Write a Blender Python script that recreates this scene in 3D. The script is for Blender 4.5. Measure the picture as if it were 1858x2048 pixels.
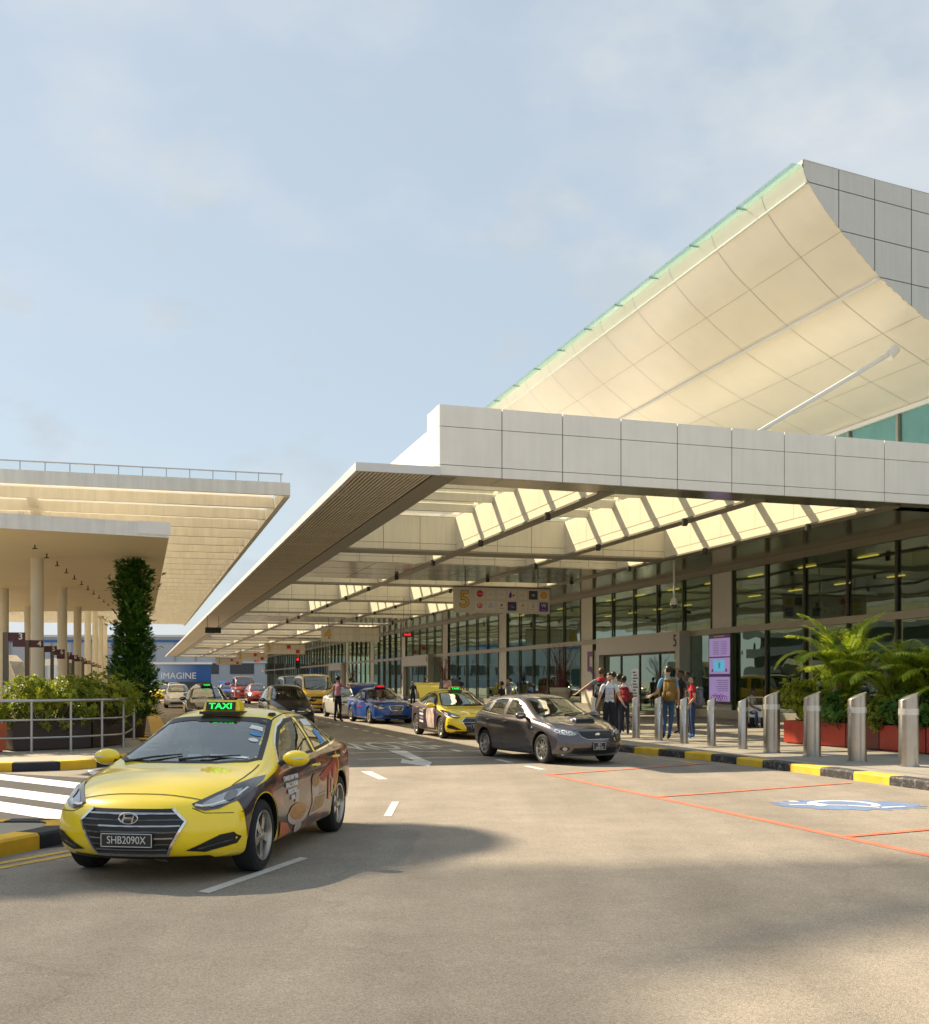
import bpy, bmesh, math, random
from mathutils import Vector, Matrix, Euler, Quaternion, geometry
from mathutils.bvhtree import BVHTree
R = math.radians
rng = random.Random(7)
for _o in list(bpy.data.objects):
    bpy.data.objects.remove(_o)
SC = bpy.context.scene
COL = SC.collection

# ------------------------------------------------------------------ camera
F, EYE, HOR, CX = 2250.0, 1.66, 1363.0, 929.0      # focal length, horizon and centre measured in the 1858 px wide photograph
cam_d = bpy.data.cameras.new('camera')
cam_d.sensor_fit = 'HORIZONTAL'
cam_d.sensor_width = 36.0
cam_d.lens = F / 1858.0 * 36.0
cam_d.shift_y = (HOR - 1024.0) / 1858.0
cam_d.clip_start = 0.1
cam_d.clip_end = 6000
cam = bpy.data.objects.new('camera', cam_d)
cam.location = (0, 0, EYE)
cam.rotation_euler = (R(90), 0, 0)
COL.objects.link(cam)
SC.camera = cam

# ------------------------------------------------------------------ sky, sun, exposure
SUN = Vector((-0.955, 0.713, 1.0)).normalized()     # towards the sun
SUN_EL = math.asin(SUN.z)
SUN_AZ = math.atan2(SUN.x, SUN.y)                   # from +Y towards +X
SKY_STRENGTH, SUN_STRENGTH, EXPOSURE = 0.074, 4.6, 1.10
world = bpy.data.worlds.new('World')
SC.world = world
world.use_nodes = True
wn, wl = world.node_tree.nodes, world.node_tree.links
wn.clear()
w_out = wn.new('ShaderNodeOutputWorld')
w_bg = wn.new('ShaderNodeBackground')
w_bg.inputs['Strength'].default_value = SKY_STRENGTH
sky = wn.new('ShaderNodeTexSky')
sky.sky_type = 'NISHITA'
sky.sun_disc = False
sky.sun_elevation = SUN_EL
sky.sun_rotation = SUN_AZ
sky.altitude = 0
sky.air_density = 1.15
sky.dust_density = 0.6
sky.ozone_density = 1.6
# thin tropical cloud: a pale veil mixed over the clear sky, the same all round
w_tc = wn.new('ShaderNodeTexCoord')
w_map = wn.new('ShaderNodeMapping')
w_map.inputs['Scale'].default_value = (1.0, 1.0, 1.7)
w_map.inputs['Location'].default_value = (0.35, 0.1, 0.42)
w_n1 = wn.new('ShaderNodeTexNoise')
w_n1.inputs['Scale'].default_value = 3.1
w_n1.inputs['Detail'].default_value = 7
w_n1.inputs['Roughness'].default_value = 0.52
w_r1 = wn.new('ShaderNodeValToRGB')
w_r1.color_ramp.elements[0].position = 0.47
w_r1.color_ramp.elements[1].position = 0.68
w_n2 = wn.new('ShaderNodeTexNoise')
w_n2.inputs['Scale'].default_value = 11.0
w_n2.inputs['Detail'].default_value = 5
w_r2 = wn.new('ShaderNodeValToRGB')
w_r2.color_ramp.elements[0].position = 0.55
w_r2.color_ramp.elements[1].position = 0.7
w_mul = wn.new('ShaderNodeMath'); w_mul.operation = 'MULTIPLY_ADD'
w_mul.inputs[1].default_value = 0.22
w_mul2 = wn.new('ShaderNodeMath'); w_mul2.operation = 'MULTIPLY_ADD'
w_mul2.inputs[1].default_value = 0.12
w_mul2.inputs[2].default_value = 0.76
w_mix = wn.new('ShaderNodeMixRGB')
w_mix.inputs['Color2'].default_value = (3.65, 4.15, 4.55, 1)
wl.new(w_tc.outputs['Generated'], w_map.inputs['Vector'])
wl.new(w_map.outputs['Vector'], w_n1.inputs['Vector'])
wl.new(w_map.outputs['Vector'], w_n2.inputs['Vector'])
wl.new(w_n1.outputs['Fac'], w_r1.inputs['Fac'])
wl.new(w_n2.outputs['Fac'], w_r2.inputs['Fac'])
wl.new(w_r1.outputs['Color'], w_mul2.inputs[0])
wl.new(w_r2.outputs['Color'], w_mul.inputs[0])
wl.new(w_mul2.outputs['Value'], w_mul.inputs[2])
wl.new(w_mul.outputs['Value'], w_mix.inputs['Fac'])
wl.new(sky.outputs['Color'], w_mix.inputs['Color1'])
w_mix2 = wn.new('ShaderNodeMixRGB')
w_mix2.inputs['Color2'].default_value = (5.2, 5.35, 5.5, 1)
w_cl = wn.new('ShaderNodeMath'); w_cl.operation = 'MULTIPLY'
w_c2 = wn.new('ShaderNodeMath'); w_c2.operation = 'MULTIPLY_ADD'
w_c2.inputs[1].default_value = 1.0; w_c2.inputs[2].default_value = 0.0
wl.new(w_r1.outputs['Color'], w_cl.inputs[0]); wl.new(w_n2.outputs['Fac'], w_cl.inputs[1])
wl.new(w_cl.outputs['Value'], w_c2.inputs[0])
wl.new(w_c2.outputs['Value'], w_mix2.inputs['Fac'])
wl.new(w_mix.outputs['Color'], w_mix2.inputs['Color1'])
wl.new(w_mix2.outputs['Color'], w_bg.inputs['Color'])
wl.new(w_bg.outputs['Background'], w_out.inputs['Surface'])

sun_d = bpy.data.lights.new('sun', 'SUN')
sun_d.energy = SUN_STRENGTH
sun_d.angle = R(0.8)
sun_d.color = (1.0, 0.83, 0.60)
sun = bpy.data.objects.new('sun', sun_d)
sun.rotation_euler = SUN.to_track_quat('Z', 'Y').to_euler()
sun.location = SUN * 80
COL.objects.link(sun)

SC.view_settings.view_transform = 'Standard'
SC.view_settings.look = 'None'
SC.view_settings.exposure = EXPOSURE
SC.view_settings.gamma = 1.0
SC.view_settings.use_curve_mapping = False
SC.render.engine = 'CYCLES'
SC.cycles.max_bounces = 8
SC.cycles.diffuse_bounces = 4
SC.cycles.glossy_bounces = 4
SC.cycles.transparent_max_bounces = 14
SC.cycles.use_denoising = True

# ------------------------------------------------------------------ frames
TH = math.atan((CX - 280.0) / F)                    # the terminal runs 16 degrees to the left of the view
UX, UY = -math.sin(TH), math.cos(TH)                # along the terminal, away from the camera
VX, VY = math.cos(TH), math.sin(TH)                 # across it, towards the glass front
def T(t, s, z=0.0):
    return Vector((s * UX + t * VX, s * UY + t * VY, z))
def G(px, py, z=0.0):
    'point of the plane at height z seen at a pixel of the photograph'
    Y = F * (EYE - z) / (py - HOR)
    return Vector(((px - CX) / F * Y, Y, z))
def P(px, Y, z=0.0):
    return Vector(((px - CX) / F * Y, Y, z))
def ts(v):
    return (v.x * VX + v.y * VY, v.x * UX + v.y * UY)

# ------------------------------------------------------------------ materials
MATS = {}
def node_mat(name):
    m = bpy.data.materials.new(name)
    m.use_nodes = True
    nt = m.node_tree
    b = nt.nodes['Principled BSDF']
    return m, nt, b
def pm(name, col, rough=0.6, metal=0.0, var=0.08, scale=3.0, bump=0.0, bscale=60.0, coat=0.0, spec=0.5, emit=0.0, streak=0.0, fine=0.0):
    'plain surface with a little uneven colour, grime and relief'
    if name in MATS: return MATS[name]
    m, nt, b = node_mat(name)
    n, l = nt.nodes, nt.links
    c = (col[0], col[1], col[2], 1)
    b.inputs['Base Color'].default_value = c
    b.inputs['Roughness'].default_value = rough
    b.inputs['Metallic'].default_value = metal
    b.inputs['Coat Weight'].default_value = coat
    b.inputs['Coat Roughness'].default_value = 0.04
    b.inputs['Specular IOR Level'].default_value = spec
    if emit:
        b.inputs['Emission Color'].default_value = c
        b.inputs['Emission Strength'].default_value = emit
    if var or bump or streak:
        g = n.new('ShaderNodeNewGeometry')
    if var:
        t = n.new('ShaderNodeTexNoise')
        t.inputs['Scale'].default_value = scale
        t.inputs['Detail'].default_value = 5
        t.inputs['Roughness'].default_value = 0.6
        l.new(g.outputs['Position'], t.inputs['Vector'])
        mr = n.new('ShaderNodeMapRange')
        mr.inputs['From Min'].default_value = 0.25
        mr.inputs['From Max'].default_value = 0.75
        mr.inputs['To Min'].default_value = 1.0 - var
        mr.inputs['To Max'].default_value = 1.0 + var
        l.new(t.outputs['Fac'], mr.inputs['Value'])
        src = mr.outputs['Result']
        if streak:
            mp = n.new('ShaderNodeMapping')
            mp.inputs['Scale'].default_value = (5.0, 5.0, 0.35)
            t2 = n.new('ShaderNodeTexNoise')
            t2.inputs['Scale'].default_value = 1.6
            t2.inputs['Detail'].default_value = 4
            l.new(g.outputs['Position'], mp.inputs['Vector'])
            l.new(mp.outputs['Vector'], t2.inputs['Vector'])
            m2 = n.new('ShaderNodeMapRange')
            m2.inputs['From Min'].default_value = 0.35
            m2.inputs['From Max'].default_value = 0.7
            m2.inputs['To Min'].default_value = 1.0 + streak * 0.3
            m2.inputs['To Max'].default_value = 1.0 - streak
            l.new(t2.outputs['Fac'], m2.inputs['Value'])
            mm = n.new('ShaderNodeMath'); mm.operation = 'MULTIPLY'
            l.new(src, mm.inputs[0]); l.new(m2.outputs['Result'], mm.inputs[1])
            src = mm.outputs['Value']
        vm = n.new('ShaderNodeVectorMath'); vm.operation = 'SCALE'
        vm.inputs[0].default_value = col[:3]
        l.new(src, vm.inputs['Scale'])
        l.new(vm.outputs['Vector'], b.inputs['Base Color'])
    if bump:
        t3 = n.new('ShaderNodeTexNoise')
        t3.inputs['Scale'].default_value = bscale
        t3.inputs['Detail'].default_value = 4
        l.new(g.outputs['Position'], t3.inputs['Vector'])
        bp = n.new('ShaderNodeBump')
        bp.inputs['Strength'].default_value = bump
        bp.inputs['Distance'].default_value = 0.02
        l.new(t3.outputs['Fac'], bp.inputs['Height'])
        l.new(bp.outputs['Normal'], b.inputs['Normal'])
    MATS[name] = m
    return m

def asphalt(name, base, warm):
    m, nt, b = node_mat(name)
    n, l = nt.nodes, nt.links
    g = n.new('ShaderNodeNewGeometry')
    def noise(scale, det=4, rough=0.6):
        t = n.new('ShaderNodeTexNoise')
        t.inputs['Scale'].default_value = scale
        t.inputs['Detail'].default_value = det
        t.inputs['Roughness'].default_value = rough
        l.new(g.outputs['Position'], t.inputs['Vector'])
        return t.outputs['Fac']
    def rng_(v, a, b_, c, d):
        r = n.new('ShaderNodeMapRange')
        r.inputs['From Min'].default_value = a; r.inputs['From Max'].default_value = b_
        r.inputs['To Min'].default_value = c; r.inputs['To Max'].default_value = d
        l.new(v, r.inputs['Value'])
        return r.outputs['Result']
    def mul(a, c):
        q = n.new('ShaderNodeMath'); q.operation = 'MULTIPLY'
        l.new(a, q.inputs[0]); l.new(c, q.inputs[1])
        return q.outputs['Value']
    vo = n.new('ShaderNodeTexVoronoi')
    vo.inputs['Scale'].default_value = 130.0
    l.new(g.outputs['Position'], vo.inputs['Vector'])
    sep = n.new('ShaderNodeSeparateColor')
    l.new(vo.outputs['Color'], sep.inputs['Color'])
    speck = rng_(sep.outputs['Red'], 0.0, 1.0, 0.70, 1.30)
    big = rng_(noise(0.22, 5, 0.65), 0.3, 0.7, 0.86, 1.13)
    mid = rng_(noise(1.6, 6, 0.7), 0.3, 0.72, 0.88, 1.1)
    stain = rng_(noise(7.0, 8, 0.75), 0.62, 0.74, 1.0, 0.72)
    # tyre-worn streaks along the lane
    mp = n.new('ShaderNodeMapping')
    mp.inputs['Rotation'].default_value = (0, 0, -TH)
    mp.inputs['Scale'].default_value = (1.2, 0.07, 1)
    l.new(g.outputs['Position'], mp.inputs['Vector'])
    t2 = n.new('ShaderNodeTexNoise')
    t2.inputs['Scale'].default_value = 1.0
    t2.inputs['Detail'].default_value = 4
    l.new(mp.outputs['Vector'], t2.inputs['Vector'])
    lane = rng_(t2.outputs['Fac'], 0.3, 0.7, 0.86, 1.1)
    wv = n.new('ShaderNodeTexNoise'); wv.inputs['Scale'].default_value = 0.9; wv.inputs['Detail'].default_value = 5
    l.new(g.outputs['Position'], wv.inputs['Vector'])
    add = n.new('ShaderNodeVectorMath'); add.operation = 'MULTIPLY_ADD'
    add.inputs[1].default_value = (1.6, 1.6, 0)
    l.new(wv.outputs['Color'], add.inputs[0]); l.new(g.outputs['Position'], add.inputs[2])
    cr = n.new('ShaderNodeTexVoronoi'); cr.feature = 'DISTANCE_TO_EDGE'; cr.inputs['Scale'].default_value = 0.22
    l.new(add.outputs['Vector'], cr.inputs['Vector'])
    crack = rng_(cr.outputs['Distance'], 0.0, 0.005, 0.88, 1.0)
    fac = mul(mul(mul(mul(speck, big), mul(mid, stain)), lane), crack)
    vm = n.new('ShaderNodeVectorMath'); vm.operation = 'SCALE'
    vm.inputs[0].default_value = (base * warm[0], base * warm[1], base * warm[2])
    l.new(fac, vm.inputs['Scale'])
    l.new(vm.outputs['Vector'], b.inputs['Base Color'])
    b.inputs['Roughness'].default_value = 0.9
    b.inputs['Specular IOR Level'].default_value = 0.25
    bp = n.new('ShaderNodeBump')
    bp.inputs['Strength'].default_value = 0.5
    bp.inputs['Distance'].default_value = 0.006
    l.new(vo.outputs['Distance'], bp.inputs['Height'])
    l.new(bp.outputs['Normal'], b.inputs['Normal'])
    MATS[name] = m
    return m

def worn_paint(name, col, wear=0.5, base=(0.17, 0.155, 0.13)):
    'road or kerb paint with worn and scuffed patches'
    if name in MATS: return MATS[name]
    m, nt, b = node_mat(name)
    n, l = nt.nodes, nt.links
    g = n.new('ShaderNodeNewGeometry')
    t = n.new('ShaderNodeTexNoise')
    t.inputs['Scale'].default_value = 9.0
    t.inputs['Detail'].default_value = 9
    t.inputs['Roughness'].default_value = 0.78
    l.new(g.outputs['Position'], t.inputs['Vector'])
    r = n.new('ShaderNodeValToRGB')
    r.color_ramp.elements[0].position = 0.64 - 0.16 * wear
    r.color_ramp.elements[1].position = 0.76 - 0.12 * wear
    r.color_ramp.elements[0].color = (0, 0, 0, 1)
    l.new(t.outputs['Fac'], r.inputs['Fac'])
    mx = n.new('ShaderNodeMixRGB')
    mx.inputs['Color1'].default_value = (*col, 1)
    mx.inputs['Color2'].default_value = (*base, 1)
    l.new(r.outputs['Color'], mx.inputs['Fac'])
    t2 = n.new('ShaderNodeTexNoise')
    t2.inputs['Scale'].default_value = 2.3
    t2.inputs['Detail'].default_value = 6
    l.new(g.outputs['Position'], t2.inputs['Vector'])
    mr = n.new('ShaderNodeMapRange')
    mr.inputs['From Min'].default_value = 0.3; mr.inputs['From Max'].default_value = 0.7
    mr.inputs['To Min'].default_value = 0.8; mr.inputs['To Max'].default_value = 1.08
    l.new(t2.outputs['Fac'], mr.inputs['Value'])
    vm = n.new('ShaderNodeVectorMath'); vm.operation = 'SCALE'
    l.new(mx.outputs['Color'], vm.inputs[0])
    l.new(mr.outputs['Result'], vm.inputs['Scale'])
    l.new(vm.outputs['Vector'], b.inputs['Base Color'])
    b.inputs['Roughness'].default_value = 0.75
    MATS[name] = m
    return m

def glass_mat(name, tint, refl=0.12, wave=0.0, wscale=0.5, rough=0.0, rcol=(0.93, 0.97, 0.95)):
    'architectural or car glass: tinted see-through sheet with a Fresnel reflection'
    if name in MATS: return MATS[name]
    m, nt, b = node_mat(name)
    n, l = nt.nodes, nt.links
    n.remove(b)
    out = n['Material Output']
    tr = n.new('ShaderNodeBsdfTransparent'); tr.inputs['Color'].default_value = (*tint, 1)
    gl = n.new('ShaderNodeBsdfGlossy'); gl.inputs['Roughness'].default_value = rough
    gl.inputs['Color'].default_value = (*rcol, 1)
    lw = n.new('ShaderNodeLayerWeight'); lw.inputs['Blend'].default_value = 0.5
    fr = n.new('ShaderNodeMath'); fr.operation = 'POWER'; fr.inputs[1].default_value = 4.0
    l.new(lw.outputs['Facing'], fr.inputs[0])
    mr = n.new('ShaderNodeMapRange')
    mr.inputs['From Min'].default_value = 0.0; mr.inputs['From Max'].default_value = 1.0
    mr.inputs['To Min'].default_value = refl; mr.inputs['To Max'].default_value = 1.0
    l.new(fr.outputs['Value'], mr.inputs['Value'])
    mx = n.new('ShaderNodeMixShader')
    l.new(mr.outputs['Result'], mx.inputs['Fac'])
    l.new(tr.outputs['BSDF'], mx.inputs[1]); l.new(gl.outputs['BSDF'], mx.inputs[2])
    l.new(mx.outputs['Shader'], out.inputs['Surface'])
    if wave:
        g = n.new('ShaderNodeNewGeometry')
        t = n.new('ShaderNodeTexNoise')
        t.inputs['Scale'].default_value = wscale
        t.inputs['Detail'].default_value = 1.5
        l.new(g.outputs['Position'], t.inputs['Vector'])
        bp = n.new('ShaderNodeBump')
        bp.inputs['Strength'].default_value = 1.0
        bp.inputs['Distance'].default_value = wave
        l.new(t.outputs['Fac'], bp.inputs['Height'])
        l.new(bp.outputs['Normal'], gl.inputs['Normal'])
    MATS[name] = m
    return m

# ------------------------------------------------------------------ objects
def tag(o, label=None, cat=None, group=None, kind=None):
    if label: o['label'] = label
    if cat: o['category'] = cat
    if group: o['group'] = group
    if kind: o['kind'] = kind
    return o
def empty(name, loc=(0, 0, 0), rz=0.0, label=None, cat=None, group=None, parent=None):
    o = bpy.data.objects.new(name, None)
    o.empty_display_size = 0.3
    o.location = loc
    o.rotation_euler = (0, 0, rz)
    COL.objects.link(o)
    if parent: o.parent = parent
    return tag(o, label, cat, group)
def link(name, me, parent=None, loc=(0, 0, 0), rot=None, sc=None):
    o = bpy.data.objects.new(name, me)
    o.location = loc
    if rot is not None: o.rotation_euler = rot
    if sc is not None: o.scale = sc
    COL.objects.link(o)
    if parent: o.parent = parent
    return o
def children(o): return [c for c in bpy.data.objects if c.parent == o]
def copy_tree(o, kids, parent=None, got=None):
    c = o.copy(); COL.objects.link(c); c.parent = parent
    if got is not None: got.append(c)
    for ch in kids.get(o.name, ()): copy_tree(ch, kids, c, got)
    return c
def kid_map():
    k = {}
    for o in bpy.data.objects:
        if o.parent: k.setdefault(o.parent.name, []).append(o)
    return k

class MB:
    'collects shapes into one mesh'
    def __init__(s): s.v, s.f, s.m = [], [], []
    def add(s, vs, fs, mi=0):
        k = len(s.v)
        s.v += [tuple(v) for v in vs]
        s.f += [tuple(k + i for i in f) for f in fs]
        s.m += [mi] * len(fs)
        return s
    def box(s, x0, x1, y0, y1, z0, z1, mi=0):
        return s.add([(x0, y0, z0), (x1, y0, z0), (x1, y1, z0), (x0, y1, z0), (x0, y0, z1), (x1, y0, z1), (x1, y1, z1), (x0, y1, z1)],
                     [(0, 3, 2, 1), (4, 5, 6, 7), (0, 1, 5, 4), (1, 2, 6, 5), (2, 3, 7, 6), (3, 0, 4, 7)], mi)
    def cbox(s, cx, cy, cz, dx, dy, dz, mi=0):
        return s.box(cx - dx / 2, cx + dx / 2, cy - dy / 2, cy + dy / 2, cz - dz / 2, cz + dz / 2, mi)
    def hull8(s, p, mi=0):
        return s.add(p, [(0, 3, 2, 1), (4, 5, 6, 7), (0, 1, 5, 4), (1, 2, 6, 5), (2, 3, 7, 6), (3, 0, 4, 7)], mi)
    def prism(s, poly, z0, z1, mi=0):
        'polygon in xy, counter-clockwise, extruded in z'
        n = len(poly)
        vs = [(x, y, z0) for x, y in poly] + [(x, y, z1) for x, y in poly]
        fs = [tuple(range(n - 1, -1, -1)), tuple(range(n, 2 * n))] + [(i, (i + 1) % n, n + (i + 1) % n, n + i) for i in range(n)]
        return s.add(vs, fs, mi)
    def quad(s, a, b, c, d, mi=0): return s.add([a, b, c, d], [(0, 1, 2, 3)], mi)
    def tube(s, pts, r, n=8, mi=0, cap=True):
        pts = [Vector(p) for p in pts]
        rs = r if isinstance(r, (list, tuple)) else [r] * len(pts)
        rings = []
        up = None
        for i, p in enumerate(pts):
            d = (pts[min(i + 1, len(pts) - 1)] - pts[max(i - 1, 0)]).normalized()
            if up is None:
                a = Vector((0, 0, 1)) if abs(d.z) < 0.9 else Vector((1, 0, 0))
                up = (a - d * a.dot(d)).normalized()
            else:
                up = (up - d * up.dot(d)).normalized()
            w = d.cross(up)
            rings.append([p + (up * math.cos(2 * math.pi * k / n) + w * math.sin(2 * math.pi * k / n)) * rs[i] for k in range(n)])
        vs = [q for rg in rings for q in rg]
        fs = [(i * n + k, i * n + (k + 1) % n, (i + 1) * n + (k + 1) % n, (i + 1) * n + k) for i in range(len(pts) - 1) for k in range(n)]
        if cap:
            fs.append(tuple(range(n - 1, -1, -1)))
            fs.append(tuple((len(pts) - 1) * n + k for k in range(n)))
        return s.add(vs, fs, mi)
    def lathe(s, prof, n=24, axis='z', c=(0, 0, 0), mi=0):
        'profile of (radius, height) turned round an axis'
        vs, fs = [], []
        for r, h in prof:
            for k in range(n):
                a = 2 * math.pi * k / n
                x, y, z = r * math.cos(a), r * math.sin(a), h
                if axis == 'y': x, y, z = x, h, -y
                elif axis == 'x': x, y, z = h, x, y
                vs.append((x + c[0], y + c[1], z + c[2]))
        for i in range(len(prof) - 1):
            for k in range(n):
                fs.append((i * n + k, i * n + (k + 1) % n, (i + 1) * n + (k + 1) % n, (i + 1) * n + k))
        return s.add(vs, fs, mi)
    def ball(s, c, r, n=10, m=6, mi=0):
        rx, ry, rz = r if isinstance(r, (list, tuple)) else (r, r, r)
        prof = [(max(0.001, math.sin(math.pi * i / m)), -math.cos(math.pi * i / m)) for i in range(m + 1)]
        k = len(s.v)
        s.lathe(prof, n, mi=mi)
        for i in range(k, len(s.v)):
            x, y, z = s.v[i]
            s.v[i] = (c[0] + x * rx, c[1] + y * ry, c[2] + z * rz)
        return s
    def mesh(s, name, mats, smooth=False, angle=35, org=None):
        me = bpy.data.meshes.new(name)
        vs = s.v if org is None else [(x - org[0], y - org[1], z - org[2]) for x, y, z in s.v]
        me.from_pydata(vs, [], s.f)
        for mt in (mats if isinstance(mats, (list, tuple)) else [mats]): me.materials.append(mt)
        if any(s.m): me.polygons.foreach_set('material_index', s.m)
        if smooth:
            me.polygons.foreach_set('use_smooth', [True] * len(me.polygons))
            me.set_sharp_from_angle(angle=R(angle))
        me.update()
        return me
    def build(s, name, mats, parent=None, loc=(0, 0, 0), smooth=False, angle=35, org=None, rot=None):
        return link(name, s.mesh(name, mats, smooth, angle, org), parent, loc, rot)

_boxes = {}
def boxm(dx, dy, dz, m, bev=0.0):
    'shared box mesh standing on its base, centred in x and y'
    k = (round(dx, 4), round(dy, 4), round(dz, 4), m.name, bev)
    if k not in _boxes:
        bm = bmesh.new()
        bmesh.ops.create_cube(bm, size=1.0)
        for v in bm.verts: v.co = Vector((v.co.x * dx, v.co.y * dy, (v.co.z + 0.5) * dz))
        if bev: bmesh.ops.bevel(bm, geom=bm.edges[:], offset=bev, segments=2, affect='EDGES', clamp_overlap=True)
        me = bpy.data.meshes.new('box')
        bm.to_mesh(me); bm.free()
        me.materials.append(m)
        if bev:
            me.polygons.foreach_set('use_smooth', [True] * len(me.polygons)); me.set_sharp_from_angle(angle=R(40))
        _boxes[k] = me
    return _boxes[k]

_txt = {}
def textm(s, size, m, ext=0.002, align='CENTER', bold=0.0):
    'lettering as a mesh in the local xz plane, facing -y, centred'
    k = (s, size, m.name, ext, align, bold)
    if k in _txt: return _txt[k]
    cu = bpy.data.curves.new('txt', 'FONT')
    cu.body = s; cu.size = size; cu.extrude = ext; cu.align_x = align; cu.align_y = 'CENTER'; cu.offset = bold
    cu.resolution_u = 4
    o = bpy.data.objects.new('txt', cu); COL.objects.link(o)
    dg = bpy.context.evaluated_depsgraph_get()
    me = bpy.data.meshes.new_from_object(o.evaluated_get(dg))
    bpy.data.objects.remove(o); bpy.data.curves.remove(cu)
    for v in me.vertices: v.co = Vector((v.co.x, -v.co.z, v.co.y))
    me.materials.clear(); me.materials.append(m)
    _txt[k] = me
    return me

def smooth_curve(pts, n):
    'Catmull-Rom through the points, n steps a span'
    pts = [Vector(p) for p in pts]
    out = []
    for i in range(len(pts) - 1):
        p0 = pts[max(i - 1, 0)]; p1 = pts[i]; p2 = pts[i + 1]; p3 = pts[min(i + 2, len(pts) - 1)]
        for k in range(n):
            t = k / n
            out.append(0.5 * ((2 * p1) + (p2 - p0) * t + (2 * p0 - 5 * p1 + 4 * p2 - p3) * t * t + (3 * p1 - p0 - 3 * p2 + p3) * t ** 3))
    out.append(pts[-1])
    return out
# ------------------------------------------------------------------ ground, road, kerbs, markings
M_ASPH = asphalt('asphalt', 0.255, (1.13, 1.0, 0.82))
M_PAVE = pm('pavement_concrete', (0.30, 0.275, 0.235), 0.8, var=0.16, scale=1.3, bump=0.15, bscale=40)
M_PAVE2 = pm('pavement_joint', (0.12, 0.105, 0.09), 0.9)
M_WHITE_P = worn_paint('road_white', (0.66, 0.64, 0.59), 0.6, (0.27, 0.235, 0.19))
M_WHITE_Z = worn_paint('zebra_white', (0.78, 0.77, 0.75), 0.35)
M_YEL_P = worn_paint('road_yellow', (0.62, 0.40, 0.05), 0.6)
M_RED_P = worn_paint('road_red', (0.66, 0.17, 0.09), 0.8, (0.27, 0.235, 0.19))
M_BLUE_P = worn_paint('road_blue', (0.12, 0.24, 0.50), 1.15, (0.27, 0.235, 0.19))
M_KYEL = worn_paint('kerb_yellow', (0.78, 0.50, 0.035), 0.55, (0.42, 0.38, 0.30))
M_KBLK = worn_paint('kerb_black', (0.035, 0.035, 0.038), 0.75, (0.30, 0.28, 0.25))
M_KYEL2 = worn_paint('kerb_yellow_fresh', (0.80, 0.47, 0.02), 0.15, (0.40, 0.30, 0.15))
M_KBLK2 = worn_paint('kerb_black_fresh', (0.022, 0.024, 0.030), 0.2, (0.12, 0.12, 0.12))

gm = MB()
gm.add([(-2500, -60, 0), (2500, -60, 0), (2500, 4000, 0), (-2500, 4000, 0)], [(0, 1, 2, 3)])
tag(gm.build('ground', M_ASPH), kind='structure')
M_ROAD2 = asphalt('asphalt_crossing', 0.07, (1.0, 1.0, 1.0))

def sheet(name, poly, m, z=0.004, parent=None):
    mb = MB()
    mb.add([(p[0], p[1], z) for p in poly], [tuple(range(len(poly)))])
    o = mb.build(name, m, parent)
    # faces up
    if o.data.polygons[0].normal.z < 0:
        o.data.flip_normals()
    return o
def marking(name, poly, m, z=0.004):
    return tag(sheet(name, poly, m, z), kind='structure')
def pix(*pts): return [tuple(G(x, y).xy) for x, y in pts]

# lane dashes along the drop-off bays
for k in range(44):
    s0 = 19.95 + 1.87 * k
    if k in (2,): continue
    marking('lane_marking', [T(7.22, s0), T(7.36, s0), T(7.36, s0 + .95), T(7.22, s0 + .95)], M_WHITE_P)
for k in range(26):
    s0 = 44 + 6 * k
    marking('lane_marking', [T(3.72, s0), T(3.84, s0), T(3.84, s0 + 2.2), T(3.72, s0 + 2.2)], M_WHITE_P)
# dashes of the lane the taxi turns out of
marking('lane_marking', pix((767, 1633), (783, 1633), (798, 1604), (784, 1604)), M_WHITE_P)
marking('lane_marking', pix((396, 1784), (418, 1787), (617, 1717), (600, 1715)), M_WHITE_P)
marking('lane_marking', pix((721, 1543), (743, 1543), (776, 1559), (757, 1559)), M_WHITE_P)
# bent arrow
marking('lane_arrow', pix((776, 1501), (810, 1501), (846, 1518), (864, 1525), (858, 1533), (801, 1526), (804, 1518), (822, 1522), (829, 1521)), M_WHITE_P)
# the word painted for drivers coming this way
so = link('road_lettering', textm('SLOW', 1.0, M_WHITE_P, 0.0, bold=0.006), None, T(5.95, 28.6, 0.004))
so.rotation_euler = (R(-90), 0, TH + math.pi)
so.scale = (0.86, 1, 4.6)
tag(so, kind='structure')
# red bay lines
def gline(name, a, b, w, m, z=0.004):
    a = Vector(a[:2]); b = Vector(b[:2]); d = (b - a).normalized(); n = Vector((-d.y, d.x)) * w / 2
    return marking(name, [a - n, b - n, b + n, a + n], m, z)
gline('bay_line', G(1092, 1548), G(1900, 1720), 0.13, M_RED_P)
gline('bay_line', G(1096, 1550), G(1418, 1527), 0.12, M_RED_P, 0.008)
gline('bay_line', G(1312, 1594.6), G(1700, 1566.4), 0.11, M_RED_P, 0.008)
gline('bay_line', G(1693.5, 1673.7), G(1920, 1654), 0.12, M_RED_P, 0.008)
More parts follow.
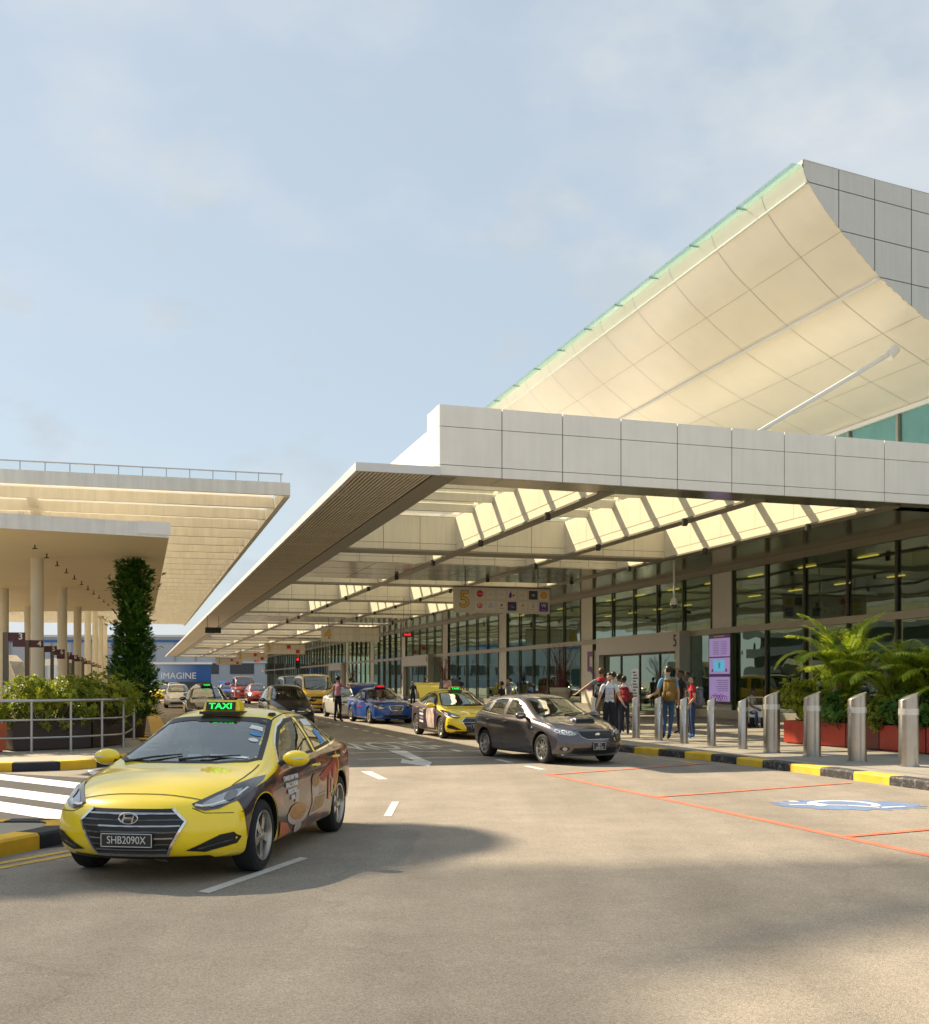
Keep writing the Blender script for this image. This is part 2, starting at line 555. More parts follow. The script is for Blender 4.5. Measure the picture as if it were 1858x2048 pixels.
# wheelchair sign: sprayed blue ground, white figure seen upside down
bc = G(1697, 1610)
mb = MB(); n = 40
rr = [1.0 + 0.13 * math.sin(3 * k) + rng.uniform(-.07, .07) for k in range(n)]
pl = [(bc.x + 0.98 * rr[k] * math.cos(2 * math.pi * k / n), bc.y + 0.62 * rr[k] * math.sin(2 * math.pi * k / n)) for k in range(n)]
marking('bay_symbol_ground', pl, M_BLUE_P, 0.004)
mb = MB()
def ring2(mb, cx, cy, r0, r1, a0, a1, n=26, sx=1, sy=1):
    for i in range(n):
        a = R(a0 + (a1 - a0) * i / n); b = R(a0 + (a1 - a0) * (i + 1) / n)
        mb.quad((cx + r0 * math.cos(a) * sx, cy + r0 * math.sin(a) * sy, .008), (cx + r1 * math.cos(a) * sx, cy + r1 * math.sin(a) * sy, .008),
                (cx + r1 * math.cos(b) * sx, cy + r1 * math.sin(b) * sy, .008), (cx + r0 * math.cos(b) * sx, cy + r0 * math.sin(b) * sy, .008))
ring2(mb, bc.x - .05, bc.y + .05, .36, .47, -35, 215)
ring2(mb, bc.x - .62, bc.y + .40, .0, .07, 0, 360, 12)
for a, b_, w in (((-.80, -.02), (-.05, -.10), .075), ((-.05, -.10), (.30, -.36), .085), ((.30, -.36), (.66, -.24), .085), ((-.3, -.02), (-.42, .22), .07)):
    a = Vector(a); b_ = Vector(b_); d = (b_ - a).normalized(); nn = Vector((-d.y, d.x)) * w / 2
    q = [a - nn, b_ - nn, b_ + nn, a + nn]
    mb.quad(*[(bc.x + p.x, bc.y + p.y, .0085) for p in q])
tag(mb.build('wheelchair_symbol', M_WHITE_Z), kind='structure')
# yellow zigzag by the kerb
zz = [G(1256, 1507), G(1284, 1512), G(1302, 1517), G(1362, 1522), G(1394, 1528)]
for i in range(4): gline('kerb_line', zz[i], zz[i + 1], 0.09, M_YEL_P)
# zebra crossing at the left
zd = Vector((-2619 / F, 1.0)).normalized()            # direction of the bars
zd = Vector((zd.x, zd.y))
crossing = [(-11.5, 22.0), (-3.2, 17.6), (-3.2, 12.0), (-4.4, 11.0), (-11.5, 11.5)]
marking('crossing_surface', crossing, M_ROAD2, 0.003)
for i, (ya, yb) in enumerate(((20.1, 18.95), (17.6, 16.35), (15.5, 14.3), (13.4, 12.35))):
    a = Vector((-.413 * ya, ya)); b = Vector((-.413 * yb, yb))
    ln = (5.6, 5.3, 5.0, 4.2)[i]
    marking('zebra_stripe', [a + zd * 3, b + zd * 3, b - zd * ln * .75, a - zd * ln * .75], M_WHITE_Z, 0.0075)
a = G(175, 1541).xy; b = G(180, 1549.5).xy
marking('zebra_stripe', [a, b, b - zd * 2.6, a - zd * 2.6], M_WHITE_Z, 0.0075)
# double yellow lines by the near left kerb and along the left island
for off in (0, .2):
    gline('edge_line', (-4.55 + off * .9, 9.6 - off * .5), (-3.1 + off * .9, 12.6 - off * .5), 0.1, M_YEL_P)
gline('edge_line', T(0.62, 31), T(0.62, 120), 0.55, M_YEL_P)

# kerbs: rows of painted blocks
def kerb_row(parent, pts, blen, ma, mb_, h=0.15, w=0.30, start=0, side=1, limit=99):
    'blocks along a polyline; side=+1 puts the body to the left of travel'
    pts = [Vector((p[0], p[1])) for p in pts]
    dense = smooth_curve(pts, 24) if len(pts) > 2 else [pts[0].lerp(pts[1], i / 200) for i in range(201)]
    L = [0]
    for i in range(1, len(dense)): L.append(L[-1] + (dense[i] - dense[i - 1]).length)
    def at(d):
        d = min(max(d, 0), L[-1])
        for i in range(1, len(L)):
            if L[i] >= d:
                f = (d - L[i - 1]) / max(1e-6, L[i] - L[i - 1])
                return dense[i - 1].lerp(dense[i], f)
        return dense[-1]
    n = min(limit, int(L[-1] / blen))
    for k in range(n):
        g = 0.006
        ps = [at(k * blen + g + (blen - 2 * g) * j / 3) for j in range(4)]
        m = MB()
        lo, hi = [], []
        for j, p in enumerate(ps):
            d = (ps[min(j + 1, 3)] - ps[max(j - 1, 0)]).normalized(); nn = Vector((-d.y, d.x)) * side
            lo.append(p); hi.append(p + nn * w)
        c = 0.025
        jz = rng.uniform(-.004, .004)
        for j in range(3):
            d = (ps[j + 1] - ps[j]).normalized(); nn = Vector((-d.y, d.x)) * side
            a0, a1, b0, b1 = lo[j], lo[j + 1], hi[j], hi[j + 1]
            m.quad((*a0, -.05), (*a1, -.05), (*a1, h - c + jz), (*a0, h - c + jz))
            m.quad((*a0, h - c + jz), (*a1, h - c + jz), (*(a1 + nn * c), h + jz), (*(a0 + nn * c), h + jz))
            m.quad((*(a0 + nn * c), h + jz), (*(a1 + nn * c), h + jz), (*b1, h + jz), (*b0, h + jz))
        d = (ps[1] - ps[0]).normalized(); nn = Vector((-d.y, d.x)) * side
        m.quad((*lo[0], -.05), (*lo[0], h - c), (*hi[0], h), (*hi[0], -.05))
        m.quad((*lo[3], -.05), (*hi[3], -.05), (*hi[3], h), (*lo[3], h - c))
        m.quad((*lo[0], h - c + jz), (*(lo[0] + nn * c), h + jz), (*hi[0], h + jz), (*hi[0], h - .03))
        o = m.build('kerb_block', (ma, mb_)[(k + start) % 2], parent)
        bm = bmesh.new(); bm.from_mesh(o.data); bmesh.ops.recalc_face_normals(bm, faces=bm.faces[:]); bm.to_mesh(o.data); bm.free()
    return at(n * blen)

# right-hand pavement
KERB = [(11.75, 4.0), (11.6, 9.0), (11.52, 14.5), (11.5, 19.0), (11.42, 21.2), (11.1, 23.2), (10.85, 25.0), (10.8, 28.0), (10.8, 40.0), (10.8, 230.0)]
mb = MB()
top = [(11.75 + .28, 4.0), (11.6 + .28, 9.0), (11.52 + .28, 14.5), (11.5 + .28, 19.0), (11.42 + .28, 21.2), (11.1 + .28, 23.2), (10.85 + .28, 25.0), (10.8 + .28, 28.0), (10.8 + .28, 230.0)]
poly = [T(t, s) for t, s in top] + [T(60, 230), T(60, 4.0)]
nn_ = len(poly)
mb.add([(p.x, p.y, .148) for p in poly], [tuple(range(nn_ - 1, -1, -1))])
pav = mb.build('pavement', M_PAVE)
if pav.data.polygons[0].normal.z < 0: pav.data.flip_normals()
tag(pav, kind='structure')
kp = [T(t, s).xy for t, s in KERB[:8]]
kerb_row(pav, kp, 0.95, M_KYEL, M_KBLK, start=0, side=-1)
kerb_row(pav, [T(10.8, 27.9).xy, T(10.8, 60).xy], 0.95, M_KYEL, M_KBLK, start=1, side=-1)
mb = MB()
for s0 in range(60, 230, 10):
    a, b, c, d = T(10.8, s0), T(11.08, s0), T(11.08, s0 + 10), T(10.8, s0 + 10)
    mb.hull8([(a.x, a.y, 0), (b.x, b.y, 0), (c.x, c.y, 0), (d.x, d.y, 0), (a.x, a.y, .15), (b.x, b.y, .15), (c.x, c.y, .15), (d.x, d.y, .15)])
mb.build('kerb_stone', M_KBLK, pav)
# joints between the pavement slabs, drawn as narrow dark inlays
mb = MB()
for t0 in (12.2, 14.6, 17.0, 19.4, 21.8):
    a, b = T(t0, 8), T(t0 + .02, 8); c, d = T(t0 + .02, 120), T(t0, 120)
    mb.quad((a.x, a.y, .1515), (b.x, b.y, .1515), (c.x, c.y, .1515), (d.x, d.y, .1515))
for s0 in range(9, 80, 3):
    a, b = T(11.82 if s0 < 22 else 11.2, s0), T(23, s0); c, d = T(23, s0 + .02), T(11.82 if s0 < 22 else 11.2, s0 + .02)
    mb.quad((a.x, a.y, .1512), (b.x, b.y, .1512), (c.x, c.y, .1512), (d.x, d.y, .1512))
mb.build('slab_joint', M_PAVE2, pav)

# left island: front edge, rounded corner, then along the road
isl = [(-15.0, 20.6), (-11.5, 20.35), (-8.2, 20.7), (-7.15, 21.6), (-6.75, 23.4), (-7.0, 26.0), T(0.25, 31).xy, T(0.15, 38).xy]
isl = [Vector((p[0], p[1])) for p in isl]
kerb_row_parent = None
curve = smooth_curve(isl, 10)
mb = MB()
inner = []
for i, p in enumerate(curve):
    d = (curve[min(i + 1, len(curve) - 1)] - curve[max(i - 1, 0)]).normalized()
    inner.append(p + Vector((-d.y, d.x)) * .28)
poly = [tuple(p) for p in inner] + [tuple(T(-.05, 150).xy), tuple(T(-5.6, 150).xy), tuple(T(-5.6, 34).xy), (-15.0, 26.0)]
bm_ = geometry.tessellate_polygon([[Vector((x, y, 0)) for x, y in poly]])
mb.add([(x, y, .148) for x, y in poly], [tuple(t) for t in bm_])
island = mb.build('traffic_island', pm('island_paving', (0.36, 0.32, 0.25), 0.85, var=0.12, scale=2, bump=.1))
bmm = bmesh.new(); bmm.from_mesh(island.data); bmesh.ops.recalc_face_normals(bmm, faces=bmm.faces[:]); bmm.to_mesh(island.data); bmm.free()
if island.data.polygons[0].normal.z < 0: island.data.flip_normals()
tag(island, kind='structure')
kerb_row(island, isl, 0.84, M_KBLK2, M_KYEL2, h=.17, side=1, start=0)
# near left kerb corner
near = [(-5.6, 6.4), (-4.85, 8.6), (-4.39, 10.6), (-4.1, 11.5), (-4.15, 12.0), (-4.7, 12.35), (-7.5, 12.1), (-10.5, 11.9)]
near = [Vector(p) for p in near]
curve = smooth_curve(near, 10)
inner = []
for i, p in enumerate(curve):
    d = (curve[min(i + 1, len(curve) - 1)] - curve[max(i - 1, 0)]).normalized()
    inner.append(p + Vector((-d.y, d.x)) * .28)
poly = [tuple(p) for p in inner] + [(-10.5, 6.4)]
mb = MB()
tt = geometry.tessellate_polygon([[Vector((x, y, 0)) for x, y in poly]])
mb.add([(x, y, .148) for x, y in poly], [tuple(t) for t in tt])
footway = mb.build('footway', pm('island_paving', (0.36, 0.32, 0.25)))
if footway.data.polygons[0].normal.z < 0: footway.data.flip_normals()
tag(footway, kind='structure')
kerb_row(footway, near, 0.62, M_KYEL2, M_KBLK2, h=.16, side=1, start=1)
# ------------------------------------------------------------------ terminal building
M_PANEL = pm('white_panel', (0.90, 0.86, 0.78), 0.45, var=0.05, scale=0.9, streak=0.035)
M_PANELG = pm('grey_panel', (0.60, 0.60, 0.57), 0.4, var=0.05, scale=0.9, streak=0.05)
M_JOINT = pm('panel_joint', (0.16, 0.16, 0.17), 0.7)
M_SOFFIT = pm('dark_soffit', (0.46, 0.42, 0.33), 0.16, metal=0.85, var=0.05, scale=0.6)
M_COFFER = pm('coffer_cream', (0.76, 0.71, 0.58), 0.5, var=0.05, scale=1.1, streak=0.06)
M_FLANGE = pm('beam_flange', (0.26, 0.24, 0.19), 0.45, metal=0.3, var=0.06)
M_LOUVRE = pm('louvre_metal', (0.78, 0.70, 0.56), 0.45, metal=0.15, var=0.05)
M_LFACE = pm('louvre_edge', (0.70, 0.69, 0.67), 0.4, metal=0.2, var=0.04)
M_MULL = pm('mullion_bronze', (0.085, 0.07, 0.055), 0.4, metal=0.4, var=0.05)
M_TRANS = pm('transom_metal', (0.38, 0.345, 0.29), 0.4, metal=0.5, var=0.04)
M_PORTAL = pm('portal_metal', (0.46, 0.425, 0.37), 0.35, metal=0.5, var=0.04)
M_FGLASS = glass_mat('facade_glass', (0.44, 0.62, 0.42), 0.19, wave=0.007, wscale=0.5, rcol=(0.74, 0.95, 0.84))
M_SKYGLASS = glass_mat('skylight_glass', (0.97, 0.97, 0.92), 0.02)
M_FIN = glass_mat('fin_glass', (0.68, 0.85, 0.81), 0.14)
M_CLGLASS = glass_mat('clerestory_glass', (0.55, 0.85, 0.78), 0.16, wave=0.02, wscale=0.8)
M_MEMB = pm('soffit_panel_cream', (0.92, 0.87, 0.77), 0.32, metal=0.10, var=0.035, scale=0.8)
M_RAIL = pm('white_rail', (0.82, 0.81, 0.78), 0.4, var=0.03)
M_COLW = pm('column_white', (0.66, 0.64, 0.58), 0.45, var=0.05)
M_DARK = pm('dark_interior', (0.05, 0.045, 0.035), 0.8)
M_FLOORI = pm('interior_floor', (0.22, 0.19, 0.15), 0.35, var=0.1)
M_LAMP = pm('warm_strip_light', (1.0, 0.62, 0.12), emit=.5, var=0)
M_GREEN = pm('interior_green', (0.04, 0.10, 0.05), 0.7)

TO = Vector((14.0, 30.0, 0.0))                      # base of the terminal in (t, s)
term = empty('terminal_building', T(TO.x, TO.y), TH, 'long airport terminal with a panelled canopy, glass front and upswept cream roof', 'building')
def tb(mb, name, m, parent=term, smooth=False, angle=35):
    return mb.build(name, m, parent, org=TO if parent == term else TO, smooth=smooth, angle=angle)
ZS = 6.36          # underside of the canopy
S_END = 24.75
def s_end(t): return S_END + 0.04 * (t - 6.54)
S_FAR = 222.0
ZT = 7.62          # skylight level

# ---- end fascia: individual panels on a backing box
fx = []
t0 = 6.54
mb = MB()
mb.hull8([(6.6, s_end(6.6) + .05, ZS + .03), (32, s_end(32) + .05, ZS + .03), (32, s_end(32) + 1.1, ZS + .03), (6.6, s_end(6.6) + 1.1, ZS + .03),
          (6.6, s_end(6.6) + .05, 7.94), (32, s_end(32) + .05, 7.94), (32, s_end(32) + 1.1, 7.94), (6.6, s_end(6.6) + 1.1, 7.94)])
fascia = tb(mb, 'fascia', M_JOINT)
rows = [(ZS + .01, ZS + .235), (ZS + .25, 7.47), (7.485, 7.97)]
for k in range(16):
    ta, tb_ = 6.54 + 1.522 * k + .012, 6.54 + 1.522 * (k + 1) - .012
    for za, zb in rows:
        p = MB().hull8([(ta, s_end(ta), za), (tb_, s_end(tb_), za), (tb_, s_end(tb_) + .045, za), (ta, s_end(ta) + .045, za),
                        (ta, s_end(ta), zb), (tb_, s_end(tb_), zb), (tb_, s_end(tb_) + .045, zb), (ta, s_end(ta) + .045, zb)])
        tb(p, 'fascia_panel', M_PANEL, fascia)
for za, zb in rows:                                   # sunlit side of the box
    p = MB().box(6.54, 6.59, S_END + .05, S_END + 1.1, za, zb)
    tb(p, 'fascia_panel', M_PANEL, fascia)
# underside of the box, jointed
for k in range(16):
    ta, tb_ = 6.545 + 1.522 * k + .006, 6.545 + 1.522 * (k + 1) - .006
    p = MB().hull8([(ta, s_end(ta) + .05, ZS), (tb_, s_end(tb_) + .05, ZS), (tb_, s_end(tb_) + 1.1, ZS), (ta, s_end(ta) + 1.1, ZS),
                    (ta, s_end(ta) + .05, ZS + .028), (tb_, s_end(tb_) + .05, ZS + .028), (tb_, s_end(tb_) + 1.1, ZS + .028), (ta, s_end(ta) + 1.1, ZS + .028)])
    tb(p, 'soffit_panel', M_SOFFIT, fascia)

# ---- canopy: side upstand, edge beam, louvres
mb = MB()
mb.box(6.56, 6.66, S_END + 1.1, S_FAR, ZS + .2, 7.60)
upstand = tb(mb, 'upstand', M_PANEL)
for k in range(28):
    sa = S_END + 1.1 + 2.9 * k
    tb(MB().box(6.545, 6.56, sa + .01, sa + 2.89, ZS + .25, 7.58), 'upstand_panel', M_PANEL, upstand)
mb = MB(); mb.box(6.42, 6.98, S_END + .02, S_FAR, ZS - .02, ZS + .2)
tb(mb, 'edge_beam', M_FLANGE)
mb = MB()
mb.box(4.60, 4.66, S_END - .1, S_FAR, ZS - .02, ZS + .17)
mb.box(4.66, 6.54, S_END - .1, S_END - .03, ZS - .02, ZS + .17)
mb.box(4.66, 6.54, S_END - .03, S_FAR, ZS + .15, ZS + .18)
frame = tb(mb, 'louvre_frame', M_LFACE)
mb = MB()
LP = 2.72                                            # length of a louvre tray
for k in range(1, 72):
    s0 = S_END + .9 + LP * (k - 1)
    mb.box(4.66, 6.42, s0 - .02, s0 + .02, ZS + .01, ZS + .14)
tb(mb, 'tray_joint', M_FLANGE, frame)
tb(MB().box(4.66, 6.42, S_END, S_FAR, ZS + .12, ZS + .14), 'tray_back', pm('tray_dark', (.05, .045, .035), .7), frame)
slat_me = MB().hull8([(-.024, -LP / 2 + .03, 0), (.020, -LP / 2 + .03, 0), (.020, LP / 2 - .03, 0), (-.024, LP / 2 - .03, 0),
                      (-.024, -LP / 2 + .03, .03), (.020, -LP / 2 + .03, .03), (.020, LP / 2 - .03, .03), (-.024, LP / 2 - .03, .03)]).mesh('louvre_slat', M_LOUVRE)
rest = MB()
for k in range(71):
    sc_ = S_END + .9 + LP * (k - .5)
    for q in range(18):
        t_ = 4.72 + .0955 * q
        if k == 0:
            tb(MB().box(t_ - .026, t_ + .022, S_END + .02, S_END + .87, ZS, ZS + .03), 'louvre_slat', M_LOUVRE, frame); continue
        if k < 16: link('louvre_slat', slat_me, frame, (t_ - TO.x, sc_ - TO.y, ZS))
        else: rest.box(t_ - .026, t_ + .022, sc_ - LP / 2 + .03, sc_ + LP / 2 - .03, ZS, ZS + .03)
tb(rest, 'louvre_slat', M_LOUVRE, frame)['kind'] = 'stuff'

# ---- coffered canopy roof
TB = [6.98, 11.14, 15.36, 19.43]                    # beams along the building
SPANS = [(25.9, 39.3, 1), (40.3, 43.8, 0)]
for k in range(5):
    b0 = 50.7 + 38.0 * k
    SPANS += [(b0, b0 + 2.6, 0), (b0 + 3.3, b0 + 13.8, 1), (b0 + 14.5, b0 + 26.0, 1), (b0 + 26.7, b0 + 31.1, 0)]
SPANS = [sp for sp in SPANS if sp[1] < S_FAR]
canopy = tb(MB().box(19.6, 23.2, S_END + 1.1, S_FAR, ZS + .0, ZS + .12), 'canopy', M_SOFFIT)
# lengthwise beams
for i, t_ in enumerate(TB):
    if i == 0: continue
    mb = MB()
    mb.box(t_ - .13, t_ + .13, 25.85, S_FAR, ZS + .03, ZT)
    bo = tb(mb, 'roof_beam', M_COFFER)
    tb(MB().box(t_ - .21, t_ + .21, 25.85, S_FAR, ZS - .03, ZS + .03), 'beam_flange', M_FLANGE, bo)
    if True:   # panelled sunlit cheek of the near bay
        for k in range(6):
            tb(MB().box(t_ - .142, t_ - .13, 25.9 + 2.25 * k + .008, 25.9 + 2.25 * (k + 1) - .008, ZS + .30, ZT - .03), 'cheek_panel', M_COFFER, bo)
    for k in range(10):
        for sx in (-1,):
            s_ = 29.5 + 6.4 * k
            lm = MB().lathe([(0.001, -.2), (.07, -.2), (.09, -.17), (.09, .0), (.07, .02), (.001, .02)], 10, 'z')
            lo = lm.build('downlight', M_DARK, bo, (t_ - TO.x - .22, s_ - TO.y, ZS))
# cross beams and bands between the spans
for k, (a, b, lg) in enumerate(SPANS):
    nxt = SPANS[k + 1][0] if k + 1 < len(SPANS) else S_FAR
    wide = nxt - b
    for i in range(3):
        ta, tb_ = TB[i] + (.0 if i == 0 else .13), TB[i + 1] - .13
        if wide < 2:
            mb = MB(); mb.box(ta, tb_, b, nxt, ZS + .03, ZT)
            cb = tb(mb, 'cross_beam', M_JOINT if b < 95 else M_COFFER)
            tb(MB().box(ta - .05, tb_ + .05, b - .08, nxt + .08, ZS - .028, ZS + .028), 'beam_flange', M_FLANGE, cb)
        else:
            mb = MB(); mb.box(ta - .1, tb_ + .1, b, nxt, ZS + .004, ZT)
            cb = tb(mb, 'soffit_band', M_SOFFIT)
            if b < 95:
                mj = MB()
                for q in range(1, 3): mj.box(ta - .1, tb_ + .1, b + (nxt - b) * q / 3 - .01, b + (nxt - b) * q / 3 + .01, ZS, ZS + .004)
                mj.box((ta + tb_) / 2 - .01, (ta + tb_) / 2 + .01, b, nxt, ZS + .001, ZS + .0042)
                tb(mj, 'soffit_joint', M_JOINT, cb)
        if b < 130:       # face panels of the coffer end that looks at the camera
            n = 3
            w = (tb_ - ta) / n
            for q in range(n):
                for za, zb in ((ZS + .04, ZS + .26), (ZS + .275, ZT - .02)):
                    tb(MB().box(ta + w * q + .01, ta + w * (q + 1) - .01, b - .03, b + .0, za, zb), 'coffer_panel', M_COFFER, cb)
# skylights: glass on cross purlins
sk = tb(MB().box(6.6, 19.6, S_END + 1.1, S_END + 1.35, ZT + .0, ZT + .1), 'skylight', M_COFFER)
pur = 0
for (a, b, lg) in SPANS:
    n = max(1, round((b - a) / 2.3))
    for i in range(3):
        for q in range(n):
            sa, sb = a + (b - a) * q / n, a + (b - a) * (q + 1) / n
            if a < 85:
                tb(MB().box(TB[i] + .02, TB[i + 1] - .02, sa + .02, sb - .02, ZT + .10, ZT + .115), 'glass_pane', M_SKYGLASS, sk)
                if q: tb(MB().box(TB[i], TB[i + 1] - .14, sa - .09, sa + .09, ZT - .16, ZT + .09), 'purlin', M_COFFER, sk)
mb = MB()
for (a, b, lg) in SPANS:
    if a < 85: continue
    n = max(1, round((b - a) / 2.3))
    for i in range(3):
        for q in range(n):
            sa = a + (b - a) * q / n
            mb.box(TB[i], TB[i + 1] - .14, sa - .09, sa + .09, ZT - .16, ZT + .09)
o = tb(mb, 'purlin', M_COFFER, sk); o['kind'] = 'stuff'
# roof deck strips over bands and over the inner soffit
mb = MB()
mb.box(19.55, 23.6, S_END + 1.1, S_FAR, ZT + .0, ZT + .2)
for k, (a, b, lg) in enumerate(SPANS):
    nxt = SPANS[k + 1][0] if k + 1 < len(SPANS) else S_FAR
    if nxt - b > 2: mb.box(6.7, 19.55, b, nxt, ZT + .002, ZT + .15)
mb.box(19.43, 19.56, S_END + 1.1, S_FAR, ZS + .05, ZT + .15)
tb(mb, 'roof_deck', M_RAIL)

# ---- glass front
TF = 23.0
Z_TR0, Z_TR1 = 3.62, 3.86
facade = tb(MB().box(TF - .12, TF + .04, 14, S_FAR, Z_TR0, Z_TR1), 'facade', M_TRANS)
tb(MB().box(TF - .05, TF + .06, 14, S_FAR, .14, .5), 'plinth', M_PORTAL, facade)
tb(MB().box(TF - .10, TF + .06, 14, S_FAR, ZS - .24, ZS), 'head_rail', M_FLANGE, facade)
def fs(px):      # position along the glass front of a pixel column
    Y = 2342.0 * TF / (px - 280.0)
    return (Y - TF * VY) / UY
MOD = 2.90
S_COL = [fs(1446) + 14.52 * k for k in range(-1, 12)]
cols_in = [s_ for s_ in S_COL if s_ > 20]
mul_me_l = boxm(.07, .08, Z_TR0 - .5, M_MULL); mul_me_u = boxm(.07, .08, ZS - .24 - Z_TR1, M_MULL)
portals = [(fs(1382), fs(1212)), (fs(869), fs(817))]
portals.append((portals[1][0] + 41, portals[1][1] + 41))
def in_portal(s_): return any(a - .05 < s_ < b + .05 for a, b in portals)
edges = []
for ci, c in enumerate(S_COL):
    a = c + .85
    nxt = c + 14.52 - .85
    edges.append((c - .85, c + .85, 'col'))
    st = (nxt - a) / 5
    for q in range(5): edges.append((a + q * st, a + (q + 1) * st, 'pane'))
npane = 0
mbm, mbp = MB(), MB()
for a, b, kd in edges:
    if kd == 'col':
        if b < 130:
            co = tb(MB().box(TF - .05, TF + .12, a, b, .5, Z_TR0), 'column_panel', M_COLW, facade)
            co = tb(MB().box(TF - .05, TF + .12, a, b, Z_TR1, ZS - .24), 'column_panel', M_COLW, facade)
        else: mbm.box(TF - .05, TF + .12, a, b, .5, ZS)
        continue
    if a < 100:
        if not in_portal((a + b) / 2):
            tb(MB().quad((TF, a, .5), (TF, b, .5), (TF, b, Z_TR0), (TF, a, Z_TR0)), 'glass_pane', M_FGLASS, facade)
            link('mullion', mul_me_l, facade, (TF - .06 - TO.x, a - TO.y, .5))
        tb(MB().quad((TF, a, Z_TR1), (TF, b, Z_TR1), (TF, b, ZS - .24), (TF, a, ZS - .24)), 'glass_pane', M_FGLASS, facade)
        link('mullion', mul_me_u, facade, (TF - .06 - TO.x, a - TO.y, Z_TR1))
        if abs(b - round(b)) >= 0 and any(abs(b - (c - .85)) < .01 for c in S_COL):
            link('mullion', mul_me_u, facade, (TF - .06 - TO.x, b - .05 - TO.y, Z_TR1))
            if not in_portal(b - .1): link('mullion', mul_me_l, facade, (TF - .06 - TO.x, b - .05 - TO.y, .5))
    else:
        mbp.quad((TF, a, .5), (TF, b, .5), (TF, b, ZS - .24), (TF, a, ZS - .24))
        mbm.box(TF - .14, TF + .02, a - .05, a + .05, .5, ZS)
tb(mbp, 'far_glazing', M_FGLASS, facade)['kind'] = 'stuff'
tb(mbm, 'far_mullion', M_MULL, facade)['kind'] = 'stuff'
# door portals
M_BLACKT = pm('sign_black', (0.012, 0.012, 0.014), 0.5, var=0)
M_REDT = pm('sign_red', (0.45, 0.02, 0.03), 0.5, var=0)
M_PURPLE = pm('purple_print', (0.22, 0.07, 0.30), 0.5, var=0.05)
for pi, (a, b) in enumerate(portals):
    x0 = TF - .55
    mb = MB()
    mb.box(x0, TF - .02, a, b, 3.0, 3.86)
    mb.box(x0, TF - .02, a, a + .38, .15, 3.0)
    mb.box(x0, TF - .02, b - .38, b, .15, 3.0)
    po = tb(mb, 'door_portal', M_PORTAL)
    w = (b - a - .76) / 4
    for q in range(4):
        sa = a + .38 + w * q
        tb(MB().quad((x0 + .3, sa + .05, .25), (x0 + .3, sa + w - .05, .25), (x0 + .3, sa + w - .05, 2.94), (x0 + .3, sa + .05, 2.94)), 'door_leaf', M_FGLASS, po)
        fm = MB()
        fm.box(x0 + .26, x0 + .34, sa, sa + .06, .15, 3.0); fm.box(x0 + .26, x0 + .34, sa + w - .06, sa + w, .15, 3.0)
        fm.box(x0 + .26, x0 + .34, sa + .06, sa + w - .06, .15, .27); fm.box(x0 + .26, x0 + .34, sa + .06, sa + w - .06, 2.9, 3.0)
        tb(fm, 'door_frame', M_MULL, po)
    n = str(5 - pi)
    tx = link('door_number', textm(n, .75, M_BLACKT, .004), po, (x0 - .012 - TO.x, a + .42 - TO.y, 3.42), (0, 0, R(-90)))
    link('no_smoking_sign', MB().lathe([(.11, -.004), (.15, -.004), (.15, .004), (.11, .004), (.11, -.004)], 20, 'y').mesh('ring', M_REDT, True), po,
         (x0 - .01 - TO.x, a + .2 - TO.y, 2.1), (0, 0, R(-90)))
# purple numeral on the glass beside the door
for pi, (a, b) in enumerate(portals[:2]):
    tb(MB().quad((TF - .03, b + 1.0, .6), (TF - .03, b + 2.9, .6), (TF - .03, b + 2.9, 3.3), (TF - .03, b + 1.0, 3.3)), 'frosted_panel', pm('frosted_white', (.40, .44, .38), .5), facade)
    link('wall_numeral', textm(str(5 - pi), 3.0, M_PURPLE, .003), facade, (TF - .06 - TO.x, b + 1.9 - TO.y, 2.1), (0, 0, R(-90)))

# ---- inside: floor, back wall, ceiling strips, a few dim fittings
mb = MB(); mb.box(TF + .2, 44, 14, S_FAR, .10, .152)
tb(mb, 'hall_floor', M_FLOORI)
mb = MB(); mb.box(44, 44.3, 14, S_FAR, .1, 8.0); mb.box(TF + .2, 44, 13.7, 14, .1, 8.0)
tb(mb, 'hall_wall', pm('hall_wall', (0.36, 0.42, 0.24), .7, var=.35, scale=.3))
mb = MB(); mb.box(TF + .12, 44.3, 13.8, S_FAR, ZS + .3, ZS + .5)
hc = tb(mb, 'hall_ceiling', pm('hall_ceiling', (0.40, 0.40, 0.28), .6))
for k in range(14):
    for t_ in (27.5, 34):
        link('light_strip', boxm(.12, 1.2, .05, M_LAMP), hc, (t_ - TO.x, 24 + 4.2 * k + (t_ % 2) - TO.y, ZS + .2))
mb = MB()
for k in range(12):
    s_ = 26 + 7.3 * k
    mb.box(29 + (k * 5 % 7), 31 + (k * 5 % 7), s_, s_ + 1.5 + (k % 3), .152, 1.2 + .6 * (k % 3))
tb(mb, 'check_in_desk', pm('desk_blue', (0.03, 0.07, 0.16), .5), term)
mb = MB(); mb.box(36, 36.3, 26, 60, .16, 3.4)
tb(mb, 'hall_screen_wall', pm('hall_blue', (0.02, 0.06, 0.14), .6, var=.3, scale=.5))

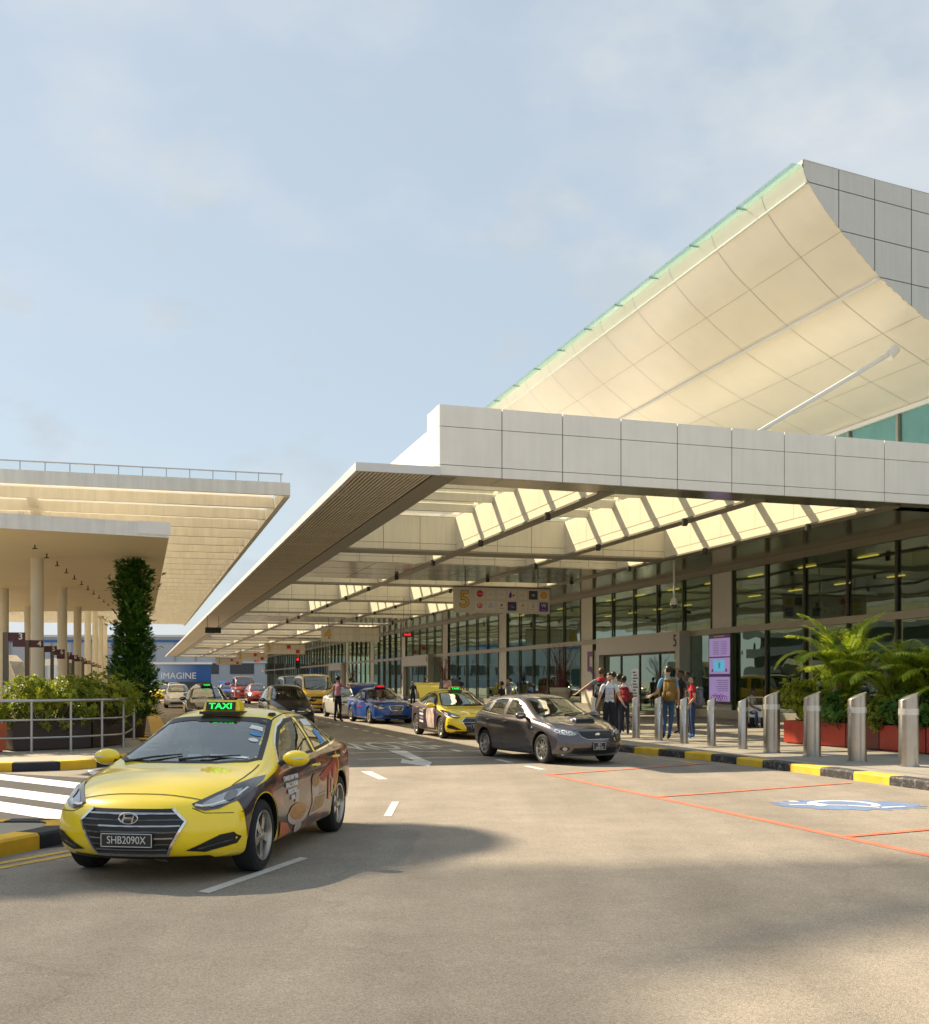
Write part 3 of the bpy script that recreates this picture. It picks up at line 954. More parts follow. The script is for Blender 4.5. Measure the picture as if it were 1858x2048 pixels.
# ---- upswept roof over the hall
PROF = [(16.05, 13.06), (16.12, 12.86), (16.24, 12.645), (16.50, 12.35), (16.94, 11.93), (17.37, 11.61), (18.0, 11.14), (18.73, 10.65), (19.5, 10.24), (20.25, 9.88), (21.0, 9.56), (21.75, 9.27), (22.6, 8.95), (23.4, 8.66)]
PROF = [(p_.x, p_.y + EYE) for p_ in smooth_curve(PROF, 4)]
def s_gable(t): return 24.9 + 0.193 * (t - 16.05)
JT = [2, 5, 7, 9, 11]                                # profile vertices where long joints run
up_roof = tb(MB().box(23.35, 23.7, 26.5, S_FAR, 7.6, 10.25), 'hall_roof', pm('teal_blind', (.13, .40, .36), .6, var=.2, scale=1.5))
segs = [0, 8, 20, 28, 36, 44, 52]
sj = [24.9, 26.85]
while sj[-1] < 110: sj.append(sj[-1] + 2.76)
for j in range(len(sj) - 1):
    for q in range(len(segs) - 1):
        mb = MB()
        pts = PROF[segs[q]:segs[q + 1] + 1]
        g = .010
        va, vb = [], []
        nseg = []
        for i_ in range(len(pts) - 1):
            for k_ in range(1):
                f_ = 0
                nseg.append((pts[i_][0] + (pts[i_ + 1][0] - pts[i_][0]) * f_, pts[i_][1] + (pts[i_ + 1][1] - pts[i_][1]) * f_))
        nseg.append(pts[-1])
        a, b = nseg[0], nseg[-1]
        for i_, (t_, z_) in enumerate(nseg):
            if i_ == 0: t_, z_ = t_ + (nseg[1][0] - t_) * .06, z_ + (nseg[1][1] - z_) * .06
            s0 = (s_gable(t_) + .02) if j == 0 else sj[j] + g + .193 * (t_ - 16.05) * max(0, 1 - j / 3)
            s1 = sj[j + 1] - g + .193 * (t_ - 16.05) * max(0, 1 - (j + 1) / 3)
            va.append((t_, s0, z_)); vb.append((t_, s1, z_))
        for i_ in range(len(nseg) - 1):
            mb.quad(va[i_], vb[i_], vb[i_ + 1], va[i_ + 1])
        tb(mb, 'roof_soffit_panel', M_MEMB, up_roof, smooth=True)
mb = MB()                                            # rest of the soffit and the backing behind the joints
for i_ in range(len(PROF) - 1):
    (ta, za), (tb_, zb) = PROF[i_], PROF[i_ + 1]
    mb.quad((ta, sj[-1], za), (ta, S_FAR, za), (tb_, S_FAR, zb), (tb_, sj[-1], zb))
tb(mb, 'roof_soffit', M_MEMB, up_roof, smooth=True)
mb = MB()
for i_ in range(len(PROF) - 1):
    (ta, za), (tb_, zb) = PROF[i_], PROF[i_ + 1]
    mb.quad((ta + .05, s_gable(ta) + .1, za + .05), (ta + .05, S_FAR, za + .05), (tb_ + .05, S_FAR, zb + .05), (tb_ + .05, s_gable(tb_) + .1, zb + .05))
tb(mb, 'soffit_backing', pm('soffit_joint', (0.56, 0.51, 0.43), .8, var=0), up_roof)
# roof slab and gable body behind the panels
gp = [(t, z) for t, z in PROF] + [(60, 10.3), (60, 15.2), (16.05, PROF[0][1] + .10)]
mb = MB()
n = len(gp)
front = [(t + .05, s_gable(t) + .09, z - .02) for t, z in gp]
back = [(t + .05, S_FAR, z - .02) for t, z in gp]
tess = geometry.tessellate_polygon([[Vector((t, z, 0)) for t, z in gp]])
mb.add(front, [tuple(x) for x in tess])
tb(mb, 'gable_backing', M_JOINT, up_roof)
mb = MB()
mb.quad((16.05, s_gable(16), PROF[0][1] + .1), (16.05, S_FAR, PROF[0][1] + .1), (60, S_FAR, 15.2), (60, s_gable(60), 15.2))
mb.quad((16.05, s_gable(16), PROF[0][1]), (16.05, S_FAR, PROF[0][1]), (16.05, S_FAR, PROF[0][1] + .1), (16.05, s_gable(16), PROF[0][1] + .1))
tb(mb, 'roof_deck', M_PANELG, up_roof)
# gable panels clipped to the curve
def prof_z(t):
    for i_ in range(len(PROF) - 1):
        if PROF[i_][0] <= t <= PROF[i_ + 1][0]:
            f_ = (t - PROF[i_][0]) / (PROF[i_ + 1][0] - PROF[i_][0])
            return PROF[i_][1] + f_ * (PROF[i_ + 1][1] - PROF[i_][1])
    return PROF[0][1] if t < PROF[0][0] else PROF[-1][1]
tv = [16.07, 17.27, 18.52, 19.85, 21.2, 22.55, 23.9]
zrow = [8.0, 9.32, 10.33, 11.35, 12.30, 13.27, 14.30, 14.86]
for i_ in range(len(tv) - 1):
    ta, tb_ = tv[i_] + .012, tv[i_ + 1] - .012
    for k in range(len(zrow) - 1):
        za, zb = zrow[k] + .012, zrow[k + 1] - .012
        top_l = PROF[0][1] + .10
        zb_a = zb_b = zb
        # polygon: region above the curve
        low = []
        N = 12
        for q in range(N + 1):
            t_ = ta + (tb_ - ta) * q / N
            low.append((t_, max(za, prof_z(t_) + .0)))
        if all(z >= zb for _, z in low): continue
        low = [(t_, min(z, zb)) for t_, z in low]
        mb = MB()
        for q in range(N):
            (t0_, z0_), (t1_, z1_) = low[q], low[q + 1]
            if z0_ >= zb and z1_ >= zb: continue
            mb.quad((t0_, s_gable(t0_), z0_), (t1_, s_gable(t1_), z1_), (t1_, s_gable(t1_), zb), (t0_, s_gable(t0_), zb))
            mb.quad((t0_, s_gable(t0_) + .05, z0_), (t1_, s_gable(t1_) + .05, z1_), (t1_, s_gable(t1_), z1_), (t0_, s_gable(t0_), z0_))
        if mb.v: tb(mb, 'gable_panel', M_PANELG, up_roof)
# white rails on two of the long joints
for idx, r_ in ((8, .035), (28, .055)):
    t_, z_ = PROF[idx]
    tb(MB().tube([(t_ - .03, s_gable(t_) + .05, z_ - .03), (t_ - .03, 112, z_ - .03)], r_, 8), 'soffit_rail', M_RAIL, up_roof, smooth=True)
# glass fin along the top edge
for j in range(34):
    s0, s1 = sj[0] + 2.76 * j, sj[0] + 2.76 * (j + 1) - .02
    if s0 > 108: break
    zt = PROF[0][1] - .04
    tb(MB().box(15.74, 16.06, s0, s1, zt, zt + .02), 'fin_pane', M_FIN, up_roof)
    tb(MB().box(15.73, 16.06, s1 - .005, s1 + .025, zt - .035, zt - .002), 'fin_bracket', pm('fin_bracket', (.40, .52, .50), .4), up_roof)
# raking strut from the soffit to the canopy roof
sx_ = 26.6
tb(MB().tube([(20.2, sx_ + .3, 9.2 + EYE), (14.7, sx_ + .3, 5.95 + EYE)], .065, 14), 'strut', M_RAIL, up_roof, smooth=True)
tb(MB().tube([(20.32, sx_ + .3, 9.32 + EYE), (20.08, sx_ + .3, 9.08 + EYE)], .14, 14), 'strut_collar', M_RAIL, up_roof, smooth=True)
# clerestory glazing under the roof
cl = MB()
for k in range(18):
    s0 = 25.5 + 2.6 * k
    tb(MB().quad((23.3, s0 + .06, 7.7), (23.3, s0 + 2.54, 7.7), (23.3, s0 + 2.54, 10.2), (23.3, s0 + .06, 10.2)), 'clerestory_pane', M_CLGLASS, up_roof)
    tb(MB().box(23.22, 23.34, s0 - .06, s0 + .06, 7.7, 10.22), 'clerestory_mullion', M_TRANS, up_roof)
tb(MB().box(23.2, 23.36, 25, S_FAR, 10.2, 10.34), 'clerestory_head', M_RAIL, up_roof)
# ------------------------------------------------------------------ left side: pergola roof, shelter, island furniture, far buildings
M_CREAM = pm('cream_paint', (0.80, 0.77, 0.69), 0.5, var=0.05, scale=1.0, streak=0.10)
M_COLC = pm('column_cream', (0.74, 0.68, 0.53), 0.5, var=0.04)
M_SHEL = pm('shelter_soffit', (0.76, 0.64, 0.42), 0.5, var=0.04, scale=0.6)
M_SHELF = pm('shelter_fascia', (0.78, 0.75, 0.70), 0.4, var=0.06, streak=0.10)
M_STEEL = pm('galvanised_steel', (0.45, 0.45, 0.46), 0.35, metal=0.8, var=0.06, scale=8)
M_PGLASS = glass_mat('parapet_glass', (0.97, 0.98, 0.98), 0.03)

def translucent(name, col, fac):
    m, nt, b = node_mat(name)
    b.inputs['Base Color'].default_value = (*col, 1); b.inputs['Roughness'].default_value = .5
    tr = nt.nodes.new('ShaderNodeBsdfTranslucent'); tr.inputs['Color'].default_value = (*col, 1)
    mx = nt.nodes.new('ShaderNodeMixShader'); mx.inputs['Fac'].default_value = fac
    nt.links.new(b.outputs['BSDF'], mx.inputs[1]); nt.links.new(tr.outputs['BSDF'], mx.inputs[2])
    nt.links.new(mx.outputs['Shader'], nt.nodes['Material Output'].inputs['Surface'])
    MATS[name] = m
    return m
M_SHEETR = translucent('translucent_roof_sheet', (0.90, 0.86, 0.76), .65)
PO = Vector((-2.72, 30.5, 0))
S_P0, ZP0, ZP1 = 27.8, 6.24, 6.51
perg = empty('pergola_roof', T(PO.x, PO.y), TH, 'cream slatted roof on round columns over the left-hand road', 'canopy')
def pb(mb, name, m, parent=perg, smooth=False): return mb.build(name, m, parent, org=PO, smooth=smooth)
slat = boxm(14.4, .13, ZP1 - ZP0, M_CREAM)
slat_s = boxm(8.4, .13, ZP1 - ZP0, M_CREAM)
for k in range(31):
    link('slat', slat if k > 3 else slat_s, perg, ((-3.8 if k > 3 else -.8) - PO.x, S_P0 + 2.17 * k - PO.y, ZP0))
pb(MB().box(3.40, 3.54, S_P0 - .02, 94, ZP0 - .05, ZP1 - .03), 'edge_beam', M_CREAM)
pb(MB().box(-5, 3.54, S_P0 - .12, S_P0 - .02, ZP0 - .02, ZP1 + .02), 'end_beam', M_CREAM)
for k in range(31):                                  # sheets of the translucent roof
    pb(MB().box(-11 if k > 2 else -5, 3.38, S_P0 + 2.17 * k + .08, S_P0 + 2.17 * (k + 1) - .08, ZP1 + .03, ZP1 + .045), 'roof_sheet', M_SHEETR)
# glass upstand with thin posts along the end
pb(MB().tube([(-5, S_P0 + .3, ZP1 + .30), (3.42, S_P0 + .3, ZP1 + .30)], .018, 6), 'top_rail', M_STEEL)
for k in range(15):
    t_ = 3.36 - .55 * k
    pb(MB().box(t_ - .012, t_ + .012, S_P0 + .28, S_P0 + .31, ZP1, ZP1 + .30), 'glass_post', M_STEEL)
    pb(MB().box(t_ - .53, t_ - .02, S_P0 + .29, S_P0 + .30, ZP1 + .03, ZP1 + .29), 'glass_pane', M_PGLASS)
for k in range(7):
    sc_ = (31.0 + 10.0 * k + 2.72 * VY) / UY
    pb(MB().lathe([(.17, .14), (.17, ZP0), (.2, ZP0)], 20, 'z', (-2.72, sc_, 0)), 'column', M_COLC, smooth=True)
    pb(MB().hull8([(-2.85, sc_ - .1, ZP0 - .02), (-2.6, sc_ - .1, ZP0 - .02), (-2.6, sc_ + .1, ZP0 - .02), (-2.85, sc_ + .1, ZP0 - .02),
                   (-2.85, sc_ - 2.2, ZP0 + .26), (-2.6, sc_ - 2.2, ZP0 + .26), (-2.6, sc_ + 2.2, ZP0 + .26), (-2.85, sc_ + 2.2, ZP0 + .26)]), 'bracket', M_CREAM)
for t_, s_, in ((-4.1, 32.6), (-3.3, 32.7), (-2.2, 34.5), (-1.6, 36.8)):
    pb(MB().lathe([(.001, 0), (.07, 0), (.07, .2), (.05, .24), (.001, .24)], 12, 'z', (t_ + .2, s_, ZP0 - .2)), 'spotlight', M_CREAM, smooth=True)

# low curved shelter in front of it
P0 = Vector((-6.83, 26.0)); dl = Vector((-0.887, -0.461)); du = Vector((UX, UY))
ZB, ZTOP = 5.04, 5.31
sh = empty('bus_shelter', (-10.5, 30.5, 0), 0, 'low cream shelter roof with a pale front edge at the left', 'shelter')
org = Vector((-10.5, 30.5, 0))
def q3(p, z): return (p.x, p.y, z)
A = P0; B = P0 + dl * 5.4; D = P0 + du * 28.0
left_edge = smooth_curve([tuple(B), (-11.8, 26.4), (-12.5, 29.0), (-13.6, 31.8), (-16.4, 38.2), (-18.8, 43.0), (-23.2, 53.6)], 6)
nl = len(left_edge)
Fm1 = P0 + du * .9 + dl * .25
right_edge = [P0.lerp(D, (i / (nl - 1)) ** 1.1) for i in range(nl)]
mb = MB()
NJ = 9
rows = []
for i in range(nl):
    f_ = i / (nl - 1)
    rows.append([q3(right_edge[i].lerp(left_edge[i], j / (NJ - 1)), ZB - .05 * min(1, f_ * 9) + .16 * math.sin(math.pi * min(1, f_ * .9)) * (1 - (2 * j / (NJ - 1) - 1) ** 2) * .6) for j in range(NJ)])
mb.add([p for r_ in rows for p in r_], [(i * NJ + j, i * NJ + j + 1, (i + 1) * NJ + j + 1, (i + 1) * NJ + j) for i in range(nl - 1) for j in range(NJ - 1)])
mb.build('soffit', M_SHEL, sh, org=org, smooth=True, angle=1)
mb = MB()
def wall(a_, b_): mb.quad(q3(a_, ZB - .06), q3(b_, ZB - .06), q3(b_, ZTOP), q3(a_, ZTOP))
wall(A, B); wall(A, D); wall(D, left_edge[-1])
for i in range(nl - 1): wall(left_edge[i], left_edge[i + 1])
for i in range(nl - 1): mb.quad(q3(right_edge[i], ZTOP), q3(left_edge[i], ZTOP), q3(left_edge[i + 1], ZTOP), q3(right_edge[i + 1], ZTOP))
mb.build('fascia', M_SHELF, sh, org=org)
e0 = P0 + dl * .72; nf = Vector((.461, -.887)) * .025
mb = MB(); a_, b_ = P0 + nf + du * 0 - dl * .03, e0 + nf
mb.hull8([q3(b_, ZB - .0), q3(a_, ZB), q3(P0, ZB), q3(e0, ZB), q3(b_, ZTOP + .02), q3(a_, ZTOP + .02), q3(P0, ZTOP + .02), q3(e0, ZTOP + .02)])
mb.build('fascia_end_panel', pm('shelter_fascia_light', (0.82, 0.79, 0.74), .4, var=.04), sh, org=org)
for px_, Y_ in ((6, 41.0), (58, 50.8)):
    p = P(px_, Y_)
    MB().lathe([(.20, .14), (.20, ZB + .12)], 20, 'z', (p.x, p.y, 0)).build('column', M_COLC, sh, org=org, smooth=True)
for k in range(11):
    p = P0.lerp(D, .12 + .075 * k) + dl * (3.2 - .12 * k)
    MB().tube([(p.x, p.y, ZB + .03), (p.x, p.y, ZB - .11)], .018, 6).tube([(p.x - .06, p.y, ZB - .10), (p.x + .06, p.y, ZB - .10)], .014, 5).build('sprinkler', M_DARK, sh, org=org)

# bus bay flags
M_BROWN = pm('flag_maroon', (0.085, 0.018, 0.022), 0.5, var=.05)
M_POSTB = pm('post_brown', (0.13, 0.10, 0.075), 0.5, metal=.2, var=.06)
M_NUM = pm('numeral_cream', (0.75, 0.72, 0.58), .5, var=0)
for k in range(12):
    n = 3 + k
    Y_ = 2342.0 * 2.62 / (246, 207, 178, 161, 146, 133, 122.5, 115.5, 105, 96.5, 89, 82)[k]
    s_ = (Y_ + 2.62 * VY) / UY
    e = empty('bay_flag', T(-2.62, s_, .148), TH, 'maroon bus bay flag marked %s on its brown post' % ('three four five six seven eight nine ten eleven twelve thirteen fourteen'.split()[k]), 'sign', 'numbered bus bay flags')
    MB().box(-.29, -.18, -.055, .055, 0, 2.60).build('post', M_POSTB, e)
    MB().box(-.175, .17, -.02, .02, 2.41, 2.60).build('plate', M_BROWN, e)
    if k in (0, 3): MB().box(-.09, .17, -.018, .018, 2.28, 2.408).build('lower_plate', M_BROWN, e)
    link('numeral', textm(str(n), .20, M_NUM, .003, bold=.003), e, (.075, -.025, 2.505))
    if k in (0, 2, 4): MB().box(-.275, -.195, -.066, -.056, 1.25, 1.42).build('notice', M_RAIL, e)

# railing round the island
posts = [P(-75, 23.3), P(-8, 23.55), P(63, 23.9), P(141.7, 24.4), P(204, 25.1), P(246.7, 26.0), P(268, 29.2)]
rl = empty('railing', (-8.6, 24.6, .148), 0, 'grey three-rail steel railing round the planted island', 'railing')
ro = Vector((-8.6, 24.6, .148))
for p in posts:
    MB().tube([(p.x, p.y, .148), (p.x, p.y, 1.25)], .030, 10).build('post', M_STEEL, rl, org=ro, smooth=True)
    MB().lathe([(.001, .165), (.07, .165), (.07, .148)], 12, 'z', (p.x, p.y, 0)).build('base_plate', M_STEEL, rl, org=ro)
curve = smooth_curve([(p.x, p.y, 0) for p in posts], 6)
for z_, r_ in ((1.25, .034), (.84, .022), (.46, .022)):
    MB().tube([(p.x, p.y, z_) for p in curve], r_, 8).build('rail', M_STEEL, rl, org=ro, smooth=True)

# planters on the island
M_PLB = pm('planter_brown', (0.045, 0.028, 0.022), 0.5, var=.1)
M_PLR = pm('planter_red', (0.42, 0.045, 0.025), 0.45, var=.1, streak=.1)
M_PLO = pm('planter_orange', (0.48, 0.10, 0.03), 0.5, var=.08)
M_SOIL = pm('soil', (0.05, 0.035, 0.025), .95)
def planter(name, label, a, b, depth, h, m, group, rim=True, z0=.148):
    'trough standing with its front foot from a to b'
    a = Vector(a[:2]); b = Vector(b[:2]); d = b - a; L = d.length; ang = math.atan2(d.y, d.x)
    n = Vector((-d.y, d.x)).normalized() * depth / 2
    c = (a + b) / 2 + n
    e = empty(name, (c.x, c.y, z0), ang, label, 'planter', group)
    w = .04
    mb = MB()
    for (x0, x1, y0, y1) in ((-L / 2, L / 2, -depth / 2, -depth / 2 + w), (-L / 2, L / 2, depth / 2 - w, depth / 2), (-L / 2, -L / 2 + w, -depth / 2 + w, depth / 2 - w), (L / 2 - w, L / 2, -depth / 2 + w, depth / 2 - w)):
        mb.box(x0, x1, y0, y1, .03, h)
    mb.box(-L / 2 + .06, L / 2 - .06, -depth / 2 + .06, depth / 2 - .06, 0, .03)
    mb.build('trough', m, e)
    MB().box(-L / 2 + w, L / 2 - w, -depth / 2 + w, depth / 2 - w, h - .1, h - .06).build('soil', M_SOIL, e)
    return c, ang, L
pl1 = planter('planter', 'long dark brown planter behind the railing', G(26, 1503, .148), G(182, 1497, .148), .75, .62, M_PLB, 'island planters')
pl2 = planter('planter', 'short dark brown planter at the railing corner', G(186, 1496.5, .148), G(250, 1489, .148), .75, .68, M_PLB, 'island planters')
pl3 = planter('planter', 'orange planter at the left edge behind the railing', G(-95, 1509, .148), G(13, 1504, .148), .75, .62, M_PLO, 'island planters')

# ---- leaves
def leaf_mat(name, c1, c2, rough=.45, trans=.35):
    m, nt, b = node_mat(name)
    n, l = nt.nodes, nt.links
    g = n.new('ShaderNodeNewGeometry')
    t = n.new('ShaderNodeTexNoise'); t.inputs['Scale'].default_value = 5.5; t.inputs['Detail'].default_value = 4
    l.new(g.outputs['Position'], t.inputs['Vector'])
    r = n.new('ShaderNodeValToRGB')
    r.color_ramp.elements[0].position = .36; r.color_ramp.elements[1].position = .64
    r.color_ramp.elements[0].color = (*c1, 1); r.color_ramp.elements[1].color = (*c2, 1)
    l.new(t.outputs['Fac'], r.inputs['Fac'])
    l.new(r.outputs['Color'], b.inputs['Base Color'])
    b.inputs['Roughness'].default_value = rough
    tr = n.new('ShaderNodeBsdfTranslucent')
    l.new(r.outputs['Color'], tr.inputs['Color'])
    mx = n.new('ShaderNodeMixShader'); mx.inputs['Fac'].default_value = trans
    l.new(b.outputs['BSDF'], mx.inputs[1]); l.new(tr.outputs['BSDF'], mx.inputs[2])
    l.new(mx.outputs['Shader'], n['Material Output'].inputs['Surface'])
    MATS[name] = m
    return m
M_LEAF = leaf_mat('shrub_leaf', (0.12, 0.20, 0.015), (0.42, 0.43, 0.03), trans=.45)
M_LEAFD = leaf_mat('topiary_leaf', (0.03, 0.10, 0.016), (0.12, 0.24, 0.03), .28, .35)
M_LEAFG = leaf_mat('deep_green_leaf', (0.045, 0.13, 0.018), (0.12, 0.26, 0.03), .4, .35)
M_PALM = leaf_mat('palm_leaf', (0.22, 0.38, 0.02), (0.52, 0.56, 0.06), .38, .5)
M_BARK = pm('bark', (0.10, 0.075, 0.05), .9, var=.2, scale=20)
def leaf(mb, p, d, up, L, W, fold=.15, mi=0):
    'pointed leaf of four triangles, folded along the midrib'
    d = d.normalized(); side = d.cross(up)
    if side.length < 1e-4: side = Vector((1, 0, 0))
    side.normalize(); nn = side.cross(d)
    m1 = p + d * L * .5
    mb.add([p, m1 + side * W / 2 + nn * fold * W, p + d * L - nn * .12 * L, m1 - side * W / 2 + nn * fold * W, m1], [(0, 1, 4), (1, 2, 4), (2, 3, 4), (3, 0, 4)], mi)
def rdir(r, up=0.2):
    while True:
        v = Vector((r.uniform(-1, 1), r.uniform(-1, 1), r.uniform(-1, 1)))
        if .1 < v.length < 1:
            v.normalize(); v.z += up
            return v.normalized()
def shrub(name, label, c, rz, dims, z0, seed, m=None, n=330, ll=.15, lw=.045, group=None, z_base=None):
    'bush of leaf rosettes on twigs filling an uneven ellipsoid'
    r = random.Random(seed)
    e = empty(name, (c[0], c[1], z0), rz, label, 'shrub', group)
    mb = MB(); tw = MB()
    dx, dy, dz = dims
    lumps = [(Vector((r.uniform(-.42, .42) * dx, r.uniform(-.3, .3) * dy, r.uniform(.35, .72) * dz)), r.uniform(.22, .36)) for _ in range(11)]
    for i in range(n):
        cc, rr = r.choice(lumps)
        d = rdir(r, .25)
        q = cc + Vector((d.x * rr * dx * .75, d.y * rr * dy * 1.5, d.z * rr * dz * 1.3)) * r.uniform(.55, 1.08)
        if q.z < .02: q.z = r.uniform(0, .2)
        d = (d + Vector((0, 0, .35))).normalized()
        for k in range(7):
            a = 2 * math.pi * (k / 7 + r.random() * .1)
            x = d.orthogonal().normalized(); y = d.cross(x)
            out = (x * math.cos(a) + y * math.sin(a)) * r.uniform(.6, 1.1) + d * r.uniform(.25, .9)
            leaf(mb, q, out, d, ll * r.uniform(.65, 1.15), lw * r.uniform(.8, 1.2))
        if i % 5 == 0:
            tw.tube([(q.x * .3, q.y * .3, 0), (q.x * .75, q.y * .75, q.z * .55), tuple(q)], [.012, .009, .005], 5)
    mb.build('foliage', m or M_LEAF, e)
    tw.build('twig', M_BARK, e)['kind'] = 'stuff'
    return e
shrub('shrub', 'yellow-green bush growing in the long dark planter', pl1[0], pl1[1], (2.5, 1.15, 1.15), .60, 3, n=620, group='island shrubs')
shrub('shrub', 'yellow-green bush at the corner of the railing', pl2[0] + Vector((.15, .3)), pl2[1], (2.1, 1.3, 1.1), .62, 5, n=520, group='island shrubs')
shrub('shrub', 'yellow-green bush in the orange planter at the left edge', pl3[0], pl3[1], (1.9, 1.0, .85), .6, 8, n=380, group='island shrubs')

# clipped fig column in a dark pot
tc = P(266, 30.4)
tp = empty('topiary_tree', (tc.x, tc.y, .148), 0, 'tall narrow dark green clipped tree at the corner of the left island', 'tree')
r = random.Random(11)
mb = MB()
for i in range(9000):
    z = r.uniform(.55, 4.74)
    a = r.uniform(0, 2 * math.pi)
    lump = .09 * math.sin(3.1 * z + a * 2) + .09 * math.sin(6.3 * z - a * 3) + .07 * math.sin(1.7 * z + 4 * a) + .05 * math.sin(13 * z + 5 * a)
    top = 1 - max(0, (z - 3.85 - .25 * math.sin(2 * a + 1)) / .85) ** 2
    rad = (.48 - .035 * z + lump) * math.sqrt(max(.05, top)) + (.16 if z < 1.9 else 0) * (1 if z > .8 else .6)
    rr = rad * (r.random() ** .35) * 1.04 + (r.uniform(.05, .2) if r.random() < .03 else 0)
    q = Vector((rr * math.cos(a), rr * math.sin(a), z))
    d = Vector((math.cos(a), math.sin(a), r.uniform(.1, 1.3))) + rdir(r) * .7
    leaf(mb, q, d, Vector((0, 0, 1)) + rdir(r) * .4, r.uniform(.12, .20), r.uniform(.065, .10), .1)
for base, dd in ((Vector((-.52, -.1, 3.0)), Vector((-.75, 0, .6))), (Vector((-.45, 0, 4.0)), Vector((-.6, 0, .9))), (Vector((.45, 0, 3.9)), Vector((.7, 0, .5)))):
    for k in range(9):
        leaf(mb, base + dd * (.045 * k), dd + rdir(r) * 1.0, Vector((0, 0, 1)), .15, .075)
mb.build('crown', M_LEAFD, tp)
MB().tube([(0, 0, .3), (.02, 0, 1.6), (-.02, .02, 3.2), (0, 0, 4.7)], [.07, .06, .045, .02], 8).build('trunk', M_BARK, tp, smooth=True)
MB().lathe([(.001, 0), (.26, 0), (.30, .05), (.36, .6), (.39, .62), (.39, .68), (.34, .68), (.32, .6), (.001, .58)], 24, 'z').build('pot', M_PLB, tp, smooth=True)

# ---- coaches at the bays
M_BUSW = pm('coach_white', (0.66, 0.64, 0.60), .35, coat=.3, var=.04)
M_CARGL = glass_mat('car_glass', (0.30, 0.35, 0.32), 0.10)
M_TYRE = pm('tyre_rubber', (0.012, 0.012, 0.013), .85, var=.1, scale=12)
M_RIMS = pm('alloy_rim', (0.50, 0.48, 0.44), .3, metal=.9, var=.05)
def coach(loc, rz, label, L=11.5, Hh=3.55, m=M_BUSW):
    e = empty('coach', loc, rz, label, 'bus', 'coaches at the bus bays')
    mb = MB(); W = 2.5
    prof = [(-L / 2, .35), (L / 2 - .05, .35), (L / 2 + .08, 1.2), (L / 2 - .05, 2.0), (L / 2 - .45, 3.1), (L / 2 - .9, Hh), (-L / 2 + .3, Hh), (-L / 2, Hh - .4)]
    n = len(prof)
    for y in (-W / 2, W / 2): mb.add([(x, y, z) for x, z in prof], [tuple(range(n))])
    for i in range(n):
        (x0, z0), (x1, z1) = prof[i], prof[(i + 1) % n]
        mb.quad((x0, -W / 2, z0), (x1, -W / 2, z1), (x1, W / 2, z1), (x0, W / 2, z0))
    mb.build('body', m, e)
    for s_ in (-1, 1):
        y = s_ * (W / 2 + .012)
        for k in range(6):
            x0 = -L / 2 + .5 + k * 1.72
            MB().quad((x0, y, 1.75), (x0 + 1.66, y, 1.75), (x0 + 1.66, y, 3.0), (x0, y, 3.0)).build('side_window', pm('coach_glass', (.012, .035, .03), .05, spec=.8, var=0), e)
        for x0 in (-L / 2 + 2.9, L / 2 - 2.5):
            MB().lathe([(.001, 0), (.62, 0), (.62, .02), (.001, .02)], 20, 'y', (x0, y - .01, .62)).build('wheel_arch', M_DARK, e)
            w = MB().lathe([(.30, .02), (.44, .05), (.5, .0), (.5, -.25), (.3, -.25)], 22, 'y', (x0, y + (.02 if s_ > 0 else -.02), .5)).build('wheel', M_TYRE, e, smooth=True)
            MB().lathe([(.001, .04), (.2, .04), (.3, .0)], 16, 'y', (x0, y + s_ * .02, .5)).build('hub', M_RIMS, w)
        MB().box(L / 2 - .7, L / 2 - .62, y + s_ * .0, y + s_ * .25, 2.2, 2.6).build('mirror', M_DARK, e)
    x = L / 2 + .02
    MB().add([(L / 2 + .10, -1.1, 1.25), (L / 2 + .10, 1.1, 1.25), (L / 2 - .04, 1.1, 2.02), (L / 2 - .04, -1.1, 2.02), (L / 2 - .42, 1.1, 3.08), (L / 2 - .42, -1.1, 3.08)], [(0, 1, 2, 3), (3, 2, 4, 5)]).build('windscreen', MATS['coach_glass'], e)
    return e
p = P(46, 80); coach((p.x - 5.8, 80, 0), 0, 'white coach parked behind the bus bay flags at the far left')
p = P(134, 88); coach((p.x - 1.2, 92, 0), R(-62), 'white coach nosing into a bay behind the numbered flags', m=pm('coach_grey', (.30, .30, .28), .35, var=.05))
p = P(185, 118); coach((p.x - 1.2, 122, 0), R(-62), 'distant coach behind the far bay flags', m=MATS['coach_grey'])

# ---- far buildings closing the road
M_FARW = pm('far_cladding', (0.40, 0.44, 0.49), .6, var=.06, scale=.2)
M_FARB = pm('far_blue_band', (0.03, 0.13, 0.36), .5, var=0)
M_FARD = pm('far_opening', (0.05, 0.06, 0.07), .5)
fb = empty('far_building', (-60, 262, 0), 0, 'long low grey building with a blue band behind the bus bays', 'building')
MB().box(-95, 30, 0, 25, 0, 12.0).build('wall', M_FARW, fb)
MB().box(-95, 30, -.25, 0, 10.8, 11.35).build('blue_band', M_FARB, fb)
MB().box(-95.5, 30.5, -.6, 25, 12.0, 12.5).build('roof_edge', pm('far_white', (.6, .62, .64), .6), fb)
for k in range(26):
    MB().box(-94 + 4.8 * k, -93.6 + 4.8 * k, -.2, 0, 6.2, 10.7).build('rib', pm('far_rib', (.28, .31, .35), .6), fb)
for k in range(15):
    MB().box(-93 + 8.2 * k, -87.4 + 8.2 * k, -.12, 0, 3.4, 5.8).build('window', M_FARD, fb)
MB().box(-95, 30, -.5, 0, 6.0, 6.25).build('ledge', MATS['far_white'], fb)

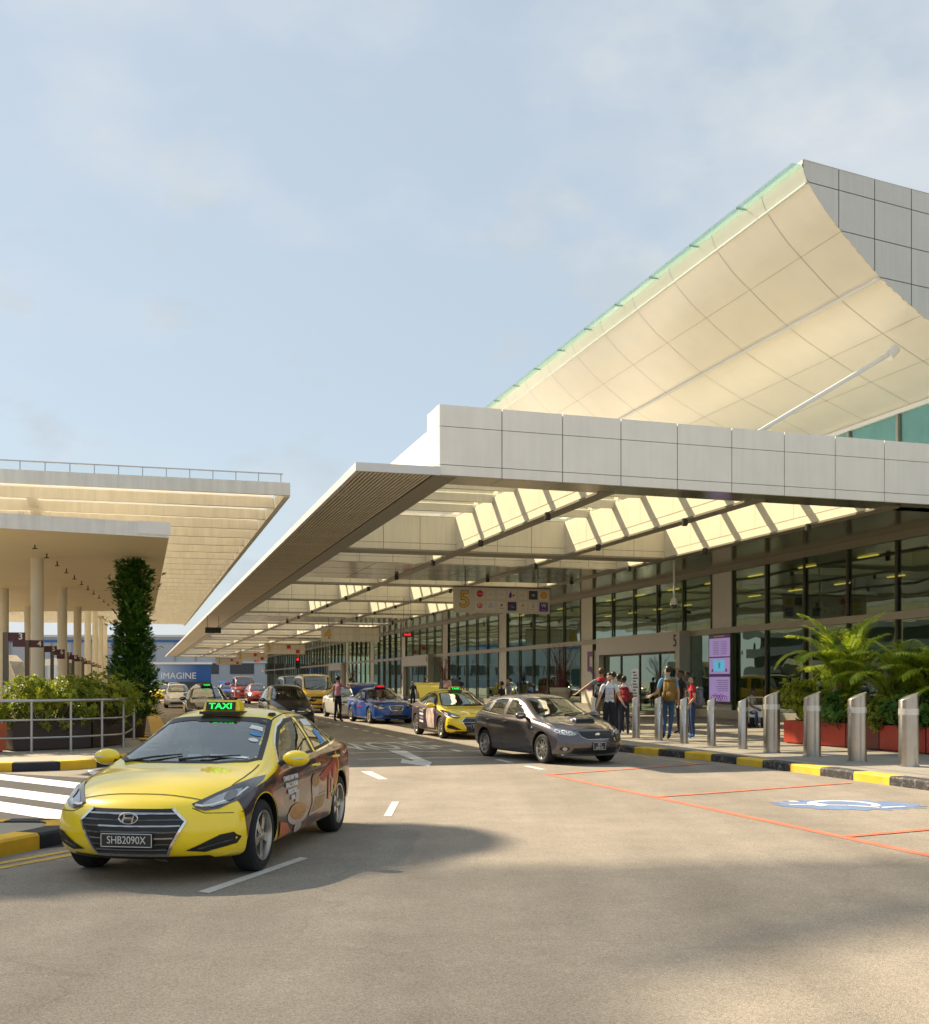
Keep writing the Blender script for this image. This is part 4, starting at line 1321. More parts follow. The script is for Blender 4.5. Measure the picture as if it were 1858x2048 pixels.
hb = P(361, 225)
hd = empty('hoarding', (hb.x, 225, 0), 0, 'blue printed hoarding reading IMAGINE at the far end of the road', 'hoarding')
mh, nt, b = node_mat('hoarding_print')
n_, l_ = nt.nodes, nt.links
tc_ = n_.new('ShaderNodeTexCoord'); sp = n_.new('ShaderNodeSeparateXYZ'); l_.new(tc_.outputs['Object'], sp.inputs['Vector'])
mr = n_.new('ShaderNodeMapRange'); mr.inputs['From Min'].default_value = -6.2; mr.inputs['From Max'].default_value = 3.5
l_.new(sp.outputs['X'], mr.inputs['Value'])
rp = n_.new('ShaderNodeValToRGB'); rp.color_ramp.elements[0].color = (.42, .52, .66, 1); rp.color_ramp.elements[1].color = (.015, .10, .36, 1)
l_.new(mr.outputs['Result'], rp.inputs['Fac'])
l_.new(rp.outputs['Color'], b.inputs['Base Color']); b.inputs['Roughness'].default_value = .5
MB().box(-6.3, 6.1, -.1, .1, 1.6, 5.1).build('panel', mh, hd)
MB().box(-6.5, 6.3, -.5, .3, 5.1, 5.45).build('top_rim', M_RAIL, hd)
link('lettering', textm('IMAGINE', 2.0, M_RAIL, .01), hd, (-.4, -.12, 2.75), None, (.9, 1, .9))
MB().box(-6.3, 6.1, -.3, .3, 0, 1.6).build('base', M_FARD, hd)

# ---- unseen boards and slats, added just outside the view to shade the near carriageway
kx, ky = SUN.x / SUN.z, SUN.y / SUN.z
def shade_deck(label, ZW, shp, cols, base):  # added shade caster; shp is the shadow wanted on the ground
    wk = empty('added_shade_deck', base, 0, label, 'shade_deck')
    wo = Vector(base)
    mb = MB(); poly = [(x + kx * ZW, y + ky * ZW) for x, y in shp]
    poly = [(p.x, p.y) for p in smooth_curve(poly + [poly[0]], 4)][:-1]
    ys = [y for _, y in poly]; yy = min(ys) + .05
    m_ = pm('concrete', (.42, .40, .37), .8, var=.1)
    while yy < max(ys):                               # boards fill the shadow outline, gaps let some sun through
        xs = []
        for i in range(len(poly)):
            (xa, ya), (xb, yb) = poly[i], poly[(i + 1) % len(poly)]
            if (ya > yy) != (yb > yy): xs.append(xa + (yy - ya) / (yb - ya) * (xb - xa))
        if len(xs) >= 2: MB().box(min(xs), max(xs), yy, yy + .168, ZW, ZW + .03).build('shade_board', m_, wk, org=wo)
        yy += .20
    MB().box(-42, -22, 21.2, 21.4, ZW - .4, ZW - .01).build('edge_beam', m_, wk, org=wo)
    for x, y in cols:
        MB().lathe([(.4, 0), (.4, ZW)], 16, 'z', (x, y, 0)).build('column', MATS['concrete'], wk, org=wo, smooth=True)
shade_deck('unseen rounded deck of open boards added at the left to shade the near road', 15.0,
        [(-26, 13.4), (-8, 13.3), (-1.4, 13.1), (-.6, 13.05), (0, 12.75), (.32, 12.2), (.44, 11.6), (.32, 11.0), (-.1, 10.4), (-.9, 9.6), (-2, 9.0), (-5, 8.2), (-12, 8.0), (-26, 8.2)],
        ((-36, 22.8), (-30, 23.6), (-24, 22.6)), (-38, 22, 0))
gz = 30.0  # unseen slats, added so the foreground lies in partial shade
gt = empty('added_shade_slats', (-44, 36, 0), 0, 'unseen steel slats added high at the left to soften the sun on the foreground', 'shade_slats')
go = Vector((-44, 36, 0))
for k in range(40):
    d = .15 * k
    xe = 9.5 - .275 * k
    pts = [(-22, 10.4 - d), (-6, 10.2 - d), (1.0, 10.1 - d)]
    pts = pts + [(xe * .6 + .4, 10.3 - d * .95 + .06 * xe), (xe, 10.5 - d * .9 + .08 * xe)] if xe > 2 else pts
    q = [(x + kx * gz, y + ky * gz, gz) for x, y in pts]
    mb = MB()
    for i in range(len(q) - 1):
        a_, b_ = q[i], q[i + 1]
        mb.hull8([(a_[0], a_[1] - .036, gz), (b_[0], b_[1] - .036, gz), (b_[0], b_[1] + .036, gz), (a_[0], a_[1] + .036, gz), (a_[0], a_[1] - .036, gz + .02), (b_[0], b_[1] - .036, gz + .02), (b_[0], b_[1] + .036, gz + .02), (a_[0], a_[1] + .036, gz + .02)])
    mb.build('slat', M_STEEL, gt, org=go)
for x, y in ((-50, 34.5), (-44, 35)):
    MB().lathe([(.35, 0), (.35, gz)], 14, 'z', (x, y, 0)).build('mast', M_STEEL, gt, org=go, smooth=True)
# ------------------------------------------------------------------ cars
def pchip(pts):
    xs = [p[0] for p in pts]; ys = [p[1] for p in pts]; n = len(xs)
    h = [xs[i + 1] - xs[i] for i in range(n - 1)]; dl_ = [(ys[i + 1] - ys[i]) / h[i] for i in range(n - 1)]
    m = [0] * n
    m[0], m[-1] = dl_[0], dl_[-1]
    for i in range(1, n - 1):
        m[i] = 0 if dl_[i - 1] * dl_[i] <= 0 else 2 * dl_[i - 1] * dl_[i] / (dl_[i - 1] + dl_[i]) if abs(dl_[i - 1] + dl_[i]) > 1e-9 else 0
    def f(x):
        if x <= xs[0]: return ys[0]
        if x >= xs[-1]: return ys[-1]
        for i in range(n - 1):
            if x <= xs[i + 1]: break
        t = (x - xs[i]) / h[i]
        return ((2 * t ** 3 - 3 * t * t + 1) * ys[i] + (t ** 3 - 2 * t * t + t) * h[i] * m[i] + (-2 * t ** 3 + 3 * t * t) * ys[i + 1] + (t ** 3 - t * t) * h[i] * m[i + 1])
    return f
def sstep(x): x = min(1, max(0, x)); return x * x * (3 - 2 * x)
def in_poly(x, y, poly):
    c = False; j = len(poly) - 1
    for i in range(len(poly)):
        (xi, yi), (xj, yj) = poly[i], poly[j]
        if (yi > y) != (yj > y) and x < (xj - xi) * (y - yi) / (yj - yi) + xi: c = not c
        j = i
    return c
def inset(poly, d):
    'polygon shrunk by about d'
    n = len(poly); area = sum(poly[i][0] * poly[(i + 1) % n][1] - poly[(i + 1) % n][0] * poly[i][1] for i in range(n))
    sg = 1 if area > 0 else -1
    out = []
    for i in range(n):
        a, b, c = Vector(poly[i - 1]), Vector(poly[i]), Vector(poly[(i + 1) % n])
        e1 = (b - a).normalized(); e2 = (c - b).normalized()
        n1 = Vector((-e1.y, e1.x)) * sg; n2 = Vector((-e2.y, e2.x)) * sg
        bis = n1 + n2
        if bis.length < 1e-4: bis = n1
        bis.normalize()
        k = d / max(.35, bis.dot(n1))
        out.append(tuple(b + bis * k))
    return out

M_DARKP = pm('black_plastic', (0.012, 0.012, 0.013), .45, var=.06)
M_SEAT = pm('seat_cloth', (0.07, 0.068, 0.065), .85)
M_CHROME = pm('chrome', (0.78, 0.78, 0.78), .08, metal=1.0, var=0)
M_SEAM = pm('panel_gap', (0.01, 0.01, 0.01), .8, var=0)
M_LAMPG = pm('lamp_bowl', (0.42, 0.43, 0.45), .12, metal=.9, var=.15, scale=25)
M_LAMPD = pm('lamp_bezel', (0.045, 0.048, 0.055), .08, coat=1.0, var=.1, scale=30)
M_LENS = pm('lamp_lens', (0.16, 0.17, 0.19), .03, metal=.6, coat=1.0, var=0)
M_TAIL = pm('tail_lamp', (0.40, 0.012, 0.015), .1, coat=.8, var=.1)
M_PLATE = pm('plate_black', (0.018, 0.018, 0.02), .4, var=.05)
M_PLTXT = pm('plate_text', (0.62, 0.62, 0.60), .5, var=0)
M_GLW = glass_mat('windscreen_glass', (0.58, 0.64, 0.63), 0.21)
M_GLS = glass_mat('side_glass', (0.42, 0.46, 0.42), 0.08)
M_LEDG = pm('led_green', (0.02, 0.85, 0.10), emit=.75, var=0)
M_LEDR = pm('led_red', (0.9, 0.02, 0.02), emit=.7, var=0)
M_STICK = pm('sticker_white', (0.72, 0.74, 0.74), .5, var=.05)
M_STICKB = pm('sticker_blue', (0.05, 0.28, 0.62), .5, var=.05)
def paint(name, col, metal=0.0):
    return pm('paint_' + name, col, .32 if not metal else .3, metal=metal, coat=1.0, var=.03, scale=2.0)

def wheel_meshes(r, rr, w, nsp, style):
    mb = MB()
    mb.lathe([(rr - .01, -w / 2), (r - .03, -w / 2), (r - .006, -w / 2 + .025), (r, -w / 2 + .05), (r, w / 2 - .05), (r - .006, w / 2 - .025), (r - .03, w / 2), (rr + .02, w / 2 + .006), (rr - .005, w / 2 - .01)], 36, 'y')
    ty = mb.mesh('tyre', M_TYRE, True, 30)
    mb = MB()
    mb.lathe([(rr, w / 2 - .004), (rr - .004, w / 2 + .004), (rr - .018, w / 2 - .002), (rr - .03, w / 2 - .05), (rr - .045, -w / 2 + .02)], 36, 'y', mi=0)
    mb.lathe([(.001, -.01), (rr - .035, -.01), (rr - .035, -.03), (.001, -.03)], 24, 'y', mi=1)
    yo = w / 2 - .012
    for k in range(nsp):
        a = 2 * math.pi * k / nsp
        offs = (-.085, .085) if style == 'split' else (0,)
        for da in offs:
            b0, b1 = a, a + da
            w0, w1 = (.030, .026) if style == 'split' else (.032, .022)
            pts = []
            for (rad, ang, ww, yy) in ((.05, b0 + da * .2, w0, yo - .012), (rr - .012, b1, w1, yo - .02)):
                c_, s_ = math.cos(ang), math.sin(ang)
                for sd, dy in ((-1, -.045), (1, -.045), (1, 0), (-1, 0)):
                    pts.append((rad * c_ - sd * ww * s_, yy + dy, rad * s_ + sd * ww * c_))
            mb.add(pts, [(0, 3, 2, 1), (4, 5, 6, 7), (0, 1, 5, 4), (1, 2, 6, 5), (2, 3, 7, 6), (3, 0, 4, 7)])
    mb.lathe([(.001, yo + .006), (.035, yo + .004), (.06, yo - .008), (.065, yo - .04)], 20, 'y')
    for k in range(5):
        a = 2 * math.pi * (k + .5) / 5
        mb.lathe([(.001, yo), (.011, yo - .002), (.012, yo - .02)], 6, 'y', (.046 * math.cos(a), 0, .046 * math.sin(a)), mi=1)
    rm = mb.mesh('rim', [M_RIMS, M_DARKP], True, 30)
    bm = bmesh.new(); bm.from_mesh(rm); bmesh.ops.recalc_face_normals(bm, faces=bm.faces[:]); bm.to_mesh(rm); bm.free()
    bm = bmesh.new(); bm.from_mesh(ty); bmesh.ops.recalc_face_normals(bm, faces=bm.faces[:]); bm.to_mesh(ty); bm.free()
    return ty, rm

class Car:
    def __init__(s, name, label, sp, pm_, group=None):
        s.sp = sp; s.paint = pm_
        s.root = empty(name, (0, 0, 0), 0, label, sp.get('cat', 'car'), group)
        s.body()
    def section(s, x):
        sp = s.sp
        zb, hw, zbelt, ztop, wt = s.f['zb'](x), s.f['hw'](x), s.f['belt'](x), s.f['top'](x), s.f['wt'](x)
        gap = ztop - zbelt
        dr = min(.085, .03 + gap * .16)
        if ztop - dr < zbelt + .012: dr = max(.008, ztop - zbelt - .012)
        ws = max(sp.get('ws', .945) * hw, wt)
        c = [(0, zb), (.70 * hw, zb), (.93 * hw, zb + .03), (.985 * hw, zb + .15), (hw, zb + .5 * (zbelt - zb)), (.992 * hw, zbelt - .10), (ws, zbelt),
             ((ws + wt) / 2 + .02 * min(1, gap / .3), zbelt + (ztop - dr - zbelt) * .52), (wt, ztop - dr), (.62 * wt, ztop - .25 * dr), (0, ztop)]
        return [(p.x, p.y) for p in smooth_curve([(a, b) for a, b in c], 4)]
    def body(s):
        sp = s.sp
        s.f = {k: pchip(sp[k]) for k in ('zb', 'hw', 'belt', 'top', 'wt')}
        xr, xf = sp['xr'], sp['xf']
        NX = 76
        xs = [xr + (xf - xr) * i / (NX - 1) for i in range(NX)]
        vs, fs = [], []
        H = None
        def ring(x, k=1.0):
            half = s.section(x)
            zc = sp.get('zc', .5)
            pts = [(y, z) for y, z in half] + [(-y, z) for y, z in half[-2:0:-1]]
            return [(x, y * k, zc + (z - zc) * k) for y, z in pts]
        caps = [(0.0, 0), (.35, .13), (.62, .12), (.82, .095), (.93, .055), (.985, .015)]
        rings = []
        for k, dx in caps[1:]: rings.append([(xr - dx * .55, y, z) for _, y, z in ring(xr, k)])
        for x in xs: rings.append(ring(x))
        for k, dx in reversed(caps[1:]): rings.append([(xf + dx * .55, y, z) for _, y, z in ring(xf, k)])
        n = len(rings[0])
        for r_ in rings: vs += r_
        m = len(rings)
        for i in range(m - 1):
            for j in range(n):
                fs.append((i * n + j, i * n + (j + 1) % n, (i + 1) * n + (j + 1) % n, (i + 1) * n + j))
        ca = len(vs); vs.append((xr - .075, 0, sp.get('zc', .5))); vs.append((xf + .075, 0, sp.get('zc', .5)))
        for j in range(n):
            fs.append((ca, (j + 1) % n, j))
            fs.append((ca + 1, (m - 1) * n + j, (m - 1) * n + (j + 1) % n))
        # nose and tail: corners swept back in plan, profile in side view
        nf, nr = pchip(sp['nose']), pchip(sp['tail'])
        hwm = max(h for _, h in sp['hw'])
        out = []
        lf, lr = sp.get('lf', 1.0), sp.get('lr', .8)
        for x, y, z in vs:
            uf = min(1.1, max(0, (x - (xf - lf)) / lf)); ur = min(1.1, max(0, (xr + lr - x) / lr))
            yy = min(1, abs(y) / hwm)
            x2 = x - sp['sweep'] * yy ** 2.4 * uf ** 1.4 - nf(z) * uf ** 2
            x2 = x2 + sp.get('sweepr', .2) * yy ** 2.6 * ur ** 1.4 + nr(z) * ur ** 2
            out.append((x2, y, z))
        me = bpy.data.meshes.new('body')
        me.from_pydata(out, [], fs)
        bm = bmesh.new(); bm.from_mesh(me)
        bmesh.ops.recalc_face_normals(bm, faces=bm.faces[:])
        s.bvh = BVHTree.FromBMesh(bm)
        bm.to_mesh(me); bm.free()
        me.materials.append(s.paint); me.materials.append(M_DARKP)
        # wheel arches cut out of the flanks
        o = bpy.data.objects.new('body', me); COL.objects.link(o)
        cb = bmesh.new()
        r = sp['r'] + sp.get('arch', .05)
        for ax in sp['axles']:
            for sd in (-1, 1):
                y0 = sd * (hwm + .2); y1 = sd * (hwm - .30)
                mt = Matrix.Translation((ax, (y0 + y1) / 2, sp['r'] + .01)) @ Matrix.Rotation(R(90), 4, 'X')
                bmesh.ops.create_cone(cb, cap_ends=True, segments=40, radius1=r, radius2=r, depth=abs(y1 - y0), matrix=mt)
        for f_ in cb.faces: f_.material_index = 1
        cme = bpy.data.meshes.new('cut'); cb.to_mesh(cme); cb.free()
        cme.materials.append(s.paint); cme.materials.append(M_DARKP)
        co = bpy.data.objects.new('cut', cme); COL.objects.link(co)
        md = o.modifiers.new('b', 'BOOLEAN'); md.object = co; md.operation = 'DIFFERENCE'; md.solver = 'EXACT'
        try: md.material_mode = 'INDEX'
        except Exception: pass
        dg = bpy.context.evaluated_depsgraph_get()
        me2 = bpy.data.meshes.new_from_object(o.evaluated_get(dg))
        bpy.data.objects.remove(o); bpy.data.objects.remove(co); bpy.data.meshes.remove(me); bpy.data.meshes.remove(cme)
        # window openings
        bm = bmesh.new(); bm.from_mesh(me2)
        kill = []
        side = [inset(p, .035) for p in sp.get('side_win', [])]
        ws_ = inset(s.mir(sp['screen']), .045) if 'screen' in sp else None
        rs_ = inset(s.mir(sp['rear_win']), .045) if 'rear_win' in sp else None
        hide = sp.get('drop_rear')          # boot lid taken off when it stands open
        for f_ in bm.faces:
            c = f_.calc_center_median()
            nrm = f_.normal
            if f_.material_index == 1: continue
            if any(in_poly(c.x, c.z, p) for p in side) and abs(c.y) > .3 and abs(nrm.y) > .3: kill.append(f_); continue
            if nrm.z > .12 and ((ws_ and in_poly(c.x, c.y, ws_)) or (rs_ and in_poly(c.x, c.y, rs_))): kill.append(f_)
        bmesh.ops.delete(bm, geom=kill, context='FACES')
        bm.to_mesh(me2); bm.free()
        me2.polygons.foreach_set('use_smooth', [True] * len(me2.polygons))
        me2.set_sharp_from_angle(angle=R(50))
        me2.name = 'body'
        s.o = link('body', me2, s.root)
        # glass
        for p in sp.get('side_win', []):
            for sd in (1, -1):
                w = s.patch('side_window', p, 'left' if sd > 0 else 'right', M_GLS, .001)
                s.frame(w, 'window_seal', p, 'left' if sd > 0 else 'right', .03, M_DARKP, .003)
        if 'screen' in sp:
            w = s.patch('windscreen', s.mir(sp['screen']), 'top', M_GLW, .001)
            s.frame(w, 'screen_border', s.mir(sp['screen']), 'top', .05, M_DARKP, .003)
        if 'rear_win' in sp:
            w = s.patch('rear_window', s.mir(sp['rear_win']), 'top', M_GLS, .001)
            s.frame(w, 'window_border', s.mir(sp['rear_win']), 'top', .04, M_DARKP, .003)
        # wheels
        ty, rm = wheel_meshes(sp['r'], sp['rr'], .215, sp.get('spokes', 5), sp.get('rim', 'split'))
        for ax in sp['axles']:
            for sd in (1, -1):
                yw = sd * (s.f['hw'](ax) - .125)
                w = link('wheel', rm, s.root, (ax, yw, sp['r']), (0, rng.uniform(0, 6), 0 if sd > 0 else math.pi))
                link('tyre', ty, w)
        # cabin: floor tub, seats, dash, wheel
        xs0, xs1 = sp['cabin']
        hw = s.f['hw'](0)
        zi = s.f['belt'](0)
        mb = MB(); mb.box(xs0 + .1, xs1 + .35, -hw + .16, hw - .16, .22, .30); mb.box(xs1 + .12, xs1 + .45, -hw + .2, hw - .2, .3, zi - .06)
        mb.box(xs0 - .05, xs0 + .12, -hw + .2, hw - .2, .3, zi)
        cab = mb.build('cabin', M_SEAT, s.root)
        seatm = MB()
        seatm.hull8([(-.25, -.24, .30), (.28, -.24, .30), (.28, .24, .30), (-.25, .24, .30), (-.25, -.24, .50), (.28, -.24, .55), (.28, .24, .55), (-.25, .24, .50)])
        seatm.hull8([(-.30, -.24, .45), (-.16, -.24, .45), (-.16, .24, .45), (-.30, .24, .45), (-.48, -.20, 1.02), (-.38, -.20, 1.02), (-.38, .20, 1.02), (-.48, .20, 1.02)])
        seatm.hull8([(-.50, -.12, 1.04), (-.42, -.12, 1.04), (-.42, .12, 1.04), (-.50, .12, 1.04), (-.53, -.11, 1.22), (-.45, -.11, 1.22), (-.45, .11, 1.22), (-.53, .11, 1.22)])
        sm = seatm.mesh('seat', M_SEAT)
        fx_ = sp.get('seat_x', .05)
        for sd in (-1, 1): link('seat', sm, cab, (fx_, sd * .37, sp.get('seat_z', 0)))
        for sd in (-1, 0, 1): link('seat', sm, cab, (fx_ - .92, sd * .44, sp.get('seat_z', 0) - .02), None, (.9, .9, .9))
        mb = MB()
        for k in range(20):
            a, b = 2 * math.pi * k / 20, 2 * math.pi * (k + 1) / 20
            mb.tube([(.02 * math.sin(a), .18 * math.cos(a), .18 * math.sin(a)), (.02 * math.sin(b), .18 * math.cos(b), .18 * math.sin(b))], .014, 5, cap=False)
        mb.build('steering_wheel', M_DARKP, cab, (xs1 - .02, -.37, zi - .06), rot=(0, R(-25), 0))
    def mir(s, half):
        'half outline from the front centre round to the rear centre, mirrored'
        return list(half) + [(x, -y) for x, y in reversed(half) if abs(y) > 1e-6]
    def ray(s, a, b, axis):
        if axis == 'front': o, d = Vector((6, a, b)), Vector((-1, 0, 0))
        elif axis == 'rear': o, d = Vector((-6, a, b)), Vector((1, 0, 0))
        elif axis == 'left': o, d = Vector((a, 4, b)), Vector((0, -1, 0))
        elif axis == 'right': o, d = Vector((a, -4, b)), Vector((0, 1, 0))
        else: o, d = Vector((a, b, 6)), Vector((0, 0, -1))
        loc, nrm, i, _ = s.bvh.ray_cast(o, d)
        if loc is None or (axis in ('left', 'right') and abs(loc.y) < .25):
            g = o + d * (3.2 if axis in ('left', 'right') else 3.8 if axis in ('front', 'rear') else 5.0)
            loc, nrm, i, _ = s.bvh.find_nearest(g)
        if nrm.dot(d) > 0: nrm = -nrm
        return loc, nrm
    def patch(s, name, poly, axis, m, off=.004, grid=.06, parent=None, bulge=0.0):
        pts = []
        n = len(poly)
        for i in range(n):
            a, b = Vector(poly[i]), Vector(poly[(i + 1) % n])
            k = max(1, int((b - a).length / grid))
            for q in range(k): pts.append(a.lerp(b, q / k))
        ne = len(pts)
        x0, x1 = min(p.x for p in pts), max(p.x for p in pts); y0, y1 = min(p.y for p in pts), max(p.y for p in pts)
        ins = inset([tuple(p) for p in pts], grid * .4)
        gx = x0 + grid * .5
        while gx < x1:
            gy = y0 + grid * .5
            while gy < y1:
                if in_poly(gx, gy, ins): pts.append(Vector((gx, gy)))
                gy += grid
            gx += grid
        v, e, f, _, _, _ = geometry.delaunay_2d_cdt(pts, [(i, (i + 1) % ne) for i in range(ne)], [], 1, 1e-6)
        mb = MB(); out = []
        for p in v:
            l_, nn = s.ray(p.x, p.y, axis)
            out.append(l_ + nn * off)
        mb.add(out, f)
        o = mb.build(name, m, parent or s.root)
        bm = bmesh.new(); bm.from_mesh(o.data); bmesh.ops.recalc_face_normals(bm, faces=bm.faces[:]); bm.to_mesh(o.data); bm.free()
        o.data.polygons.foreach_set('use_smooth', [True] * len(o.data.polygons))
        return o
    def strip(s, name, line, axis, w, m, off=.004, parent=None, closed=False, step=.05, depth=0.0):
        pts = [Vector(p) for p in line]
        if closed: pts.append(pts[0])
        dn = []
        for i in range(len(pts) - 1):
            k = max(1, int((pts[i + 1] - pts[i]).length / step))
            for q in range(k): dn.append(pts[i].lerp(pts[i + 1], q / k))
        dn.append(pts[-1])
        L, Rr, Lb, Rb = [], [], [], []
        N = len(dn)
        for i, p in enumerate(dn):
            if closed: d = dn[(i + 1) % (N - 1)] - dn[i - 1 if i else N - 2]
            else: d = dn[min(i + 1, N - 1)] - dn[max(i - 1, 0)]
            d.normalize(); nn2 = Vector((-d.y, d.x)) * w / 2
            a, na = s.ray(p.x + nn2.x, p.y + nn2.y, axis); b, nb = s.ray(p.x - nn2.x, p.y - nn2.y, axis)
            L.append(a + na * off); Rr.append(b + nb * off)
            Lb.append(a); Rb.append(b)
        mb = MB()
        mb.add(L + Rr, [(i, i + 1, N + i + 1, N + i) for i in range(N - 1)])
        if off > .005:
            mb.add(L + Lb, [(i, i + 1, N + i + 1, N + i) for i in range(N - 1)])
            mb.add(Rr + Rb, [(i, i + 1, N + i + 1, N + i) for i in range(N - 1)])
        return mb.build(name, m, parent or s.root)
    def frame(s, parent, name, poly, axis, w, m, off):
        'border just inside an outline'
        a = [Vector(p) for p in poly]; b = [Vector(p) for p in inset(poly, w)]
        n = len(a); mb = MB()
        o1, o2 = [], []
        for i in range(n):
            k = max(1, int((a[(i + 1) % n] - a[i]).length / .06))
            for q in range(k):
                p = a[i].lerp(a[(i + 1) % n], q / k); r_ = b[i].lerp(b[(i + 1) % n], q / k)
                l1, n1 = s.ray(p.x, p.y, axis); l2, n2 = s.ray(r_.x, r_.y, axis)
                o1.append(l1 + n1 * off); o2.append(l2 + n2 * off)
        N = len(o1)
        mb.add(o1 + o2, [(i, (i + 1) % N, N + (i + 1) % N, N + i) for i in range(N)])
        return mb.build(name, m, parent)
    def both(s, fn):
        for sd in (1, -1): fn(sd)
    def mirrors(s, x, z, m, size=1.0, y=None):
        for sd in (1, -1):
            l_, nn = s.ray(x, z, 'left' if sd > 0 else 'right')
            mb = MB()
            mb.ball((-.02, sd * .16 * size, .03), (.085 * size, .125 * size, .075 * size), 16, 10)
            for i, (a, b, c) in enumerate(mb.v):
                if a < -.04: mb.v[i] = (-.04 - (a + .04) * -.15, b, c)
            mo = mb.build('wing_mirror', m, s.root, l_, smooth=True, angle=50)
            MB().hull8([(-.05, 0, -.05), (.05, 0, -.05), (.03, sd * .09, -.02), (-.04, sd * .09, -.02), (-.05, 0, -.01), (.05, 0, -.01), (.03, sd * .09, .02), (-.04, sd * .09, .02)]).build('mirror_arm', M_DARKP, mo)
            MB().ball((-.052, sd * .16 * size, .03), (.006, .10 * size, .058 * size), 14, 8).build('mirror_glass', M_CHROME, mo)
            MB().ball((.060 * size, sd * .19 * size, .035), (.008, .065, .009), 10, 6).build('mirror_lamp', M_STICK, mo)
    def handles(s, pts, m):
        for x, z in pts:
            for sd in (1, -1):
                l_, nn = s.ray(x, z, 'left' if sd > 0 else 'right')
                MB().tube([(-.10, 0, 0), (-.07, sd * .035, .005), (.07, sd * .035, .005), (.10, 0, 0)], [.012, .016, .016, .012], 8).build('door_handle', m, s.root, l_, smooth=True)
                MB().ball((0, sd * .004, -.006), (.06, .006, .028), 12, 6).build('handle_recess', M_SEAM, s.root, l_)
    def plate(s, text, z, w=.48, h=.13, rear=False, two=None, x_off=.02):
        l_, nn = s.ray(0, z, 'rear' if rear else 'front')
        sg = -1 if rear else 1
        e = MB().box(-.012, .012, -w / 2, w / 2, -h / 2, h / 2).build('number_plate', M_PLATE, s.root, l_ + Vector((sg * x_off, 0, 0)))
        rz = R(90) if not rear else R(-90)
        if two:
            link('plate_lettering', textm(two[0], h * .46, M_PLTXT, .001), e, (sg * .0135, 0, h * .22), (0, 0, rz), (.95, 1, 1))
            link('plate_lettering', textm(two[1], h * .46, M_PLTXT, .001), e, (sg * .0135, 0, -h * .22), (0, 0, rz), (.95, 1, 1))
        else:
            link('plate_lettering', textm(text, h * .80, M_PLTXT, .001), e, (sg * .0135, 0, 0), (0, 0, rz), (.86, 1, 1))
        fr = MB(); t = .006
        for a0, a1, b0, b1 in ((-w / 2, w / 2, h / 2 - t, h / 2), (-w / 2, w / 2, -h / 2, -h / 2 + t), (-w / 2, -w / 2 + t, -h / 2, h / 2), (w / 2 - t, w / 2, -h / 2, h / 2)):
            fr.box(sg * .012 - .001, sg * .012 + .002, a0, a1, b0, b1)
        fr.build('plate_rim', M_PLTXT, e)
    def taxi_sign(s, x, m, led, text, w=.62, red=False):
        l_, nn = s.ray(x, 0, 'top')
        z = l_.z + .004
        mb = MB()
        hw = w / 2
        mb.hull8([(-.10, -hw, 0), (.10, -hw, 0), (.10, hw, 0), (-.10, hw, 0), (-.07, -hw + .03, .125), (.07, -hw + .03, .125), (.07, hw - .03, .125), (-.07, hw - .03, .125)])
        bm = bmesh.new(); me = mb.mesh('taxi_sign', m); bm.from_mesh(me)
        bmesh.ops.bevel(bm, geom=bm.edges[:], offset=.018, segments=2, affect='EDGES'); bm.to_mesh(me); bm.free()
        me.polygons.foreach_set('use_smooth', [True] * len(me.polygons)); me.set_sharp_from_angle(angle=R(40))
        e = link('taxi_sign', me, s.root, (x, 0, z))
        MB().hull8([(.108, -hw + .05, .02), (.110, -hw + .05, .02), (.110, hw - .05, .02), (.108, hw - .05, .02), (.084, -hw + .05, .108), (.087, -hw + .05, .108), (.087, hw - .05, .108), (.084, hw - .05, .108)]).build('sign_face', M_PLATE, e)
        t = link('sign_lettering', textm(text, .105, led, .002, bold=.0015), e, (.104, 0, .062), (R(-14), 0, R(90)), (1.1, 1, .85))
        MB().box(-.13, .14, -hw - .01, hw + .01, -.02, .008).build('sign_base', M_DARKP, e)
        return e
    def place(s, loc, rz, sc=1.0):
        s.root.location = loc; s.root.rotation_euler = (0, 0, rz); s.root.scale = (sc, sc, sc)
        return s.root

def car_pose(fpx, rpx, side, wb, hw, sc=1.0, ytrim=0.0):
    'stance from the ground contacts of the front and rear wheel on one side, as seen in the photograph'
    f_ = G(*fpx); k = (rpx[0] - CX) / F
    best = None
    rear_guess = G(*rpx)
    for i in range(1, 800):
        Y = f_.y + wb * sc * (i / 400 - 1)
        p = Vector((k * Y, Y, 0)); e = abs((p - f_).length - wb * sc) + .02 * abs(Y - rear_guess.y)
        if best is None or e < best[0]: best = (e, p)
    r_ = best[1]
    h = (f_ - r_).normalized()
    left = Vector((-h.y, h.x, 0))
    c = (f_ + r_) / 2 + left * (-(hw - .05) * sc if side == 'L' else (hw - .05) * sc)
    return c, math.atan2(h.y, h.x)
